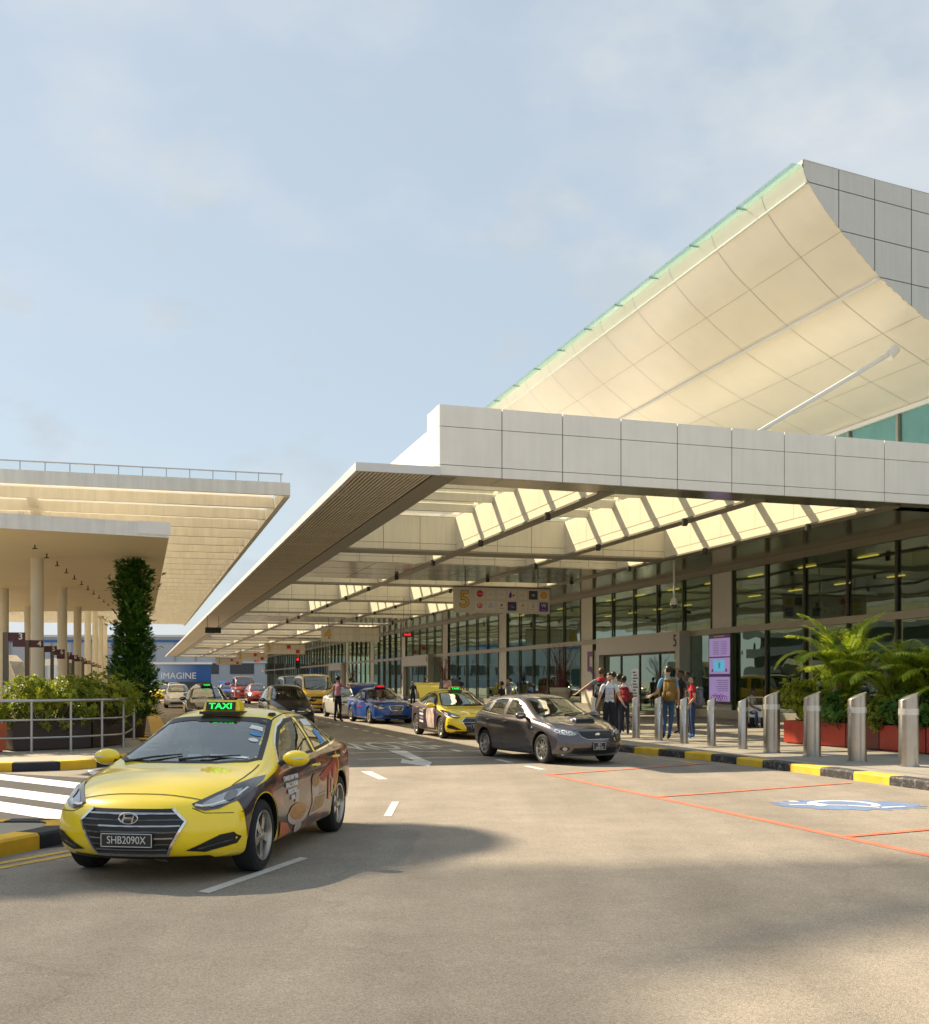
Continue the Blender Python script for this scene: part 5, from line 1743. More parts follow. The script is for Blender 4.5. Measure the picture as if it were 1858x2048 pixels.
# ------------------------------------------------------------------ the vehicles
SEDAN = dict(xr=-2.38, xf=2.27, axles=(1.385, -1.385), r=.332, rr=.235, sweep=.40, sweepr=.26, cabin=(-1.35, .72), zc=.55, spokes=5, rim='split', lf=1.05,
    zb=[(-2.4, .30), (-1.9, .22), (-1.2, .19), (1.4, .18), (2.0, .19), (2.3, .22)],
    hw=[(-2.4, .80), (-2.0, .865), (-1.3, .905), (0, .905), (1.3, .908), (1.9, .885), (2.3, .83)],
    belt=[(-2.4, .93), (-1.9, 1.01), (-1.0, .985), (0, .95), (.8, .90), (1.4, .83), (1.9, .745), (2.3, .655)],
    top=[(-2.4, 1.02), (-2.2, 1.075), (-1.95, 1.115), (-1.85, 1.14), (-1.35, 1.375), (-.9, 1.455), (-.35, 1.475), (.0, 1.435), (.12, 1.40), (.62, 1.20), (1.15, .985), (1.28, .955), (1.65, .905), (2.0, .835), (2.3, .725)],
    wt=[(-2.4, .68), (-1.95, .66), (-1.4, .54), (-.8, .575), (-.2, .585), (.15, .585), (.65, .645), (1.15, .73), (1.5, .74), (2.0, .70), (2.3, .62)],
    nose=[(0, .16), (.2, .10), (.32, .02), (.45, .0), (.6, .03), (.72, .10), (.9, .16)], tail=[(0, .2), (.3, .05), (.55, .0), (.9, .04), (1.1, .12)],
    side_win=[[(.76, .945), (.50, 1.095), (.13, 1.285), (-.12, 1.355), (-.40, 1.372), (-.44, .99)],
              [(-.52, 1.0), (-.49, 1.374), (-.80, 1.365), (-1.10, 1.315), (-1.22, 1.05)],
              [(-1.29, 1.058), (-1.19, 1.285), (-1.40, 1.205), (-1.64, 1.085)]],
    screen=[(1.19, 0), (1.17, .35), (1.07, .62), (.94, .725), (.07, .55), (.12, .3), (.14, 0)],
    rear_win=[(-1.38, 0), (-1.36, .35), (-1.42, .50), (-1.80, .60), (-1.85, .3), (-1.86, 0)])

def arch_pts(cx, r, z0, rev=False, n=14):
    a0 = math.asin(min(1, (z0 - .342) / r)) if z0 > .342 else -math.asin((.342 - z0) / r)
    pts = [(cx + r * math.cos(a0 + (math.pi - 2 * a0) * k / n), .342 + r * math.sin(a0 + (math.pi - 2 * a0) * k / n)) for k in range(n + 1)]
    return pts if not rev else pts[::-1]

def seams(c, doors, hood_x, boot=True, z0=.30):
    for line in doors:
        for ax in ('left', 'right'): c.strip('door_seam', line, ax, .008, M_SEAM, .002)
    if hood_x:
        c.strip('bonnet_seam', [(hood_x, -.66), (hood_x + .05, -.4), (hood_x + .07, 0), (hood_x + .05, .4), (hood_x, .66)], 'top', .010, M_SEAM, .004)
        for sd in (1, -1): c.strip('bonnet_seam', [(hood_x, .66 * sd), (1.5, .735 * sd), (1.06, .735 * sd)], 'top', .010, M_SEAM, .004)

def wipers(c, x0=.95):
    for y0, y1, x1 in ((-.05, .52, x0 - .15), (-.60, -.06, x0 - .12)):
        a, _ = c.ray(x0 + .02, y0, 'top'); b, _ = c.ray(x1 + .02, y1, 'top')
        mid, _ = c.ray((x0 + x1) / 2 + .035, (y0 + y1) / 2, 'top')
        u = Vector((0, 0, .022))
        MB().tube([a + u * .6, mid + u, b + u * .6], [.012, .010, .006], 6).build('wiper', M_DARKP, c.root, smooth=True)

def i40(name, label, group, m, plate_txt, hero=False):
    c = Car(name, label, SEDAN, m, group)
    # bumper, grille, lamps
    G1 = [(-.37, .655), (.37, .655), (.47, .55), (.315, .275), (-.315, .275), (-.47, .55)]
    gr = c.patch('grille', G1, 'front', M_DARKP, .009, .035)
    c.strip('grille_frame', [(-.36, .652), (-.47, .55), (-.315, .272), (.315, .272), (.47, .55), (.36, .652)], 'front', .020, M_CHROME, .020, gr, step=.03)
    for k, z in enumerate((.615, .565, .515, .465, .415, .365, .32)):
        wv = min(.37 + (.655 - z) * .95, .315 + (z - .275) * .56)
        c.strip('grille_bar', [(-wv + .02, z), (wv - .02, z)], 'front', .013, M_LAMPD if k % 2 else M_LAMPG, .018, gr)
    l_, _ = c.ray(0, .585, 'front')
    em = MB()
    for k in range(24):
        a, b = 2 * math.pi * k / 24, 2 * math.pi * (k + 1) / 24
        em.tube([(0, .085 * math.cos(a), .046 * math.sin(a)), (0, .085 * math.cos(b), .046 * math.sin(b))], .007, 5, cap=False)
    em.tube([(0, -.050, -.032), (0, -.032, .034)], .008, 5).tube([(0, .032, -.034), (0, .050, .032)], .008, 5).tube([(0, -.040, .0), (0, .040, .0)], .008, 5)
    em.build('emblem', M_CHROME, c.root, l_ + Vector((.025, 0, 0)), smooth=True)
    for sd in (1, -1):
        hl = [(.485, .690), (.53, .712), (.62, .765), (.72, .822), (.80, .862), (.845, .872), (.862, .83), (.845, .765), (.80, .70), (.70, .645), (.60, .632), (.53, .652)]
        hp = [(y * sd, z) for y, z in hl]
        h = c.patch('headlight', hp, 'front', M_LAMPD, .007, .03)
        c.patch('lamp_bowl', [(y * sd, z) for y, z in ((.56, .685), (.63, .735), (.71, .775), (.78, .79), (.80, .74), (.74, .68), (.64, .655))], 'front', M_LAMPG, .011, .03, h)
        cir = [(.735 + .040 * math.cos(a * math.pi / 8), .735 + .042 * math.sin(a * math.pi / 8)) for a in range(16)]
        c.patch('projector_lens', [(y * sd, z) for y, z in cir], 'front', M_LENS, .018, .025, h)
        c.strip('led_strip', [(y * sd, z) for y, z in ((.515, .678), (.57, .668), (.64, .672), (.71, .695), (.78, .735), (.815, .79))], 'front', .014, M_STICK, .015, h, step=.03)
        fg = [(.46, .300), (.58, .352), (.72, .425), (.81, .44), (.845, .39), (.82, .335), (.60, .282)]
        f_ = c.patch('fog_intake', [(y * sd, z) for y, z in fg], 'front', M_DARKP, .008, .03)
        c.strip('intake_bar', [(y * sd, z) for y, z in ((.56, .315), (.80, .375))], 'front', .012, M_LAMPD, .012, f_)
        tl = [(.84 * sd, .86), (.80 * sd, 1.0), (.55 * sd, 1.0), (.45 * sd, .90), (.6 * sd, .80), (.8 * sd, .78)]
        c.patch('tail_light', tl, 'rear', M_TAIL, .007, .04)
        c.patch('tail_light_side', [(-2.33, .84), (-2.10, .93), (-2.02, 1.0), (-2.25, 1.0)], 'left' if sd > 0 else 'right', M_TAIL, .007, .04)
    c.strip('bumper_seam', [(-.85, .60), (-.60, .615), (-.50, .66)], 'front', .006, M_SEAM, .002)
    c.strip('bumper_seam', [(.85, .60), (.60, .615), (.50, .66)], 'front', .006, M_SEAM, .002)
    c.patch('lower_lip', [(-.66, .215), (.66, .215), (.62, .245), (-.62, .245)], 'front', M_DARKP, .006, .06)
    seams(c, [[(.80, .93), (.86, .62), (.80, .30)], [(-.48, .99), (-.50, .62), (-.46, .30)], [(-1.27, 1.04), (-1.20, .80), (-.98, .56), (-.90, .30)], [(.80, .30), (-.90, .30)]], 2.02)
    c.strip('chrome_trim', [(.76, .935), (.50, 1.105), (.13, 1.297), (-.12, 1.367), (-.45, 1.384), (-.80, 1.377), (-1.18, 1.305), (-1.42, 1.21), (-1.67, 1.083), (-1.30, 1.043), (-.48, .985), (.76, .935)], 'left', .014, M_CHROME, .006)
    c.strip('chrome_trim', [(.76, .935), (.50, 1.105), (.13, 1.297), (-.12, 1.367), (-.45, 1.384), (-.80, 1.377), (-1.18, 1.305), (-1.42, 1.21), (-1.67, 1.083), (-1.30, 1.043), (-.48, .985), (.76, .935)], 'right', .014, M_CHROME, .006)
    for sd in (1, -1): c.strip('roof_seam', [(.10, .545 * sd), (-.3, .55 * sd), (-.9, .53 * sd), (-1.3, .49 * sd)], 'top', .012, M_SEAM, .002)
    c.mirrors(.70, .965, m, 1.1)
    c.handles([(-.30, .86), (-1.13, .90)], m)
    wipers(c, 1.10)
    if plate_txt: c.plate(plate_txt, .40, .46, .115, x_off=.03)
    return c

# ---- advertising wrap on the flank of the front taxi
def wrap_mat():
    m, nt, b = node_mat('printed_wrap')
    n, l = nt.nodes, nt.links
    tc = n.new('ShaderNodeTexCoord')
    mp = n.new('ShaderNodeMapping'); mp.inputs['Rotation'].default_value = (0, R(28), 0); mp.inputs['Scale'].default_value = (1.1, 1, 2.2)
    l.new(tc.outputs['Object'], mp.inputs['Vector'])
    t = n.new('ShaderNodeTexNoise'); t.inputs['Scale'].default_value = 1.9; t.inputs['Detail'].default_value = 3; t.inputs['Distortion'].default_value = .9
    l.new(mp.outputs['Vector'], t.inputs['Vector'])
    r = n.new('ShaderNodeValToRGB')
    e = r.color_ramp.elements
    e[0].position = .28; e[0].color = (.016, .009, .018, 1)
    e[1].position = .48; e[1].color = (.042, .016, .022, 1)
    x = e.new(.58); x.color = (.20, .050, .030, 1)
    x = e.new(.68); x.color = (.45, .13, .05, 1)
    x = e.new(.80); x.color = (.36, .19, .11, 1)
    l.new(t.outputs['Fac'], r.inputs['Fac'])
    l.new(r.outputs['Color'], b.inputs['Base Color'])
    b.inputs['Roughness'].default_value = .28; b.inputs['Coat Weight'].default_value = .6
    MATS['printed_wrap'] = m
    return m
M_WRAP = wrap_mat()
M_FOOD = pm('print_noodles', (.42, .20, .045), .4, var=.75, scale=38)
M_FOOD2 = pm('print_greens', (.30, .16, .05), .4, var=.8, scale=30)
M_BOWL = pm('print_bowl', (.50, .40, .33), .4, var=.08)
M_PRED = pm('print_red', (.36, .025, .02), .4, var=.35, scale=7)
M_PORA = pm('print_orange', (.55, .15, .05), .4, var=.3, scale=9)
M_YSTRIPE = pm('print_yellow_line', (.72, .50, .04), .4, var=0)
def ell(cx, cz, a, b, rot=0, n=22):
    out = []
    for k in range(n):
        x, y = a * math.cos(2 * math.pi * k / n), b * math.sin(2 * math.pi * k / n)
        out.append((cx + x * math.cos(rot) - y * math.sin(rot), cz + x * math.sin(rot) + y * math.cos(rot)))
    return out
FLANK = ([(1.83, .60), (1.86, .80), (1.60, .84), (.90, .915), (.62, .945), (-.48, .978), (-1.28, 1.035), (-1.66, 1.075), (-2.0, 1.01), (-2.2, .98), (-2.26, .80), (-2.2, .42), (-1.86, .36)]
         + arch_pts(-1.385, .395, .36)[::-1] + [(-.95, .245), (.95, .235)] + arch_pts(1.385, .395, .36)[::-1])
def flank():
    a1 = arch_pts(-1.385, .395, .36)           # from front (+x) round to rear
    a2 = arch_pts(1.385, .395, .36)
    pts = [(1.84, .72), (1.60, .775), (1.25, .83), (.95, .885), (.76, .928), (-.48, .978), (-1.28, 1.035), (-1.66, 1.072), (-2.0, 1.01), (-2.18, .96), (-2.2, .44), (-1.80, .36)]
    pts += a1[::-1] + [(-.93, .24), (.93, .23)] + a2[::-1] + [(1.82, .56)]
    return pts
def wrap_side(c, ax, m=M_WRAP):
    return c.patch('side_wrap', flank(), ax, m, .006, .04)

YEL = paint('taxi_yellow', (.97, .72, .003))
taxi = i40('taxi', 'yellow taxi with a printed flank turning out in the foreground', 'taxis', YEL, 'SHB2090X', True)
wl_ = wrap_side(taxi, 'left')
wrap_side(taxi, 'right')
c = taxi
for nm, poly, m_, off in (
        ('print_cloth', [(-1.02, .90), (-1.18, .96), (-1.30, .80), (-1.08, .62), (-.96, .70)], M_PRED, .0112),
        ('print_cloth', [(-.40, .72), (-.72, .80), (-1.0, .86), (-.98, .78), (-.62, .66)], M_PRED, .0114),
        ('print_flame', [(-.98, .62), (-1.10, .84), (-1.22, .66), (-1.12, .48)], M_PORA, .0116),
        ('print_cup', [(-.13, .66), (-.42, .68), (-.38, .46), (-.17, .46)], M_BOWL, .0116),
        ('print_dish', ell(.36, .40, .36, .095, .05), M_BOWL, .0116),
        ('print_noodles', ell(.36, .44, .30, .085, .05), M_FOOD, .0136),
        ('print_noodles', ell(-.28, .70, .15, .075), M_FOOD2, .0136),
        ('print_tray', [(-.05, .34), (-.62, .36), (-.74, .54), (-.22, .53)], M_BOWL, .0118),
        ('print_salad', [(-.12, .365), (-.58, .385), (-.68, .52), (-.26, .52)], M_FOOD2, .0136),
        ('print_saucer', ell(.32, .275, .13, .05), M_BOWL, .0138),
        ('print_candle', [(-.90, .50), (-.98, .50), (-1.0, .66), (-.92, .67)], M_BOWL, .0138),
        ('print_candle', [(.48, .54), (.36, .54), (.34, .66), (.46, .67)], M_BOWL, .0140),
        ('print_lantern', [(-.78, .44), (-.86, .44), (-.88, .74), (-.80, .75)], M_PORA, .0140),
        ('print_glow', [(.55, .26), (.92, .24), (.95, .40), (.72, .36)], M_PORA, .0120)):
    c.patch(nm, poly, 'left', m_, off, .035, wl_)
c.strip('print_line', [(-1.16, .95), (-1.24, .80), (-1.18, .64), (-.98, .46)], 'left', .022, M_YSTRIPE, .016, wl_)
for k, tx in enumerate(('CHINESE NEW YEAR', 'REALLY IS MORE', 'IRRESISTIBLE', 'HERE')):
    l_, nn = c.ray(.62 - .02 * k, .80 - .068 * k, 'left')
    link('wrap_lettering', textm(tx, .062, M_STICK, .001, bold=.002), wl_, l_ + nn * .018, (R(-6), 0, R(180)), (.85, 1, 1))
e_ = c.taxi_sign(.02, YEL, M_LEDG, 'TAXI', .42)
l_, _ = c.ray(-.06, .50, 'top')
MB().hull8([(-.06, -.03, 0), (.06, -.03, 0), (.06, .03, 0), (-.06, .03, 0), (-.05, -.02, .028), (.04, -.02, .028), (.04, .02, .028), (-.05, .02, .028)]).build('roof_antenna', M_DARKP, c.root, l_)
c.patch('screen_sticker', [(.30, .40), (.30, .52), (.38, .545), (.38, .40)], 'top', M_STICK, .006, .05)
c.patch('screen_sticker', ell(.47, .50, .035, .06), 'top', M_STICKB, .006, .05)
c.patch('screen_sticker', ell(.60, .52, .040, .05), 'top', M_STICK, .006, .05)
c.patch('screen_label', [(.98, .22), (.96, .60), (1.0, .59), (1.04, .22)], 'top', M_STICK, .006, .05)
c.patch('screen_tint', [(.155, -.50), (.155, .50), (.22, .55), (.24, .22), (.28, .15), (.28, -.15), (.24, -.22), (.22, -.55)], 'top', M_DARKP, .005, .06)
c.patch('window_sticker', [(-.85, 1.06), (-1.05, 1.07), (-1.02, 1.22), (-.82, 1.21)], 'left', M_STICKB, .005, .05)
c.patch('window_sticker', [(-.60, 1.27), (-.95, 1.26), (-.93, 1.33), (-.60, 1.34)], 'left', M_STICK, .005, .05)
l_, _ = c.ray(.55, -.16, 'top')
MB().cbox(0, 0, 0, .05, .10, .07).build('dashboard_meter', M_DARKP, c.root, (.72, -.16, 1.03))
MB().cbox(0, 0, 0, .03, .26, .06).build('rear_view_mirror', M_DARKP, c.root, (.27, 0, 1.25))
MB().cbox(0, 0, 0, .012, .14, .09).build('dashboard_card', M_STICK, c.root, (.86, .0, 1.0), rot=(0, R(-40), 0))
pos, rz = car_pose((520.3, 1741), (672.9, 1663), 'L', 2.77, .905, .945)
taxi.place(pos, rz, .945)

# ---- second yellow taxi with its boot open
M_WRAP2 = pm('purple_wrap', (.055, .035, .060), .3, var=.35, scale=3, coat=.5)
taxi2 = i40('taxi', 'yellow taxi with dark purple flank and open boot behind the grey hatchback', 'taxis', YEL, 'SHD4410K')
c = taxi2
w2 = wrap_side(c, 'right', M_WRAP2)
c.patch('print_figures', [(.75, .30), (.80, .70), (.60, .90), (-.05, .88), (-.10, .60), (.05, .30)], 'right', pm('print_figures', (.50, .40, .36), .4, var=.7, scale=5), .012, .04, w2)
for k in range(4):
    c.patch('print_caption', [(-.42, .84 - .115 * k), (-.86, .86 - .115 * k), (-.86, .79 - .115 * k), (-.42, .77 - .115 * k)], 'right', M_STICK if k % 2 else pm('print_grey', (.30, .29, .34), .4), .012, .04, w2)
c.taxi_sign(-.02, YEL, M_LEDG, 'TAXI', .42)
l_, _ = c.ray(-.55, 0, 'top')
ab = MB().hull8([(-.16, -.31, .02), (.16, -.31, .02), (.16, .31, .02), (-.16, .31, .02), (-.11, -.28, .33), (.11, -.28, .33), (.11, .28, .33), (-.11, .28, .33)]).build('roof_advert', pm('advert_dark', (.035, .028, .032), .4, var=.3, scale=3), c.root, l_)
MB().add([(.166, -.27, .06), (.166, .02, .06), (.128, .02, .29), (.128, -.26, .29)], [(0, 1, 2, 3)]).build('advert_picture', pm('advert_orange', (.55, .30, .24), .5, var=.9, scale=9), ab)
lid = MB()
lp = []
for i in range(9):
    f_ = i / 8
    lp.append((-.10 - .95 * f_, .26 * math.sin(f_ * 2.0)))
for i in range(8):
    (x0, z0), (x1, z1) = lp[i], lp[i + 1]
    lid.hull8([(x1, -.62, z1 - .03), (x0, -.62, z0 - .03), (x0, .62, z0 - .03), (x1, .62, z1 - .03), (x1, -.62, z1 + .02), (x0, -.62, z0 + .02), (x0, .62, z0 + .02), (x1, .62, z1 + .02)])
bl = lid.build('boot_lid', YEL, c.root, (-1.72, 0, 1.14), rot=(0, R(17), 0))
MB().box(-1.06, -.98, -.58, .58, .16, .24).build('lid_lamp', M_TAIL, bl)
pos, rz = car_pose((882.8, 1477), (833.8, 1468.9), 'R', 2.77, .905, .96)
taxi2.place(pos, rz, .96)

# ---- dark grey hatchback with bonnet scoop
HATCH = dict(SEDAN)
HATCH.update(xr=-2.10, xf=2.16, axles=(1.31, -1.31), r=.318, rr=.232, spokes=10, rim='plain', sweep=.36, sweepr=.24, cabin=(-1.35, .70),
    zb=[(-2.1, .26), (-1.7, .20), (-1.0, .18), (1.3, .175), (2.2, .19)],
    hw=[(-2.1, .80), (-1.8, .845), (-1.2, .87), (0, .865), (1.2, .87), (1.8, .85), (2.2, .80)],
    belt=[(-2.1, 1.0), (-1.6, 1.03), (-.8, .985), (0, .945), (.8, .90), (1.3, .845), (1.8, .77), (2.2, .68)],
    top=[(-2.1, 1.02), (-2.0, 1.10), (-1.72, 1.33), (-1.45, 1.425), (-.9, 1.468), (-.3, 1.475), (.05, 1.425), (.15, 1.39), (.55, 1.20), (.96, 1.01), (1.1, .98), (1.6, .915), (2.0, .82), (2.2, .735)],
    wt=[(-2.1, .66), (-1.7, .56), (-1.2, .57), (-.5, .585), (.1, .585), (.6, .64), (1.0, .70), (1.5, .71), (2.0, .66), (2.2, .60)],
    side_win=[[(.60, .955), (.40, 1.09), (.12, 1.28), (-.10, 1.355), (-.36, 1.375), (-.40, .985)],
              [(-.48, .99), (-.45, 1.377), (-.80, 1.378), (-1.12, 1.35), (-1.16, 1.035)],
              [(-1.23, 1.045), (-1.20, 1.335), (-1.42, 1.27), (-1.62, 1.12), (-1.58, 1.075)]],
    rear_win=[(-1.55, 0), (-1.54, .42), (-1.60, .50), (-1.93, .60), (-1.96, .3), (-1.97, 0)],
    screen=[(1.0, 0), (.98, .35), (.88, .60), (.77, .69), (.10, .545), (.15, .3), (.17, 0)])
GREY = paint('dark_grey', (.115, .105, .115), .75)
hatch = Car('hatchback', 'dark grey hatchback with a bonnet scoop pulling out from the kerb', HATCH, GREY)
c = hatch
gr = c.patch('grille', [(-.42, .70), (.42, .70), (.38, .60), (.26, .545), (-.26, .545), (-.38, .60)], 'front', M_DARKP, .008, .04)
c.strip('grille_frame', [(-.43, .70), (-.38, .595), (-.26, .54), (.26, .54), (.38, .595), (.43, .70)], 'front', .012, M_LAMPG, .01, gr)
l_, _ = c.ray(0, .64, 'front')
MB().ball((0, 0, 0), (.012, .065, .036), 16, 8).build('emblem', M_CHROME, c.root, l_ + Vector((.015, 0, 0)), smooth=True)
c.patch('lower_grille', [(-.52, .36), (.52, .36), (.56, .28), (.50, .245), (-.50, .245), (-.56, .28)], 'front', M_DARKP, .008, .04)
for sd in (1, -1):
    hl = [(.44, .66), (.50, .705), (.64, .745), (.77, .775), (.82, .765), (.81, .70), (.74, .64), (.60, .615), (.50, .62)]
    h = c.patch('headlight', [(y * sd, z) for y, z in hl], 'front', M_LAMPG, .007, .03)
    for cy, cz, rr_ in ((.56, .665, .036), (.655, .682, .046), (.75, .705, .034)):
        c.patch('lamp_reflector', ell(cy * sd, cz, rr_, rr_), 'front', M_STICK, .008, .03, h)
        c.patch('lamp_lens', ell(cy * sd, cz, rr_ * .55, rr_ * .55), 'front', M_LENS, .011, .03, h)
    c.strip('lamp_rim', [(y * sd, z) for y, z in hl], 'front', .010, M_LAMPD, .006, h, closed=True)
    f_ = c.patch('fog_recess', ell(.68 * sd, .345, .085, .045), 'front', M_DARKP, .004, .03)
    c.patch('fog_lamp', ell(.675 * sd, .345, .038, .038), 'front', M_LAMPG, .010, .03, f_)
    c.patch('tail_light_side', [(-2.02, .80), (-1.86, .86), (-1.80, 1.02), (-1.95, 1.03)], 'left' if sd > 0 else 'right', M_TAIL, .007, .04)
    c.patch('side_repeater', ell(.92, .76, .03, .022), 'left' if sd > 0 else 'right', M_STICK, .008, .03)
    c.strip('front_lip', [(y * sd, .215) for y in (.02, .3, .6, .78)], 'front', .04, M_LAMPG, .012)
    c.strip('side_skirt', [(.88, .215), (-.88, .215)], 'left' if sd > 0 else 'right', .06, M_LAMPG, .010)
    c.strip('chrome_trim', [(.58, .945), (-.44, .977), (-1.20, 1.035), (-1.6, 1.07)], 'left' if sd > 0 else 'right', .012, M_CHROME, .006)
    c.strip('window_trim', [(.60, .955), (.40, 1.105), (.12, 1.295), (-.10, 1.368), (-.40, 1.389), (-.8, 1.391), (-1.15, 1.36), (-1.43, 1.28), (-1.64, 1.12)], 'left' if sd > 0 else 'right', .014, M_CHROME, .006)
seams(c, [[(.78, .93), (.84, .62), (.80, .26)], [(-.44, .98), (-.46, .62), (-.44, .26)], [(-1.19, 1.03), (-1.12, .80), (-.92, .56), (-.86, .26)]], 1.96)
sc_ = []
for x, y, dz in ((1.72, .26, 0), (1.72, -.26, 0), (1.25, -.22, 0), (1.25, .22, 0)):
    p, _ = c.ray(x, y, 'top'); sc_.append(p - Vector((0, 0, .02)))
up_ = [(1.66, .235, .075), (1.66, -.235, .075), (1.25, -.19, .02), (1.25, .19, .02)]
tp_ = []
for x, y, dz in up_:
    p, _ = c.ray(x, y, 'top'); tp_.append(p + Vector((0, 0, dz)))
scm = MB().hull8(sc_ + tp_).mesh('scoop', GREY)
bm = bmesh.new(); bm.from_mesh(scm); bmesh.ops.recalc_face_normals(bm, faces=bm.faces[:]); bmesh.ops.bevel(bm, geom=bm.edges[:], offset=.02, segments=3, affect='EDGES'); bm.to_mesh(scm); bm.free()
scm.polygons.foreach_set('use_smooth', [True] * len(scm.polygons))
so_ = link('bonnet_scoop', scm, c.root)
a_ = [sc_[0].lerp(tp_[0], .28), sc_[1].lerp(tp_[1], .28), tp_[1].lerp(sc_[1], .12), tp_[0].lerp(sc_[0], .12)]
ctr_ = sum(a_, Vector()) / 4
MB().add([ctr_ + (p - ctr_) * .92 + Vector((.012, 0, 0)) for p in a_], [(0, 1, 2, 3)]).build('scoop_mouth', M_SEAM, so_)
c.mirrors(.60, .975, GREY, 1.05); c.handles([(-.28, .85), (-1.05, .88)], GREY); wipers(c, .93)
c.plate('', .40, .30, .155, two=('SJU', '6561D'), x_off=.02)
l_, _ = c.ray(-.9, -.2, 'top')
MB().tube([l_, l_ + Vector((-.12, 0, .16))], [.006, .003], 5).build('antenna', M_CHROME, c.root)
pos, rz = car_pose((1085.4, 1527.2), (971.3, 1514.2), 'R', 2.62, .87, .95)
hatch.place(pos, rz, .95)

# ---- blue taxi with boot open
BLUE = paint('taxi_blue', (.012, .085, .42))
BSP = dict(SEDAN); BSP.update(screen=[(1.05, 0), (1.03, .35), (.93, .62), (.81, .715), (.07, .55), (.12, .3), (.14, 0)], sweep=.30, spokes=8, rim='plain',
    top=[(-2.4, 1.0), (-2.2, 1.06), (-1.95, 1.09), (-1.80, 1.12), (-1.35, 1.36), (-.9, 1.45), (-.35, 1.475), (.0, 1.435), (.12, 1.40), (.56, 1.21), (1.0, 1.02), (1.15, .995), (1.6, .955), (2.0, .90), (2.3, .80)],
    nose=[(0, .14), (.2, .06), (.35, .0), (.5, .0), (.65, .03), (.8, .06), (.9, .10)],
    belt=[(-2.4, .93), (-1.9, 1.0), (-1.0, .975), (0, .95), (.8, .91), (1.4, .86), (1.9, .80), (2.3, .72)])
def sonata(name, label, group, m, sign=None, plate=None, red=True):
    c = Car(name, label, BSP, m, group)
    g_ = c.patch('grille', [(-.30, .73), (.30, .73), (.26, .58), (.18, .545), (-.18, .545), (-.26, .58)], 'front', M_DARKP, .008, .04)
    c.strip('grille_frame', [(-.30, .73), (.30, .73), (.26, .58), (.18, .545), (-.18, .545), (-.26, .58)], 'front', .016, M_CHROME, .01, g_, closed=True)
    for z in (.60, .64, .68): c.strip('grille_bar', [(-.25, z), (.25, z)], 'front', .01, M_LAMPG, .009, g_)
    for sd in (1, -1):
        h = c.patch('headlight', [(y * sd, z) for y, z in ((.40, .70), (.50, .755), (.66, .785), (.80, .79), (.83, .70), (.78, .63), (.58, .615), (.45, .635))], 'front', M_LAMPG, .007, .03)
        for cy in (.54, .68): c.patch('lamp_lens', ell(cy * sd, .70, .04, .04), 'front', M_LENS, .008, .03, h)
        c.patch('tail_light', [(.82 * sd, .80), (.80 * sd, .98), (.5 * sd, .97), (.5 * sd, .82)], 'rear', M_TAIL, .007, .04)
    c.patch('lower_grille', [(-.55, .36), (.55, .36), (.52, .28), (-.52, .28)], 'front', M_DARKP, .008, .04)
    seams(c, [[(.80, .93), (.86, .62), (.80, .28)], [(-.48, .98), (-.50, .62), (-.46, .28)], [(-1.27, 1.03), (-1.20, .80), (-.98, .56), (-.90, .28)]], 2.02)
    c.mirrors(.60, .975, m); c.handles([(-.30, .87), (-1.13, .90)], m); wipers(c)
    if plate: c.plate(plate, .45, .50, .12)
    return c
blue = sonata('taxi', 'blue taxi with open boot and red roof light beside the man in pink', 'taxis', BLUE, plate='SHA7315M')
c = blue
c.taxi_sign(-.02, BLUE, M_LEDR, 'HIRED', .48)
bl = MB()
for i in range(8):
    (x0, z0), (x1, z1) = lp[i], lp[i + 1]
    bl.hull8([(x1, -.64, z1 - .03), (x0, -.64, z0 - .03), (x0, .64, z0 - .03), (x1, .64, z1 - .03), (x1, -.64, z1 + .02), (x0, -.64, z0 + .02), (x0, .64, z0 + .02), (x1, .64, z1 + .02)])
bl.build('boot_lid', BLUE, c.root, (-1.78, 0, 1.12), rot=(0, R(16), 0))
link('door_lettering', textm('Comfort', .20, pm('lettering_red', (.62, .05, .04), .4, var=0), .001), c.root, (.12, -.925, .70), (0, 0, 0), (1, 1, 1))
link('door_lettering', textm('6552 1111', .12, M_STICK, .001), c.root, (-.85, -.925, .78))
pos, rz = car_pose((739, 1447.3), (702.5, 1442.8), 'R', 2.77, .905, .97)
blue.place(pos, rz, .97)
KIDS = kid_map()

def repaint(objs, old, new):
    'swap the paint of a copied car on the object, so that mesh data stay shared'
    for o in objs:
        if o.type == 'MESH':
            for sl in o.material_slots:
                if sl.material == old:
                    sl.link = 'OBJECT'; sl.material = new
def along(t, s, flip=0):
    return T(t, s), math.atan2(-UY, -UX) + flip

# ---- white saloon behind the blue taxi
WHT = paint('white', (.68, .67, .63))
white = sonata('saloon_car', 'white saloon car partly hidden behind the man in pink', 'cars at the kerb', WHT)
c = white
pos, rz = car_pose((674, 1437), (650, 1432), 'R', 2.77, .905, .97)
white.place(pos, rz, .97)

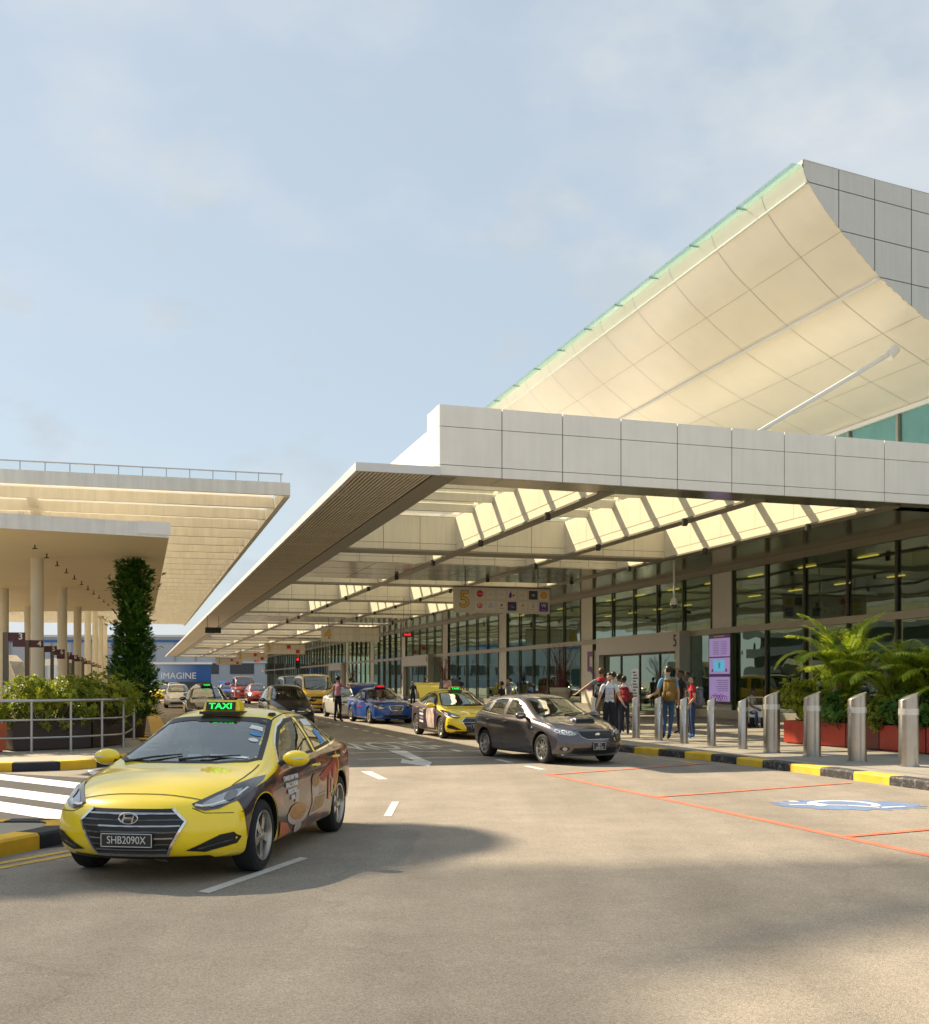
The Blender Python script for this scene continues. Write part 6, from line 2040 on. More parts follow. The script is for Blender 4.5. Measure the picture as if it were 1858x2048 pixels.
# ---- black hybrid taxi coming down the lane
BLK = paint('black', (.010, .010, .013), .2)
PRI = dict(SEDAN); PRI.update(xr=-2.12, xf=2.14, axles=(1.35, -1.35), r=.31, rr=.20, spokes=10, rim='plain', sweep=.46, cabin=(-1.3, .9),
    top=[(-2.2, 1.02), (-2.0, 1.15), (-1.6, 1.30), (-1.0, 1.44), (-.3, 1.49), (.05, 1.455), (.2, 1.42), (.7, 1.21), (1.15, 1.02), (1.3, .97), (1.7, .88), (2.0, .78), (2.2, .70)],
    belt=[(-2.2, .98), (-1.9, 1.04), (-1.0, 1.0), (0, .95), (.8, .89), (1.4, .81), (1.9, .72), (2.2, .64)],
    hw=[(-2.2, .78), (-1.9, .84), (-1.2, .872), (0, .87), (1.2, .872), (1.8, .85), (2.2, .78)],
    wt=[(-2.2, .62), (-1.7, .56), (-1.0, .56), (0, .57), (.25, .58), (.7, .64), (1.15, .70), (1.6, .68), (2.2, .58)],
    screen=[(1.2, 0), (1.18, .35), (1.05, .60), (.94, .68), (.16, .53), (.21, .3), (.23, 0)],
    rear_win=[(-1.15, 0), (-1.14, .35), (-1.2, .48), (-1.75, .52), (-1.8, 0)],
    side_win=[[(.72, .955), (.42, 1.14), (.10, 1.31), (-.10, 1.37), (-.38, 1.39), (-.42, 1.0)], [(-.50, 1.01), (-.47, 1.39), (-.80, 1.37), (-1.2, 1.28), (-1.36, 1.08)]])
def prius(name, label, group, m):
    c = Car(name, label, PRI, m, group)
    for sd in (1, -1):
        h = c.patch('headlight', [(y * sd, z) for y, z in ((.42, .62), (.50, .70), (.66, .76), (.76, .80), (.79, .72), (.74, .62), (.58, .565), (.46, .575))], 'front', M_LAMPG, .007, .03)
        c.patch('lamp_lens', ell(.62 * sd, .655, .05, .05), 'front', M_LENS, .008, .03, h)
        c.patch('fog_intake', ell(.66 * sd, .36, .07, .05), 'front', M_LAMPD, .004, .04)
    c.patch('lower_grille', [(-.52, .40), (.52, .40), (.58, .28), (-.58, .28)], 'front', M_DARKP, .008, .04)
    l_, _ = c.ray(0, .64, 'front')
    em = MB()
    for k in range(16):
        a, b = 2 * math.pi * k / 16, 2 * math.pi * (k + 1) / 16
        em.tube([(0, .07 * math.cos(a), .048 * math.sin(a)), (0, .07 * math.cos(b), .048 * math.sin(b))], .008, 5, cap=False)
        em.tube([(0, .03 * math.cos(a), .046 * math.sin(a)), (0, .03 * math.cos(b), .046 * math.sin(b))], .006, 5, cap=False)
    em.build('emblem', M_CHROME, c.root, l_ + Vector((.02, 0, 0)))
    seams(c, [[(.86, .93), (.90, .62), (.84, .28)], [(-.46, .99), (-.48, .62), (-.46, .28)]], 1.9)
    c.mirrors(.72, .965, m); c.handles([(-.30, .87)], m); wipers(c, 1.12)
    return c
black = prius('taxi', 'black taxi with a green roof light in the left lane', 'taxis', BLK)
black.taxi_sign(.05, BLK, M_LEDG, 'TAXI', .46)
black.place(*along(2.55, 46.0), sc=1.0)

# ---- dark people carrier in the middle lane
MPV = dict(PRI); MPV.update(xr=-2.2, xf=2.16, sweep=.40,
    top=[(-2.2, 1.1), (-2.1, 1.3), (-1.9, 1.48), (-1.3, 1.57), (-.4, 1.6), (.05, 1.56), (.25, 1.51), (.75, 1.27), (1.2, 1.06), (1.35, 1.01), (1.75, .91), (2.0, .83), (2.2, .74)],
    rear_win=[(-1.95, 0), (-1.95, .45), (-2.08, .5), (-2.1, 0)],
    side_win=[[(.72, .98), (.45, 1.18), (.15, 1.38), (-.10, 1.455), (-.38, 1.475), (-.42, 1.02)], [(-.50, 1.03), (-.47, 1.48), (-1.0, 1.475), (-1.25, 1.45), (-1.28, 1.06)], [(-1.36, 1.07), (-1.33, 1.44), (-1.75, 1.38), (-1.88, 1.12)]],
    screen=[(1.25, 0), (1.23, .35), (1.10, .60), (.99, .68), (.21, .545), (.27, .3), (.29, 0)])
def mpv(name, label, group, m):
    c = Car(name, label, MPV, m, group)
    for sd in (1, -1):
        h = c.patch('headlight', [(y * sd, z) for y, z in ((.46, .64), (.56, .74), (.70, .83), (.78, .86), (.80, .76), (.74, .65), (.58, .595))], 'front', M_LAMPG, .007, .03)
        c.patch('lamp_lens', ell(.65 * sd, .70, .05, .05), 'front', M_LENS, .008, .03, h)
    g_ = c.patch('grille', [(-.44, .66), (.44, .66), (.50, .60), (-.50, .60)], 'front', M_DARKP, .008, .04)
    c.strip('grille_bar', [(-.46, .63), (.46, .63)], 'front', .02, M_CHROME, .010, g_)
    c.patch('lower_grille', [(-.50, .40), (.50, .40), (.56, .28), (-.56, .28)], 'front', M_DARKP, .008, .04)
    l_, _ = c.ray(0, .64, 'front')
    MB().ball((0, 0, 0), (.012, .06, .045), 14, 8).build('emblem', M_CHROME, c.root, l_ + Vector((.02, 0, 0)), smooth=True)
    seams(c, [[(.86, .93), (.90, .62), (.84, .28)], [(-.46, .99), (-.48, .62), (-.46, .28)]], 1.88)
    c.mirrors(.74, 1.0, m); c.handles([(-.30, .87), (-1.15, .9)], m); wipers(c, 1.18)
    return c
DGR = paint('charcoal', (.022, .024, .028), .4)
carrier = mpv('people_carrier', 'charcoal people carrier in the middle lane beside the yellow van', 'cars in the road', DGR)
carrier.place(*along(5.15, 41.6), sc=.97)

# ---- yellow van
VAN = dict(MPV); VAN.update(cat='van', xr=-2.45, xf=2.2, axles=(1.15, -1.42), r=.32, rr=.21, sweep=.26, sweepr=.12, lf=.6, lr=.4, cabin=(-2.0, 1.2), seat_x=.75, seat_z=.25, zc=.9,
    zb=[(-2.5, .32), (-1, .28), (2.3, .28)],
    hw=[(-2.5, .82), (-2.2, .845), (0, .85), (1.5, .85), (2.2, .82)],
    belt=[(-2.5, 1.15), (0, 1.15), (1.2, 1.12), (1.7, 1.08), (2.2, .98)],
    top=[(-2.5, 1.86), (-2.35, 1.96), (-1.5, 2.02), (0, 2.03), (.7, 2.0), (1.0, 1.93), (1.3, 1.74), (1.72, 1.34), (1.86, 1.20), (2.05, 1.13), (2.2, 1.05)],
    wt=[(-2.5, .68), (-1, .72), (.7, .70), (1.1, .70), (1.5, .72), (1.9, .74), (2.2, .70)],
    nose=[(0, .12), (.3, .02), (.6, .0), (.9, .03), (1.1, .08)], tail=[(0, .1), (.4, 0), (1.5, 0), (2.0, .12)],
    side_win=[[(1.48, 1.15), (1.42, 1.28), (1.02, 1.72), (.60, 1.78), (.58, 1.17)], [(.44, 1.2), (.44, 1.8), (-.75, 1.82), (-.75, 1.2)], [(-.88, 1.2), (-.88, 1.82), (-2.15, 1.78), (-2.15, 1.2)]],
    screen=[(1.84, 0), (1.83, .4), (1.74, .66), (1.66, .72), (1.02, .655), (1.06, .3), (1.07, 0)])
VAN.pop('rear_win', None)
def van(name, label, group, m):
    c = Car(name, label, VAN, m, group)
    for sd in (1, -1):
        h = c.patch('headlight', [(y * sd, z) for y, z in ((.48, .86), (.74, .90), (.79, .82), (.77, .70), (.50, .70))], 'front', M_LAMPG, .007, .03)
        c.patch('lamp_lens', ell(.60 * sd, .78, .07, .06), 'front', M_STICK, .008, .03, h)
        c.strip('door_seam', [(.52, 1.9), (.52, .35)], 'left' if sd > 0 else 'right', .012, M_SEAM, .002)
        c.strip('door_seam', [(-.82, 1.9), (-.82, .35)], 'left' if sd > 0 else 'right', .012, M_SEAM, .002)
    c.patch('grille', [(-.44, .86), (.44, .86), (.44, .74), (-.44, .74)], 'front', M_DARKP, .008, .04)
    c.patch('lower_grille', [(-.5, .50), (.5, .50), (.5, .42), (-.5, .42)], 'front', M_DARKP, .008, .04)
    c.mirrors(1.42, 1.22, m, 1.35); c.handles([(.70, 1.02)], M_DARKP); wipers(c, 1.76)
    return c
VYEL = paint('van_yellow', (.74, .47, .01))
yvan = van('van', 'yellow van parked at the kerb behind the white saloon', 'vans', VYEL)
yvan.place(*along(9.05, 61.0), sc=1.02)

# ---- traffic farther up the road: copies with their own paint
KIDS = kid_map()
def far_copy(src, oldp, newp, t, s, label, name, cat, group, sc=1.0, flip=0.0):
    got = []
    r_ = copy_tree(src.root, KIDS, None, got)
    r_.name = name
    p, a = along(t, s)
    r_.location = p; r_.rotation_euler = (0, 0, a + flip); r_.scale = (sc, sc, sc)
    for k in ('label', 'category', 'group'):
        if k in r_: del r_[k]
    tag(r_, label, cat, group)
    repaint(got, oldp, newp)
    return r_
RED = paint('red', (.36, .025, .018))
SILV = paint('silver', (.55, .55, .54), .5)
PWH = paint('pearl', (.62, .60, .55))
far_copy(carrier, DGR, SILV, 2.3, 74, 'white car queueing behind the black taxi in the left lane', 'saloon_car', 'car', 'cars in the road', .95)
far_copy(black, BLK, YEL, 1.6, 96, 'small yellow taxi far back at the left kerb', 'taxi', 'taxi', 'taxis')
far_copy(white, WHT, RED, .95, 118, 'red and white car farthest back at the left kerb', 'saloon_car', 'car', 'cars in the road')
far_copy(yvan, VYEL, RED, 8.6, 99, 'red van parked far up the kerb', 'van', 'van', 'vans', 1.05)
far_copy(carrier, DGR, RED, 8.5, 86, 'red car in front of the red van', 'saloon_car', 'car', 'cars at the kerb', .95)
far_copy(yvan, VYEL, BLK, 9.2, 70.5, 'black van behind the yellow van', 'van', 'van', 'vans', 1.0)
far_copy(black, BLK, BLK, 3.2, 60, 'second black taxi behind the first one', 'taxi', 'taxi', 'taxis')
far_copy(black, BLK, YEL, 8.3, 116, 'distant yellow taxi beyond the red van', 'taxi', 'taxi', 'taxis')
far_copy(blue, BLUE, BLUE, 7.9, 108, 'distant blue taxi left of the red van', 'taxi', 'taxi', 'taxis')
far_copy(white, WHT, DGR, 5.4, 104, 'distant dark saloon car in the middle lane', 'saloon_car', 'car', 'cars in the road')
far_copy(carrier, DGR, BLK, 3.6, 128, 'farthest dark car below the blue hoarding', 'saloon_car', 'car', 'cars in the road')
far_copy(white, WHT, SILV, 9.6, 79, 'silver car between the red car and the black van', 'saloon_car', 'car', 'cars at the kerb')
# ------------------------------------------------------------------ bollards, planting, signs on the right
M_INOX = pm('brushed_steel', (0.50, 0.475, 0.44), .30, metal=1.0, var=.10, scale=5, streak=.10)
M_BAND = pm('reflective_band', (0.66, 0.65, 0.62), .35, metal=.6, var=.03)
def bollard_mesh(r, h, slope):
    n = 32; mb = MB()
    vs = []
    for z in (0.0, .02, None):
        for k in range(n):
            a = 2 * math.pi * k / n
            x, y = r * math.cos(a), r * math.sin(a)
            zz = z if z is not None else h + slope * x - slope * .35 * y
            vs.append((x, y, zz))
    fs = [(i * n + k, i * n + (k + 1) % n, (i + 1) * n + (k + 1) % n, (i + 1) * n + k) for i in range(2) for k in range(n)]
    # rounded rim then the slanted cap
    c0 = len(vs)
    for k in range(n):
        a = 2 * math.pi * k / n
        x, y = r * .96 * math.cos(a), r * .96 * math.sin(a)
        vs.append((x, y, h + slope * x - slope * .35 * y + .006))
    fs += [(2 * n + k, 2 * n + (k + 1) % n, c0 + (k + 1) % n, c0 + k) for k in range(n)]
    fs.append(tuple(c0 + k for k in range(n)))
    mb.add(vs, fs)
    return mb.mesh('shaft', M_INOX, True, 40)
bol_s = bollard_mesh(.102, 1.09, .42); bol_l = bollard_mesh(.172, 1.24, .40)
def ring_mesh(r, z0, z1, m):
    return MB().lathe([(r - .002, z0), (r + .0025, z0), (r + .0025, z1), (r - .002, z1)], 32, 'z').mesh('band', m, True, 40)
band_s, band_l = ring_mesh(.102, .84, .93, M_BAND), ring_mesh(.172, .92, 1.03, M_BAND)
foot_s, foot_l = ring_mesh(.112, .0, .02, M_STEEL), ring_mesh(.184, .0, .02, M_STEEL)
bl = [(1189, 1467.5, 0, 'slim steel bollard half hidden behind the woman in the white shirt'), (1272, 1476, 0, 'slim steel bollard in front of the white notice stand'), (1317, 1481, 0, 'slim steel bollard in front of the man in the blue shirt'),
      (1368, 1486.7, 0, 'slim steel bollard left of the man in red'), (1423, 1491.7, 0, 'slim steel bollard below the purple display board'), (1485.3, 1497.8, 0, 'slim steel bollard beside the seated man, last before the thick ones'),
      (1543.5, 1505, 1, 'thick steel bollard at the left end of the red planters'), (1624.5, 1513, 1, 'thick steel bollard second from the left of the four'), (1714.4, 1522.7, 1, 'thick steel bollard in front of the middle palm'), (1817.3, 1532.7, 1, 'thick steel bollard nearest the right edge')]
for x, y, big, lab in bl:
    e = empty('bollard', G(x, y, .148), TH, lab, 'bollard', 'steel bollards along the pavement')
    link('shaft', bol_l if big else bol_s, e)
    link('band', band_l if big else band_s, e)
    link('foot', foot_l if big else foot_s, e)
for k in range(3):
    e = empty('bollard', T(12.75, 38.5 + 6.2 * k, .148), TH, ('distant slim steel bollard right of the yellow taxi', 'distant slim steel bollard behind the roof advert of the taxi', 'farthest slim steel bollard near the blue taxi')[k], 'bollard', 'far steel bollards')
    link('shaft', bol_s, e); link('band', band_s, e); link('foot', foot_s, e)

# red planters with shrubs and palms
def foot(px): return G(px, 1486 + (px - 1567.6) * .0792, .148)
pls = [(1567.6, 1638, M_PLR, 'red planter at the left end of the row'), (1640, 1690, M_PLR, 'second red planter in the row'), (1692, 1757, pm('planter_maroon', (.16, .035, .03), .5, var=.1), 'dull maroon planter between the red ones'), (1759, 1850, M_PLR, 'red planter at the right edge'), (1853, 1950, M_PLR, 'red planter beyond the right edge')]
pc = []
for a, b, m_, lab in pls: pc.append(planter('planter', lab, foot(a), foot(b), .8, .56, m_, 'red planters'))
def pshr(i, label, dims, dx, seed, m_, n, ll=.13, lw=.045, dy=0, z=.5):
    c_, an, L_ = pc[i]
    d = Vector((math.cos(an), math.sin(an))); nn = Vector((-d.y, d.x))
    shrub('shrub', label, c_ + d * dx + nn * dy, an, dims, .148 + z, seed, m_, n, ll, lw, 'planter shrubs')
pshr(0, 'bright yellow-green croton at the left end of the planters', (1.25, .9, 1.0), -.1, 21, M_LEAF, 420)
pshr(1, 'dark green shrub spilling over the second red planter', (1.2, 1.0, .85), .1, 22, M_LEAFG, 420, z=.38, dy=-.15)
pshr(2, 'yellow-green croton over the maroon planter', (1.0, 1.0, .95), .2, 23, M_LEAF, 380, z=.36, dy=-.1)
pshr(3, 'dark green shrub over the red planter at the right edge', (1.6, 1.1, .85), 0, 24, M_LEAFG, 460, z=.38, dy=-.15)
pshr(3, 'yellow-green croton behind the thick bollard at the right edge', (.8, .8, .8), -.5, 25, M_LEAF, 260, z=.6, dy=.2)
pshr(4, 'dark green shrub in the planter beyond the right edge', (1.6, 1.0, .9), 0, 26, M_LEAFG, 300, z=.4)
def palm(name, label, loc, seed, nf=15, L=1.5, h0=.5):
    r = random.Random(seed)
    e = empty(name, loc, 0, label, 'palm', 'potted palms')
    fr = MB(); st = MB()
    for i in range(nf):
        a = 2 * math.pi * i / nf * 1.0 + r.uniform(-.3, .3)
        tilt = r.uniform(.0, .85) ** 1.2
        ln = L * r.uniform(.8, 1.15)
        hz = Vector((math.cos(a), math.sin(a), 0))
        base = Vector((r.uniform(-.28, .28), r.uniform(-.2, .2), 0)); h0_ = h0 * r.uniform(.45, 1.1)
        pts = []
        n = 22
        p = base + Vector((0, 0, h0_)); el = R(88 - 34 * tilt)
        st.tube([tuple(base), tuple((base + p) / 2 + hz * .02), tuple(p)], [.022, .018, .012], 6)
        for k in range(n + 1):
            pts.append(p.copy())
            el -= R((3.2 + 4.6 * tilt) * (k / n + .35))
            p = p + (hz * math.cos(el) + Vector((0, 0, math.sin(el)))) * (ln / n)
        st.tube([tuple(q) for q in pts[::3]], [.012 * (1 - k / 9) + .003 for k in range(len(pts[::3]))], 5)
        side = hz.cross(Vector((0, 0, 1)))
        for k in range(3, n + 1):
            f_ = k / n
            d = (pts[k] - pts[k - 1]).normalized()
            ll = .52 * math.sin(math.pi * (0.12 + .80 * f_)) * L / 1.5
            for sd in (-1, 1):
                for half in (0, .33, .66):
                    q = pts[k - 1].lerp(pts[k], half)
                    v = (side * sd * .85 + d * .75 + Vector((0, 0, .25 - .35 * f_)) + rdir(r, 0) * .10).normalized()
                    upv = (side.cross(d) * 1.0).normalized()
                    w = .014
                    m1 = q + v * ll * .55 + Vector((0, 0, -.02))
                    t1 = q + v * ll + Vector((0, 0, -.16 * ll - .03))
                    nn = v.cross(Vector((0, 0, 1))).normalized() * w
                    fr.add([q - nn * .5, q + nn * .5, m1 + nn, m1 - nn, t1], [(0, 1, 2, 3), (3, 2, 4)])
    fr.build('frond', M_PALM, e)
    st.build('stem', pm('palm_stem', (.16, .17, .03), .5, var=.2), e, smooth=True)
    return e
def pal(i, dx, dy, label, seed, nf, L, h0):
    c_, an, L_ = pc[i]
    d = Vector((math.cos(an), math.sin(an))); nn = Vector((-d.y, d.x))
    p = c_ + d * dx + nn * dy
    palm('palm', label, (p.x, p.y, .6), seed, nf, L, h0)
pal(1, -.15, .1, 'tallest potted palm left of the thick bollards', 31, 24, 1.75, 1.1)
pal(2, .55, .1, 'middle potted palm with drooping fronds', 32, 22, 1.65, .9)
pal(3, .5, .2, 'potted palm at the right edge', 33, 22, 1.65, .8)
pal(4, .1, .2, 'potted palm beyond the right edge', 34, 12, 1.6, .6)

# purple display board on the column
sD = fs(1449)
db = empty('display_board', T(TF - .12, sD, .75), TH, 'tall lit purple flight information board on the glass front', 'display')
MB().box(-.10, .0, -.92, .92, 0, 2.85).build('case', M_MULL, db)
M_DISP = pm('screen_lilac', (.34, .24, .52), .3, emit=.28, var=.10, scale=3)
M_DISPD = pm('screen_violet', (.06, .03, .16), .3, emit=.1, var=.05)
for z0, z1, m_ in ((1.93, 2.68, M_DISP), (1.22, 1.88, M_DISP), (.10, 1.10, M_DISP), (2.70, 2.82, M_DISPD), (1.11, 1.21, M_DISPD)):
    MB().box(-.115, -.10, -.84, .84, z0, z1).build('screen', m_, db)
M_DISPL = pm('screen_lines', (.20, .14, .36), .4, emit=.1, var=0)
for k in range(8):
    for s_ in (-.62, .02):
        MB().box(-.119, -.115, s_, s_ + .5, 2.02 + .072 * k, 2.045 + .072 * k).build('text_line', M_DISPL, db)
for k in range(6):
    MB().box(-.119, -.115, -.7, .1 + .1 * (k % 3), .52 + .085 * k, .545 + .085 * k).build('text_line', M_DISPL, db)
MB().box(-.119, -.115, -.42, .46, 1.34, 1.78).build('map_tile', pm('screen_cyan', (.08, .42, .62), .4, emit=.35, var=.2, scale=9), db)
MB().box(-.123, -.119, -.08, .06, 1.46, 1.68).build('map_mark', M_STICK, db)
for s_ in (-.62, .52): MB().box(-.119, -.115, s_, s_ + .12, 1.30, 1.42).build('map_key', M_PORA, db)
mb = MB()
for k in range(5):
    mb.tube([(-.118, .8 - .22 * k, .12), (-.118, .55 - .22 * k, .34 + .05 * (k % 2)), (-.118, .2 - .2 * k, .30), (-.118, -.05 - .15 * k, .13)], .014, 4)
mb.build('ribbon_motif', pm('screen_magenta', (.26, .02, .22), .4, emit=.1, var=0), db)
link('lettering', textm('Arrival at Changi Airport', .085, pm('screen_yellow', (.5, .38, .04), .4, emit=.2, var=0), .001), db, (-.118, 0, 2.76), (0, 0, R(-90)))

# white notice stand
p = G(1270, 1463, .148)
ns = empty('notice_stand', p, TH, 'slim white notice panel on a post behind a bollard', 'sign')
MB().box(-.11, .11, -.015, .015, .98, 1.90).build('panel', M_STICK, ns)
MB().tube([(0, 0, 0), (0, 0, 1.0)], .025, 8).build('post', M_STEEL, ns, smooth=True)
MB().lathe([(.001, .02), (.16, .02), (.17, 0)], 16, 'z').build('base', M_STEEL, ns)
for k in range(9): MB().box(-.085 + .02 * (k % 2), .085 - .03 * (k % 3), -.018, -.0155, 1.05 + .09 * k, 1.09 + .09 * k).build('text_line', pm('print_dark', (.14, .14, .14), .5, var=0), ns)

# tubs of red dogwood stems
M_STEMR = pm('red_stem', (.12, .022, .018), .6, var=.2)
M_TUB = pm('tub_beige', (.50, .44, .34), .6, var=.06)
for i, (px, t_, lab) in enumerate(((1120, 16.2, 'beige tub of bare red stems behind the grey hatchback'), (888, 16.2, 'beige tub of bare red stems left of the far doors'), (706, 16.0, 'farther tub of bare red stems behind the blue taxi'))):
    Y_ = 2342.0 * t_ / (px - 280.0)
    e = empty('stem_tub', P(px, Y_, .148), 0, lab, 'plant', 'tubs of red stems')
    MB().lathe([(.001, 0), (.30, 0), (.33, .06), (.36, .9), (.40, 1.08), (.42, 1.10), (.42, 1.27), (.37, 1.27), (.36, 1.18), (.001, 1.16)], 28, 'z').build('tub', M_TUB, e, smooth=True)
    r = random.Random(50 + i); mb = MB()
    for k in range(30):
        a = r.uniform(0, 6.28); sp_ = r.uniform(.1, .75); hh = r.uniform(1.1, 1.95)
        b0 = Vector((.2 * math.cos(a) * r.random(), .2 * math.sin(a) * r.random(), 1.15))
        t0 = b0 + Vector((sp_ * math.cos(a), sp_ * math.sin(a), hh))
        m0 = (b0 + t0) / 2 + Vector((-.12 * math.cos(a) + r.uniform(-.06, .06), -.12 * math.sin(a) + r.uniform(-.06, .06), .08))
        mb.tube([tuple(b0), tuple(m0), tuple(t0)], [.013, .010, .005], 5)
        for q in range(2):
            f_ = r.uniform(.45, .85); c_ = m0.lerp(t0, f_)
            mb.tube([tuple(c_), tuple(c_ + Vector((r.uniform(-.18, .18), r.uniform(-.18, .18), r.uniform(.12, .3))))], [.006, .003], 4)
    mb.build('stems', M_STEMR, e)

# hanging row signs
M_SIGN = pm('sign_cream', (.60, .54, .43), .5, var=.04)
M_TILE = pm('tile_cream', (.68, .62, .52), .5, var=.03)
M_NUMY = pm('numeral_yellow', (.72, .40, .02), .45, var=0)
def flat_text(e, s_, size, m_, x, z, y=-.062, sx=1.0):
    return link('lettering', textm(s_, size, m_, .001), e, (x, y, z), None, (sx, 1, 1))
LOGO_R = pm('logo_red', (.52, .02, .03), .5, var=0); LOGO_N = pm('logo_navy', (.02, .03, .10), .5, var=0); LOGO_O = pm('logo_orange', (.70, .30, .02), .5, var=0)
LOGO_B = pm('logo_blue', (.02, .20, .55), .5, var=0); LOGO_G = pm('logo_green', (.01, .26, .13), .5, var=0); LOGO_K = pm('logo_dark', (.05, .045, .05), .5, var=0); LOGO_V = pm('logo_violet', (.10, .03, .22), .5, var=0)
def disc(e, x, z, r_, m_, y=-.058, name='logo', r0=.001):
    return link(name, MB().lathe([(r0, -.002), (r_, -.002), (r_, .002), (r0, .002)], 20, 'y').mesh('disc', m_), e, (x, y, z))
signs = [(5, 48.0, 12.85), (4, 83.0, 12.85), (3, 121.0, 12.85), (2, 158.0, 13.0), (1, 196.0, 12.8)]
for n_, Y_, tl in signs:
    s_ = (Y_ - tl * VY) / UY
    W, Hh = 4.35, 1.08
    z0 = EYE + 2.95
    e = empty('row_sign', T(tl + W / 2, s_, z0), TH, 'hanging cream sign with a yellow numeral %s under the canopy' % ('one two three four five'.split()[n_ - 1]), 'sign', 'hanging row signs')
    MB().box(-W / 2, W / 2, -.05, .05, 0, Hh).build('panel', M_SIGN, e)
    MB().box(-W / 2 - .02, W / 2 + .02, -.06, .06, Hh, Hh + .05).build('top_rail', M_MULL, e)
    for x in (-W * .38, W * .38): MB().tube([(x, 0, Hh + .05), (x, 0, ZS - z0)], .02, 6).build('hanger', M_MULL, e)
    link('numeral_outline', textm(str(n_), .98, M_BLACKT, .001, bold=.028), e, (-W / 2 + .48, -.052, Hh * .50))
    link('numeral', textm(str(n_), .98, M_NUMY, .001, bold=.004), e, (-W / 2 + .48, -.057, Hh * .50))
    k = 0
    for r_ in range(2):
        for q in range(7):
            x = -W / 2 + 1.16 + .485 * q; z = Hh * .74 - .50 * r_
            if n_ == 4 and q == 3: continue
            MB().box(-.205, .205, -.003, .003, -.20, .20).build('tile', M_TILE if n_ > 3 or (q + r_) % 3 else LOGO_R if q % 2 else M_TILE, e, (x, -.054, z))
    if n_ == 5:
        X = lambda q: -W / 2 + 1.16 + .485 * q
        za, zb = Hh * .74, Hh * .74 - .50
        disc(e, X(0), za + .02, .155, LOGO_R, -.060); flat_text(e, 'AirAsia', .075, M_STICK, X(0), za + .02, -.066)
        flat_text(e, 'airline', .06, LOGO_K, X(1), za, -.060); flat_text(e, 'airlines', .06, LOGO_R, X(2), za, -.060)
        MB().add([(-.12, 0, -.14), (-.02, 0, -.14), (.02, 0, 0), (-.04, 0, .16), (-.12, 0, 0)], [(0, 1, 2, 3, 4)]).build('logo', LOGO_V, e, (X(3) - .02, -.060, za))
        MB().add([(.0, 0, -.10), (.14, 0, -.02), (.05, 0, .04)], [(0, 1, 2)]).build('logo', LOGO_R, e, (X(3), -.060, za))
        flat_text(e, 'Tiger', .11, LOGO_O, X(4), za, -.060)
        MB().box(-.2, .2, -.002, .002, -.19, .19).build('logo', LOGO_K, e, (X(5), -.060, za)); flat_text(e, 'FIJI', .12, M_STICK, X(5), za, -.066)
        disc(e, X(6), za, .165, LOGO_O, -.060); disc(e, X(6), za, .10, M_NUMY, -.066)
        disc(e, X(0), zb + .02, .13, LOGO_R, -.060); disc(e, X(0), zb + .04, .085, M_TILE, -.066); disc(e, X(0) + .01, zb + .03, .05, LOGO_R, -.070)
        flat_text(e, 'KLM', .13, LOGO_B, X(1), zb - .03, -.060)
        MB().box(-.05, .05, -.002, .002, .06, .10).build('logo', LOGO_B, e, (X(1), -.060, zb))
        MB().add([(-.05, 0, 0), (.03, 0, .10), (.07, 0, .02), (0, 0, -.05)], [(0, 1, 2, 3)]).build('logo', LOGO_R, e, (X(2), -.060, zb + .03)); flat_text(e, 'Air Niugini', .06, LOGO_K, X(2), zb - .10, -.060)
        MB().box(-.2, .2, -.002, .002, -.19, .19).build('logo', LOGO_N, e, (X(3), -.060, zb)); MB().add([(-.15, 0, -.03), (.05, 0, .02), (-.1, 0, .06)], [(0, 1, 2)]).build('logo', LOGO_R, e, (X(3), -.066, zb)); flat_text(e, 'airlines', .05, M_STICK, X(3) + .04, zb - .03, -.066)
        MB().add([(-.08, 0, -.02), (.08, 0, .02), (.06, 0, .12), (-.05, 0, .07)], [(0, 1, 2, 3)]).build('logo', LOGO_O, e, (X(4), -.060, zb)); flat_text(e, 'airways', .05, LOGO_K, X(4), zb - .12, -.060)
        flat_text(e, 'S', .24, LOGO_G, X(5), zb + .04, -.060); flat_text(e, 'SPRING', .05, LOGO_K, X(5), zb - .13, -.060)
        MB().box(-.2, .2, -.002, .002, -.2, .2).build('logo', LOGO_V, e, (X(6), -.060, zb)); flat_text(e, 'W', .24, M_STICK, X(6), zb + .05, -.066); flat_text(e, 'West Air', .06, M_STICK, X(6), zb - .13, -.066)

# red clocks, camera, loudspeaker box, traffic light
for px, t_, lab in ((814, 14.5, 'red digital clock hanging under the canopy'), (513, 14.5, 'small red digital clock far along the canopy')):
    Y_ = 2342.0 * t_ / (px - 280)
    c_ = P(px, Y_, 4.3)
    e = empty('digital_clock', c_, TH, lab, 'clock', 'hanging clocks')
    MB().box(-.27, .27, -.05, .05, -.12, .12).build('case', M_BLACKT, e)
    link('digits', textm('10:40', .19, M_LEDR, .002, bold=.006), e, (0, -.056, 0))
    for x in (-.2, .2): MB().tube([(x, 0, .12), (x, 0, ZS - 4.3)], .012, 5).build('hanger', M_MULL, e)
c_ = P(1348, 43.4, 4.6)
e = empty('dome_camera', c_, 0, 'white dome camera hanging on a pole under the canopy', 'camera')
MB().tube([(0, 0, .25), (0, 0, ZS - 4.6)], .035, 10).build('pole', M_COLW, e, smooth=True)
MB().lathe([(.001, .30), (.06, .29), (.13, .20), (.15, .08), (.15, .02), (.001, .02)], 20, 'z').build('housing', M_COLW, e, smooth=True)
MB().ball((0, 0, .0), (.11, .11, .13), 18, 10).build('dome', M_LAMPD, e, smooth=True)
e = empty('loudspeaker_box', P(426, 80, 5.1), TH, 'black box hanging below the canopy edge at the far end', 'loudspeaker')
MB().box(-.55, .55, -.2, .2, 0, .40).build('case', M_DARKP, e)
for x in (-.4, .4): MB().tube([(x, 0, .4), (x, 0, ZS - 5.1)], .02, 6).build('hanger', M_MULL, e)
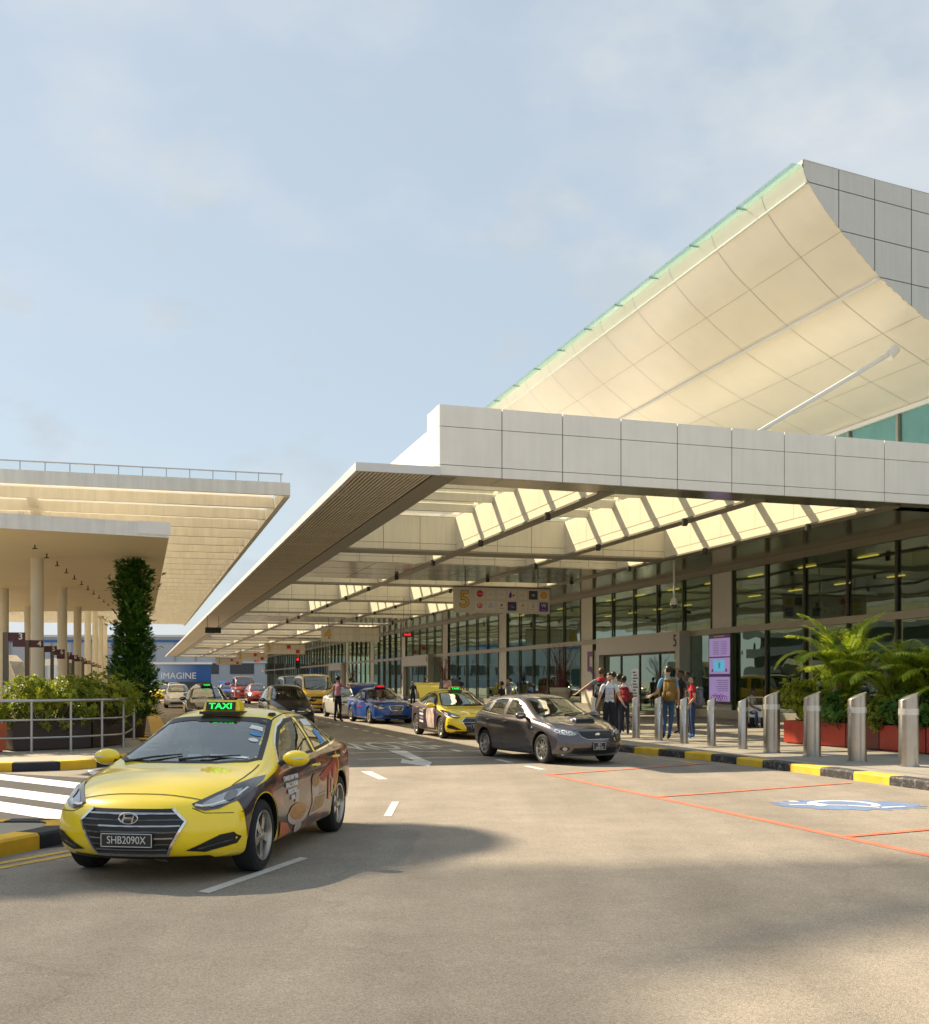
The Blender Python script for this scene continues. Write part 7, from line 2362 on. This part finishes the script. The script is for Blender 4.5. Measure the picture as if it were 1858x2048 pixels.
e = empty('traffic_light', T(11.3, (84 - 11.3 * VY) / UY, .148), TH, 'red traffic light on a post at the far kerb', 'traffic light')
MB().tube([(0, 0, 0), (0, 0, 2.5)], .05, 10).build('post', M_DARKP, e, smooth=True)
MB().box(-.17, .17, -.12, .12, 2.5, 3.3).build('housing', M_BLACKT, e)
for k, m_ in enumerate((pm('lamp_off_green', (.01, .04, .02), .3), pm('lamp_off_amber', (.06, .03, .01), .3), M_LEDR)):
    MB().lathe([(.001, -.14), (.09, -.135), (.10, -.12)], 16, 'y', (0, 0, 2.64 + .26 * k)).build('lamp', m_, e)
    MB().lathe([(.11, -.22), (.11, -.12), (.12, -.12), (.12, -.22)], 16, 'y', (0, 0, 2.64 + .26 * k)).build('hood', M_BLACKT, e)

# luggage trolley
p = G(1519, 1455, .148)
e = empty('luggage_trolley', p, R(60), 'grey luggage trolley beside the seated man', 'trolley')
mb = MB()
for y in (-.24, .24): mb.tube([(-.4, y, .15), (.45, y, .12)], .018, 6); mb.tube([(-.4, y, .15), (-.45, y, 1.0)], .018, 6)
mb.tube([(-.45, -.24, 1.0), (-.45, .24, 1.0)], .022, 8)
for x in (-.2, .1, .4): mb.tube([(x, -.24, .14), (x, .24, .14)], .012, 6)
mb.build('frame', M_STEEL, e, smooth=True)
MB().box(-.40, -.38, -.22, .22, .35, .75).build('advert_plate', M_STICK, e)
for x, y in ((-.35, -.22), (-.35, .22), (.38, 0)): MB().lathe([(.02, -.02), (.075, -.02), (.075, .02), (.02, .02)], 14, 'y', (x, y, .075)).build('wheel', M_TYRE, e)

# surroundings beyond the bays on the left, out of frame but mirrored in the glass
pkc = empty('car_park', T(-46, 70, 0), TH, 'long grey car park building beyond the bus bays', 'building')
for k in range(4): MB().box(-8, 8, -75, 75, 2.6 * k, 2.6 * k + 1.1).build('parapet', pm('car_park_wall', (.30, .31, .30), .7, var=.1, scale=.3), pkc)
MB().box(-7, 7, -74, 74, 0, 10).build('core', pm('car_park_dark', (.07, .075, .07), .8), pkc)
# ------------------------------------------------------------------ people
SKIN_A = pm('skin_tan', (.42, .23, .13), .5, var=.05, scale=9)
SKIN_B = pm('skin_light', (.56, .34, .22), .5, var=.05, scale=9)
SKIN_C = pm('skin_brown', (.14, .07, .04), .5, var=.05, scale=9)
HAIR = pm('hair_black', (.012, .010, .009), .45, var=.2, scale=40)
HAIRB = pm('hair_brown', (.10, .035, .015), .5, var=.2, scale=40)
def cloth(name, col, var=.12): return pm('cloth_' + name, col, .85, var=var, scale=7, bump=.25, bscale=22)
def person(label, loc, rz, height, pose=None, shirt=None, pants=None, shoes=None, skin=SKIN_B, hair=HAIR, sleeve=.62, long_hair=False, cat='person', turn=0.0, shorts=False, group=None, name='person', slim=1.0):
    'one continuous skinned body; forward is +x, left is +y, sizes for a height of 1.75 m'
    J = dict(pelvis=(0, 0, .96), waist=(0, 0, 1.10), chest=(.01, 0, 1.30), neckb=(0, 0, 1.46), neck=(.01, 0, 1.525), jaw=(.03, 0, 1.595), skull=(.012, 0, 1.672), crown=(0, 0, 1.725),
             shL=(0, .165, 1.425), elL=(-.02, .24, 1.15), wrL=(.06, .26, .91), shR=(0, -.165, 1.425), elR=(-.02, -.24, 1.15), wrR=(.06, -.26, .91),
             hipL=(0, .09, .90), knL=(.02, .105, .50), anL=(-.02, .11, .09), toL=(.13, .13, .035), hipR=(0, -.09, .90), knR=(.02, -.105, .50), anR=(-.02, -.11, .09), toR=(.13, -.13, .035))
    if pose: J.update(pose)
    J = {k: Vector(v) for k, v in J.items()}
    # turn the head on the neck
    if turn:
        piv = J['neck']
        q = Matrix.Rotation(turn, 3, 'Z')
        for k in ('jaw', 'skull', 'crown'): J[k] = piv + q @ (J[k] - piv)
    rad = dict(pelvis=.145, waist=.135, chest=.155, neckb=.085, neck=.052, jaw=.066, skull=.088, crown=.062, shL=.070, shR=.070, elL=.042, elR=.042, wrL=.028, wrR=.028,
               hipL=.098, hipR=.098, knL=.060, knR=.060, anL=.042, anR=.042, toL=.036, toR=.036)
    names, vs, es, rs, bone = [], [], [], [], []
    def V(k, p=None, r=None):
        if k in names: return names.index(k)
        names.append(k); vs.append(J[k] if p is None else p); rs.append(rad[k] if r is None else r)
        return len(vs) - 1
    def E(a, b, tagn): es.append((names.index(a), names.index(b))); bone.append((a, b, tagn))
    for k in J: V(k)
    for a, b, t_ in (('pelvis', 'waist', 'torso'), ('waist', 'chest', 'torso'), ('chest', 'neckb', 'torso'), ('neckb', 'neck', 'neck'), ('neck', 'jaw', 'head'), ('jaw', 'skull', 'head'), ('skull', 'crown', 'head'),
                     ('neckb', 'shL', 'torso'), ('shL', 'elL', 'arm'), ('elL', 'wrL', 'fore'), ('neckb', 'shR', 'torso'), ('shR', 'elR', 'arm'), ('elR', 'wrR', 'fore'),
                     ('pelvis', 'hipL', 'leg'), ('hipL', 'knL', 'leg'), ('knL', 'anL', 'shin'), ('anL', 'toL', 'foot'), ('pelvis', 'hipR', 'leg'), ('hipR', 'knR', 'leg'), ('knR', 'anR', 'shin'), ('anR', 'toR', 'foot')): E(a, b, t_)
    fw = (J['skull'] - J['crown']).cross(Vector((0, 0, 1)))
    face = Matrix.Rotation(turn, 3, 'Z') @ Vector((1, 0, 0))
    V('nose', J['jaw'] + face * .078 + Vector((0, 0, .045)), .013); E('jaw', 'nose', 'head')
    for s_ in 'LR':
        d = (J['wr' + s_] - J['el' + s_]).normalized()
        sd = 1 if s_ == 'L' else -1
        across = d.cross(Vector((0, sd, .2))).normalized()
        curl = d.cross(across).normalized() * (-sd)
        pm_ = J['wr' + s_] + d * .055
        V('palm' + s_, pm_, .030); E('wr' + s_, 'palm' + s_, 'hand')
        for q, (off, ln) in enumerate(((-.030, .062), (-.010, .074), (.010, .070), (.030, .055))):
            a = pm_ + d * .035 + across * off
            b = a + d * ln * .55 + curl * .012
            c_ = b + d * ln * .45 + curl * .022
            for nm, p in (('k', a), ('m', b), ('t', c_)): V('f%s%d%s' % (s_, q, nm), p, .0095)
            E('palm' + s_, 'f%s%dk' % (s_, q), 'hand'); E('f%s%dk' % (s_, q), 'f%s%dm' % (s_, q), 'hand'); E('f%s%dm' % (s_, q), 'f%s%dt' % (s_, q), 'hand')
        a = J['wr' + s_] + d * .03 - across * .040
        b = a + d * .040 - across * .016 + curl * .01
        V('th%sa' % s_, a, .012); V('th%sb' % s_, b, .010)
        E('wr' + s_, 'th%sa' % s_, 'hand'); E('th%sa' % s_, 'th%sb' % s_, 'hand')
    me = bpy.data.meshes.new('sk')
    me.from_pydata([tuple(v) for v in vs], es, [])
    o = bpy.data.objects.new('sk', me); COL.objects.link(o)
    md = o.modifiers.new('skin', 'SKIN'); md.use_smooth_shade = True; md.branch_smoothing = .6
    sb = o.modifiers.new('sub', 'SUBSURF'); sb.levels = 2; sb.render_levels = 2
    if not me.skin_vertices:
        pass
    sv = me.skin_vertices[0].data if me.skin_vertices else None
    if sv is None:
        me.attributes.new('skin', 'FLOAT', 'POINT'); sv = me.skin_vertices[0].data
    for i, r_ in enumerate(rs):
        sv[i].radius = (r_ * (slim if i < 3 else 1), r_ * (slim if i < 3 else 1)); sv[i].use_root = (i == 0); sv[i].use_loose = False
    dg = bpy.context.evaluated_depsgraph_get()
    bme = bpy.data.meshes.new_from_object(o.evaluated_get(dg))
    bpy.data.objects.remove(o); bpy.data.meshes.remove(me)
    for m_ in (shirt, pants, skin, shoes): bme.materials.append(m_)
    # flatten the trunk front to back; narrow the head
    sp0, sp1 = J['pelvis'], J['neckb']
    for v in bme.vertices:
        z = v.co.z
        f_ = min(1, max(0, (z - sp0.z) / max(.01, sp1.z - sp0.z)))
        if sp0.z - .08 < z < sp1.z + .02 and sp1.z - sp0.z > .3:
            ax = sp0.lerp(sp1, f_)
            if abs(v.co.y - ax.y) < .20 and abs(v.co.x - ax.x) < .22: v.co.x = ax.x + (v.co.x - ax.x) * .76
    B = [(Vector(vs[names.index(a)]), Vector(vs[names.index(b)]), t_) for a, b, t_ in bone]
    zs = bme.polygons
    for p in zs:
        c_ = p.center
        best = (9, None, 0)
        for a, b, t_ in B:
            ab = b - a; t = max(0, min(1, (c_ - a).dot(ab) / ab.length_squared))
            d = (c_ - (a + ab * t)).length - (.05 if t_ == 'torso' else 0)
            if d < best[0]: best = (d, t_, t)
        t_, t = best[1], best[2]
        mi = 2
        if t_ == 'torso': mi = 0
        elif t_ == 'neck': mi = 0 if t < .25 else 2
        elif t_ == 'arm': mi = 0 if t < sleeve or sleeve > 1 else 2
        elif t_ == 'fore': mi = 0 if sleeve > 1 and t < .92 else 2
        elif t_ == 'leg': mi = 1
        elif t_ == 'shin': mi = (2 if shorts else 1) if t < .94 else 3
        elif t_ == 'foot': mi = 3
        if t_ in ('torso',) and c_.z < J['waist'].z - .10 + .02: mi = 1
        if t_ == 'leg' and c_.z > J['pelvis'].z + .02 and J['hipL'].z > .8: mi = 0
        p.material_index = mi
        p.use_smooth = True
    sc = height / 1.75
    e = empty(name, loc, rz, label, cat, group)
    e.scale = (sc, sc, sc)
    link('body', bme, e)
    # hair, eyes, mouth, ears
    q = Matrix.Rotation(turn, 3, 'Z')
    hc = J['skull']
    mb = MB(); mb.ball((0, 0, 0), (.094, .080, .096), 18, 12)
    keep = MB()
    for f_ in mb.f:
        c_ = sum((Vector(mb.v[i]) for i in f_), Vector()) / len(f_)
        if c_.x > .030 and c_.z < .040: continue
        if c_.z < -.066 and not long_hair: continue
        k = len(keep.v); keep.v += [mb.v[i] for i in f_]; keep.f.append(tuple(range(k, k + len(f_)))); keep.m.append(0)
    if long_hair:
        keep.tube([(-.085, 0, .02), (-.12, 0, -.06), (-.115, 0, -.22)], [.04, .045, .015], 8)
    ho = keep.build('hair', hair, e, tuple(hc + Vector((0, 0, .012)) + q @ Vector((-.020, 0, 0))), rot=(0, 0, turn))
    bm = bmesh.new(); bm.from_mesh(ho.data); bmesh.ops.remove_doubles(bm, verts=bm.verts[:], dist=.0005); bm.to_mesh(ho.data); bm.free()
    ho.data.polygons.foreach_set('use_smooth', [True] * len(ho.data.polygons))
    for sd in (1, -1):
        pe = hc + q @ Vector((.070, sd * .030, -.012))
        MB().ball((0, 0, 0), (.007, .012, .007), 8, 5).build('eye', M_BLACKT, e, tuple(pe))
        pe = hc + q @ Vector((-.005, sd * .074, -.018))
        MB().ball((0, 0, 0), (.022, .010, .032), 8, 6).build('ear', skin, e, tuple(pe), smooth=True)
    MB().ball((0, 0, 0), (.006, .024, .006), 8, 5).build('mouth', pm('lips', (.25, .06, .05), .5, var=0), e, tuple(J['jaw'] + q @ Vector((.066, 0, -.012))), rot=(0, 0, turn))
    return e

def backpack(label, person_e, m_, off=(-.20, 0, 1.18), size=(.17, .30, .46), strap=None):
    'top-level bag set against the wearer\'s back'
    mw = Matrix.Translation(person_e.location) @ Matrix.Rotation(person_e.rotation_euler.z, 4, 'Z') @ Matrix.Diagonal((person_e.scale.x,) * 3 + (1,))
    e = empty('backpack', mw @ Vector((off[0], off[1], off[2] - size[2] / 2)), person_e.rotation_euler.z, label, 'backpack', 'backpacks')
    sx, sy, sz = size
    def soft(dx, dy, dz, bev, name, loc, m2):
        bm = bmesh.new(); bmesh.ops.create_cube(bm, size=1)
        for v in bm.verts: v.co = Vector((v.co.x * dx, v.co.y * dy, (v.co.z + .5) * dz))
        bmesh.ops.bevel(bm, geom=bm.edges[:], offset=bev, segments=3, affect='EDGES')
        me = bpy.data.meshes.new(name); bm.to_mesh(me); bm.free(); me.materials.append(m2)
        me.polygons.foreach_set('use_smooth', [True] * len(me.polygons))
        return link(name, me, e, loc)
    soft(sx, sy, sz, .05, 'bag', (0, 0, 0), m_)
    soft(sx * .5, sy * .72, sz * .42, .03, 'front_pocket', (-sx * .55, 0, .03), m_)
    soft(sx * .9, sy * .9, sz * .2, .03, 'top_flap', (-.01, 0, sz * .88), m_)
    for sd in (1, -1):
        soft(sx * .6, .07, sz * .36, .02, 'side_pocket', (0, sd * sy * .52, .04), m_)
        MB().tube([(sx * .45, sd * .10, sz * .80), (sx * .5 + .10, sd * .12, sz * .98), (sx * .5 + .24, sd * .13, sz * .80), (sx * .5 + .22, sd * .15, sz * .45), (sx * .5 + .02, sd * .15, sz * .12)], .018, 6).build('strap', strap or m_, e, smooth=True)
    return e

WHITE_C = cloth('white', (.72, .72, .71), .05); BLACK_C = cloth('black', (.014, .014, .016)); DENIM = cloth('denim', (.035, .085, .20)); DENIM2 = cloth('dark_denim', (.02, .045, .13))
BLUE_C = cloth('sky_blue', (.16, .36, .62)); RED_C = cloth('red', (.45, .012, .018)); PINK_C = cloth('pink', (.46, .22, .30)); GREY_C = cloth('grey', (.18, .19, .21)); NAVY_C = cloth('navy', (.02, .025, .05))
SHOE = pm('shoe_dark', (.02, .018, .016), .6, var=.1); SHOEB = pm('shoe_blue', (.03, .16, .42), .6, var=.1); SHOEW = pm('shoe_pale', (.5, .45, .36), .7, var=.1)
def cam_face(p): return math.atan2(-p.y, -p.x)
# plaid cloth
mp_, nt, b = node_mat('cloth_plaid')
n_, l_ = nt.nodes, nt.links
tc_ = n_.new('ShaderNodeTexCoord')
ck = n_.new('ShaderNodeTexChecker'); ck.inputs['Scale'].default_value = 55; ck.inputs['Color1'].default_value = (.42, .42, .44, 1); ck.inputs['Color2'].default_value = (.03, .03, .05, 1)
l_.new(tc_.outputs['Object'], ck.inputs['Vector']); l_.new(ck.outputs['Color'], b.inputs['Base Color']); b.inputs['Roughness'].default_value = .85

# woman walking out between the bollards
p = P(1219, 28.4, .148)
wmn = person('woman in a white printed T-shirt and black trousers walking towards the road', p, cam_face(p) + .05, 1.72,
       dict(elL=(-.03, .25, 1.17), wrL=(.10, .34, .98), elR=(-.02, -.25, 1.15), wrR=(.02, -.33, .90), knL=(.12, .09, .50), anL=(.16, .09, .10), toL=(.30, .10, .05), anR=(-.20, -.10, .12), knR=(-.02, -.10, .50), toR=(-.06, -.12, .04), jaw=(.05, 0, 1.585), skull=(.04, 0, 1.665), crown=(.03, 0, 1.72)),
       WHITE_C, BLACK_C, SHOE, SKIN_B, HAIR, .55, long_hair=True, slim=.92)
for tx, sz, z, m_ in (('STOPPERS', .05, 1.36, pm('tee_navy', (.05, .06, .22), .7, var=0)), ('SWEET', .075, 1.30, pm('tee_blue', (.16, .30, .62), .7, var=0)), ('LIFE', .105, 1.225, pm('tee_coral', (.66, .16, .12), .7, var=0)), ('IN THE', .035, 1.16, pm('tee_green', (.05, .25, .18), .7, var=0)), ('CLUB', .082, 1.105, MATS['tee_navy'])):
    link('shirt_print', textm(tx, sz, m_, .001), wmn, (.132, 0, z), (0, 0, R(90)), (1, 1, 1))
# man in check shirt seen from behind, arm stretched out
p = P(1203, 30.2, .148)
pld = person('man in a checked shirt with a red collar pointing left', p, R(75), 1.86, dict(elL=(.06, .40, 1.28), wrL=(.14, .62, 1.14), elR=(.02, -.25, 1.16)), mp_, cloth('khaki', (.16, .13, .07)), SHOE, SKIN_A, HAIRB, .6)
MB().lathe([(.085, 0), (.12, .03), (.10, .10), (.07, .12)], 16, 'z', (0, 0, 1.41)).build('neckerchief', RED_C, pld, smooth=True)
backpack('dark navy backpack worn by the man in the checked shirt', pld, NAVY_C, size=(.14, .26, .40))
# group going in
for i, (px, Y_, h_, sh_, pa_, sk_, lab, bag) in enumerate(((1227, 32.6, 1.78, cloth('cream', (.5, .47, .42)), NAVY_C, SKIN_A, 'man in a cream shirt with a brown rucksack at the doors', (cloth('rucksack_brown', (.16, .10, .04)), 'brown rucksack on the man in the cream shirt')),
        (1238, 33.4, 1.72, RED_C, NAVY_C, SKIN_C, 'dark-haired man in a dark red top at the doors', None),
        (1248, 32.2, 1.66, WHITE_C, NAVY_C, SKIN_C, 'shorter person in a white top with a red and black bag at the doors', (cloth('bag_red', (.28, .02, .03)), 'red and black bag on the person in white')))):
    p = P(px, Y_, .148)
    q_ = person(lab, p, R(70 + 8 * i), h_, None, sh_, pa_, SHOE, sk_, HAIR, .6)
    if bag: backpack(bag[1], q_, bag[0], size=(.15, .27, .40))
# tall man with the brown backpack
p = G(1340, 1478, .148); p = P(1336, 29.2, .148)
tall = person('tall man in a blue shirt and jeans seen from behind', p, R(92), 1.90, dict(elL=(.02, .25, 1.13), wrL=(.20, .36, 1.06), knL=(.06, .07, .50), anL=(-.10, .12, .12), toL=(.02, .15, .04), knR=(.0, -.08, .50), anR=(-.02, -.02, .09), toR=(.12, -.02, .035)), BLUE_C, DENIM, SHOE, SKIN_B, HAIR, .62, turn=.55)
backpack('large tan backpack on the tall man in blue', tall, cloth('tan', (.24, .14, .035)), size=(.20, .32, .56), off=(-.23, 0, 1.20), strap=cloth('strap_brown', (.12, .065, .02)))
# man in red polo
p = P(1384, 30.0, .148)
redm = person('man in a red polo shirt and jeans facing left', p, R(186), 1.66, dict(elL=(.0, .23, 1.14), wrL=(.14, .20, .98), elR=(-.02, -.22, 1.14), wrR=(.10, -.2, .98)), RED_C, DENIM2, SHOEB, SKIN_B, HAIR, .55, turn=-.1)
backpack('grey backpack on the man in red', redm, GREY_C, size=(.17, .28, .48), off=(-.20, 0, 1.14))
for px, Y_, h_, lab in ((1361, 32.4, 1.82, 'dark-haired man in black behind the man in red'), (1374, 33.0, 1.78, 'man in grey behind the man in red')):
    p = P(px, Y_, .148)
    person(lab, p, R(200), h_, dict(elR=(.08, -.2, 1.18), wrR=(.2, -.08, 1.34)), BLACK_C if px < 1370 else GREY_C, NAVY_C, SHOE, SKIN_C, HAIR, .6)
# man sitting on his bag
p = G(1500, 1455, .148)
seat = person('man in a pale shirt sitting by the glass with a hand at his chin', p, R(-60), 1.72, dict(pelvis=(0, 0, .52), waist=(.02, 0, .66), chest=(.08, 0, .86), neckb=(.10, 0, 1.01), neck=(.13, 0, 1.07), jaw=(.16, 0, 1.135), skull=(.15, 0, 1.21), crown=(.14, 0, 1.265),
        shL=(.10, .165, .98), elL=(.28, .20, .72), wrL=(.28, .05, .98), shR=(.10, -.165, .98), elR=(.26, -.22, .74), wrR=(.42, -.10, .64), hipL=(.04, .10, .50), knL=(.44, .14, .52), anL=(.40, .13, .09), toL=(.56, .15, .035), hipR=(.04, -.10, .50), knR=(.44, -.14, .52), anR=(.40, -.13, .09), toR=(.56, -.15, .035)), cloth('pale', (.50, .50, .47)), DENIM2, SHOE, SKIN_C, HAIR, .6)
e = empty('suitcase', p, R(-60), 'dark suitcase under the seated man', 'suitcase')
link('shell', boxm(.36, .5, .36, cloth('case_dark', (.03, .03, .035)), .04), e, (-.02, 0, .03))
for y in (-.2, .2): MB().lathe([(.001, -.02), (.03, -.02), (.03, .02), (.001, .02)], 10, 'y', (0, y, .03)).build('wheel', M_TYRE, e)
# man in pink beside the blue taxi
p = P(676, 46.6, 0)
person('man in a pink shirt and black trousers reaching to the open boot', p, R(52), 1.86, dict(elR=(.22, -.30, 1.30), wrR=(.42, -.34, 1.34), elL=(-.03, .24, 1.15), wrL=(.02, .25, .92), knL=(.02, .13, .50), anL=(-.02, .16, .09), toL=(.11, .20, .035), anR=(-.02, -.14, .09), toR=(.11, -.18, .035)), PINK_C, BLACK_C, SHOE, SKIN_A, HAIR, .6)
# passers-by behind the cars
for px, Y_, h_, rz_, sh_, lab, z_ in ((1018, 36.5, 1.62, 190, GREY_C, 'boy in a grey shirt behind the hatchback', .148), (1003, 37.4, 1.50, 150, BLACK_C, 'child in dark clothes beside the boy in grey', .148), (702, 57.5, 1.68, 60, cloth('yellow', (.55, .36, .02)), 'person in yellow behind the raised blue boot lid', .148),
        (851, 74, 1.74, 100, BLACK_C, 'dark figure standing at the far doors', .148), (919, 62, 1.74, 80, NAVY_C, 'dark figure by the glass behind the yellow taxi', .148), (826, 60, 1.5, 120, NAVY_C, 'person in navy beside the blue taxi', .148), (905, 58, 1.7, 95, GREY_C, 'person in grey by the glass left of the tub', .148)):
    p = P(px, Y_, z_)
    person(lab, p, R(rz_), h_, None, sh_, NAVY_C, SHOE, SKIN_A, HAIR, .6)
# driver of the front taxi
dm = Matrix.Translation(taxi.root.location) @ Matrix.Rotation(taxi.root.rotation_euler.z, 4, 'Z') @ Matrix.Diagonal((.945, .945, .945, 1))
dp = dm @ Vector((.0, -.37, .02))
person('driver in a pale shirt behind the windscreen of the front taxi', dp, taxi.root.rotation_euler.z, 1.56, dict(pelvis=(0, 0, .58), waist=(-.04, 0, .72), chest=(-.10, 0, .92), neckb=(-.13, 0, 1.07), neck=(-.11, 0, 1.13), jaw=(-.08, 0, 1.195), skull=(-.10, 0, 1.27), crown=(-.11, 0, 1.32),
        shL=(-.12, .165, 1.03), elL=(.10, .22, .86), wrL=(.36, .14, 1.0), shR=(-.12, -.165, 1.03), elR=(.10, -.22, .86), wrR=(.36, -.14, 1.0), hipL=(.04, .10, .56), knL=(.44, .14, .58), anL=(.62, .13, .29), toL=(.76, .15, .27), hipR=(.04, -.10, .56), knR=(.44, -.14, .58), anR=(.62, -.13, .29), toR=(.76, -.15, .27)), cloth('pale2', (.45, .45, .44)), NAVY_C, SHOE, SKIN_B, HAIR, .6)
# pale holdall with a black patch on the pavement
p = G(1249, 1457, .148)
e = empty('holdall', p, R(20), 'long beige holdall with a black patch lying by the bollards', 'bag')
MB().ball((0, 0, .19), (.44, .17, .18), 20, 12).build('bag', cloth('canvas_beige', (.42, .36, .24)), e, smooth=True)
MB().ball((.06, -.06, .20), (.10, .125, .09), 14, 8).build('patch', BLACK_C, e, smooth=True)
MB().tube([(-.4, -.02, .28), (-.1, -.06, .385), (.2, -.05, .375), (.4, -.02, .27)], .012, 6).build('zip', BLACK_C, e)
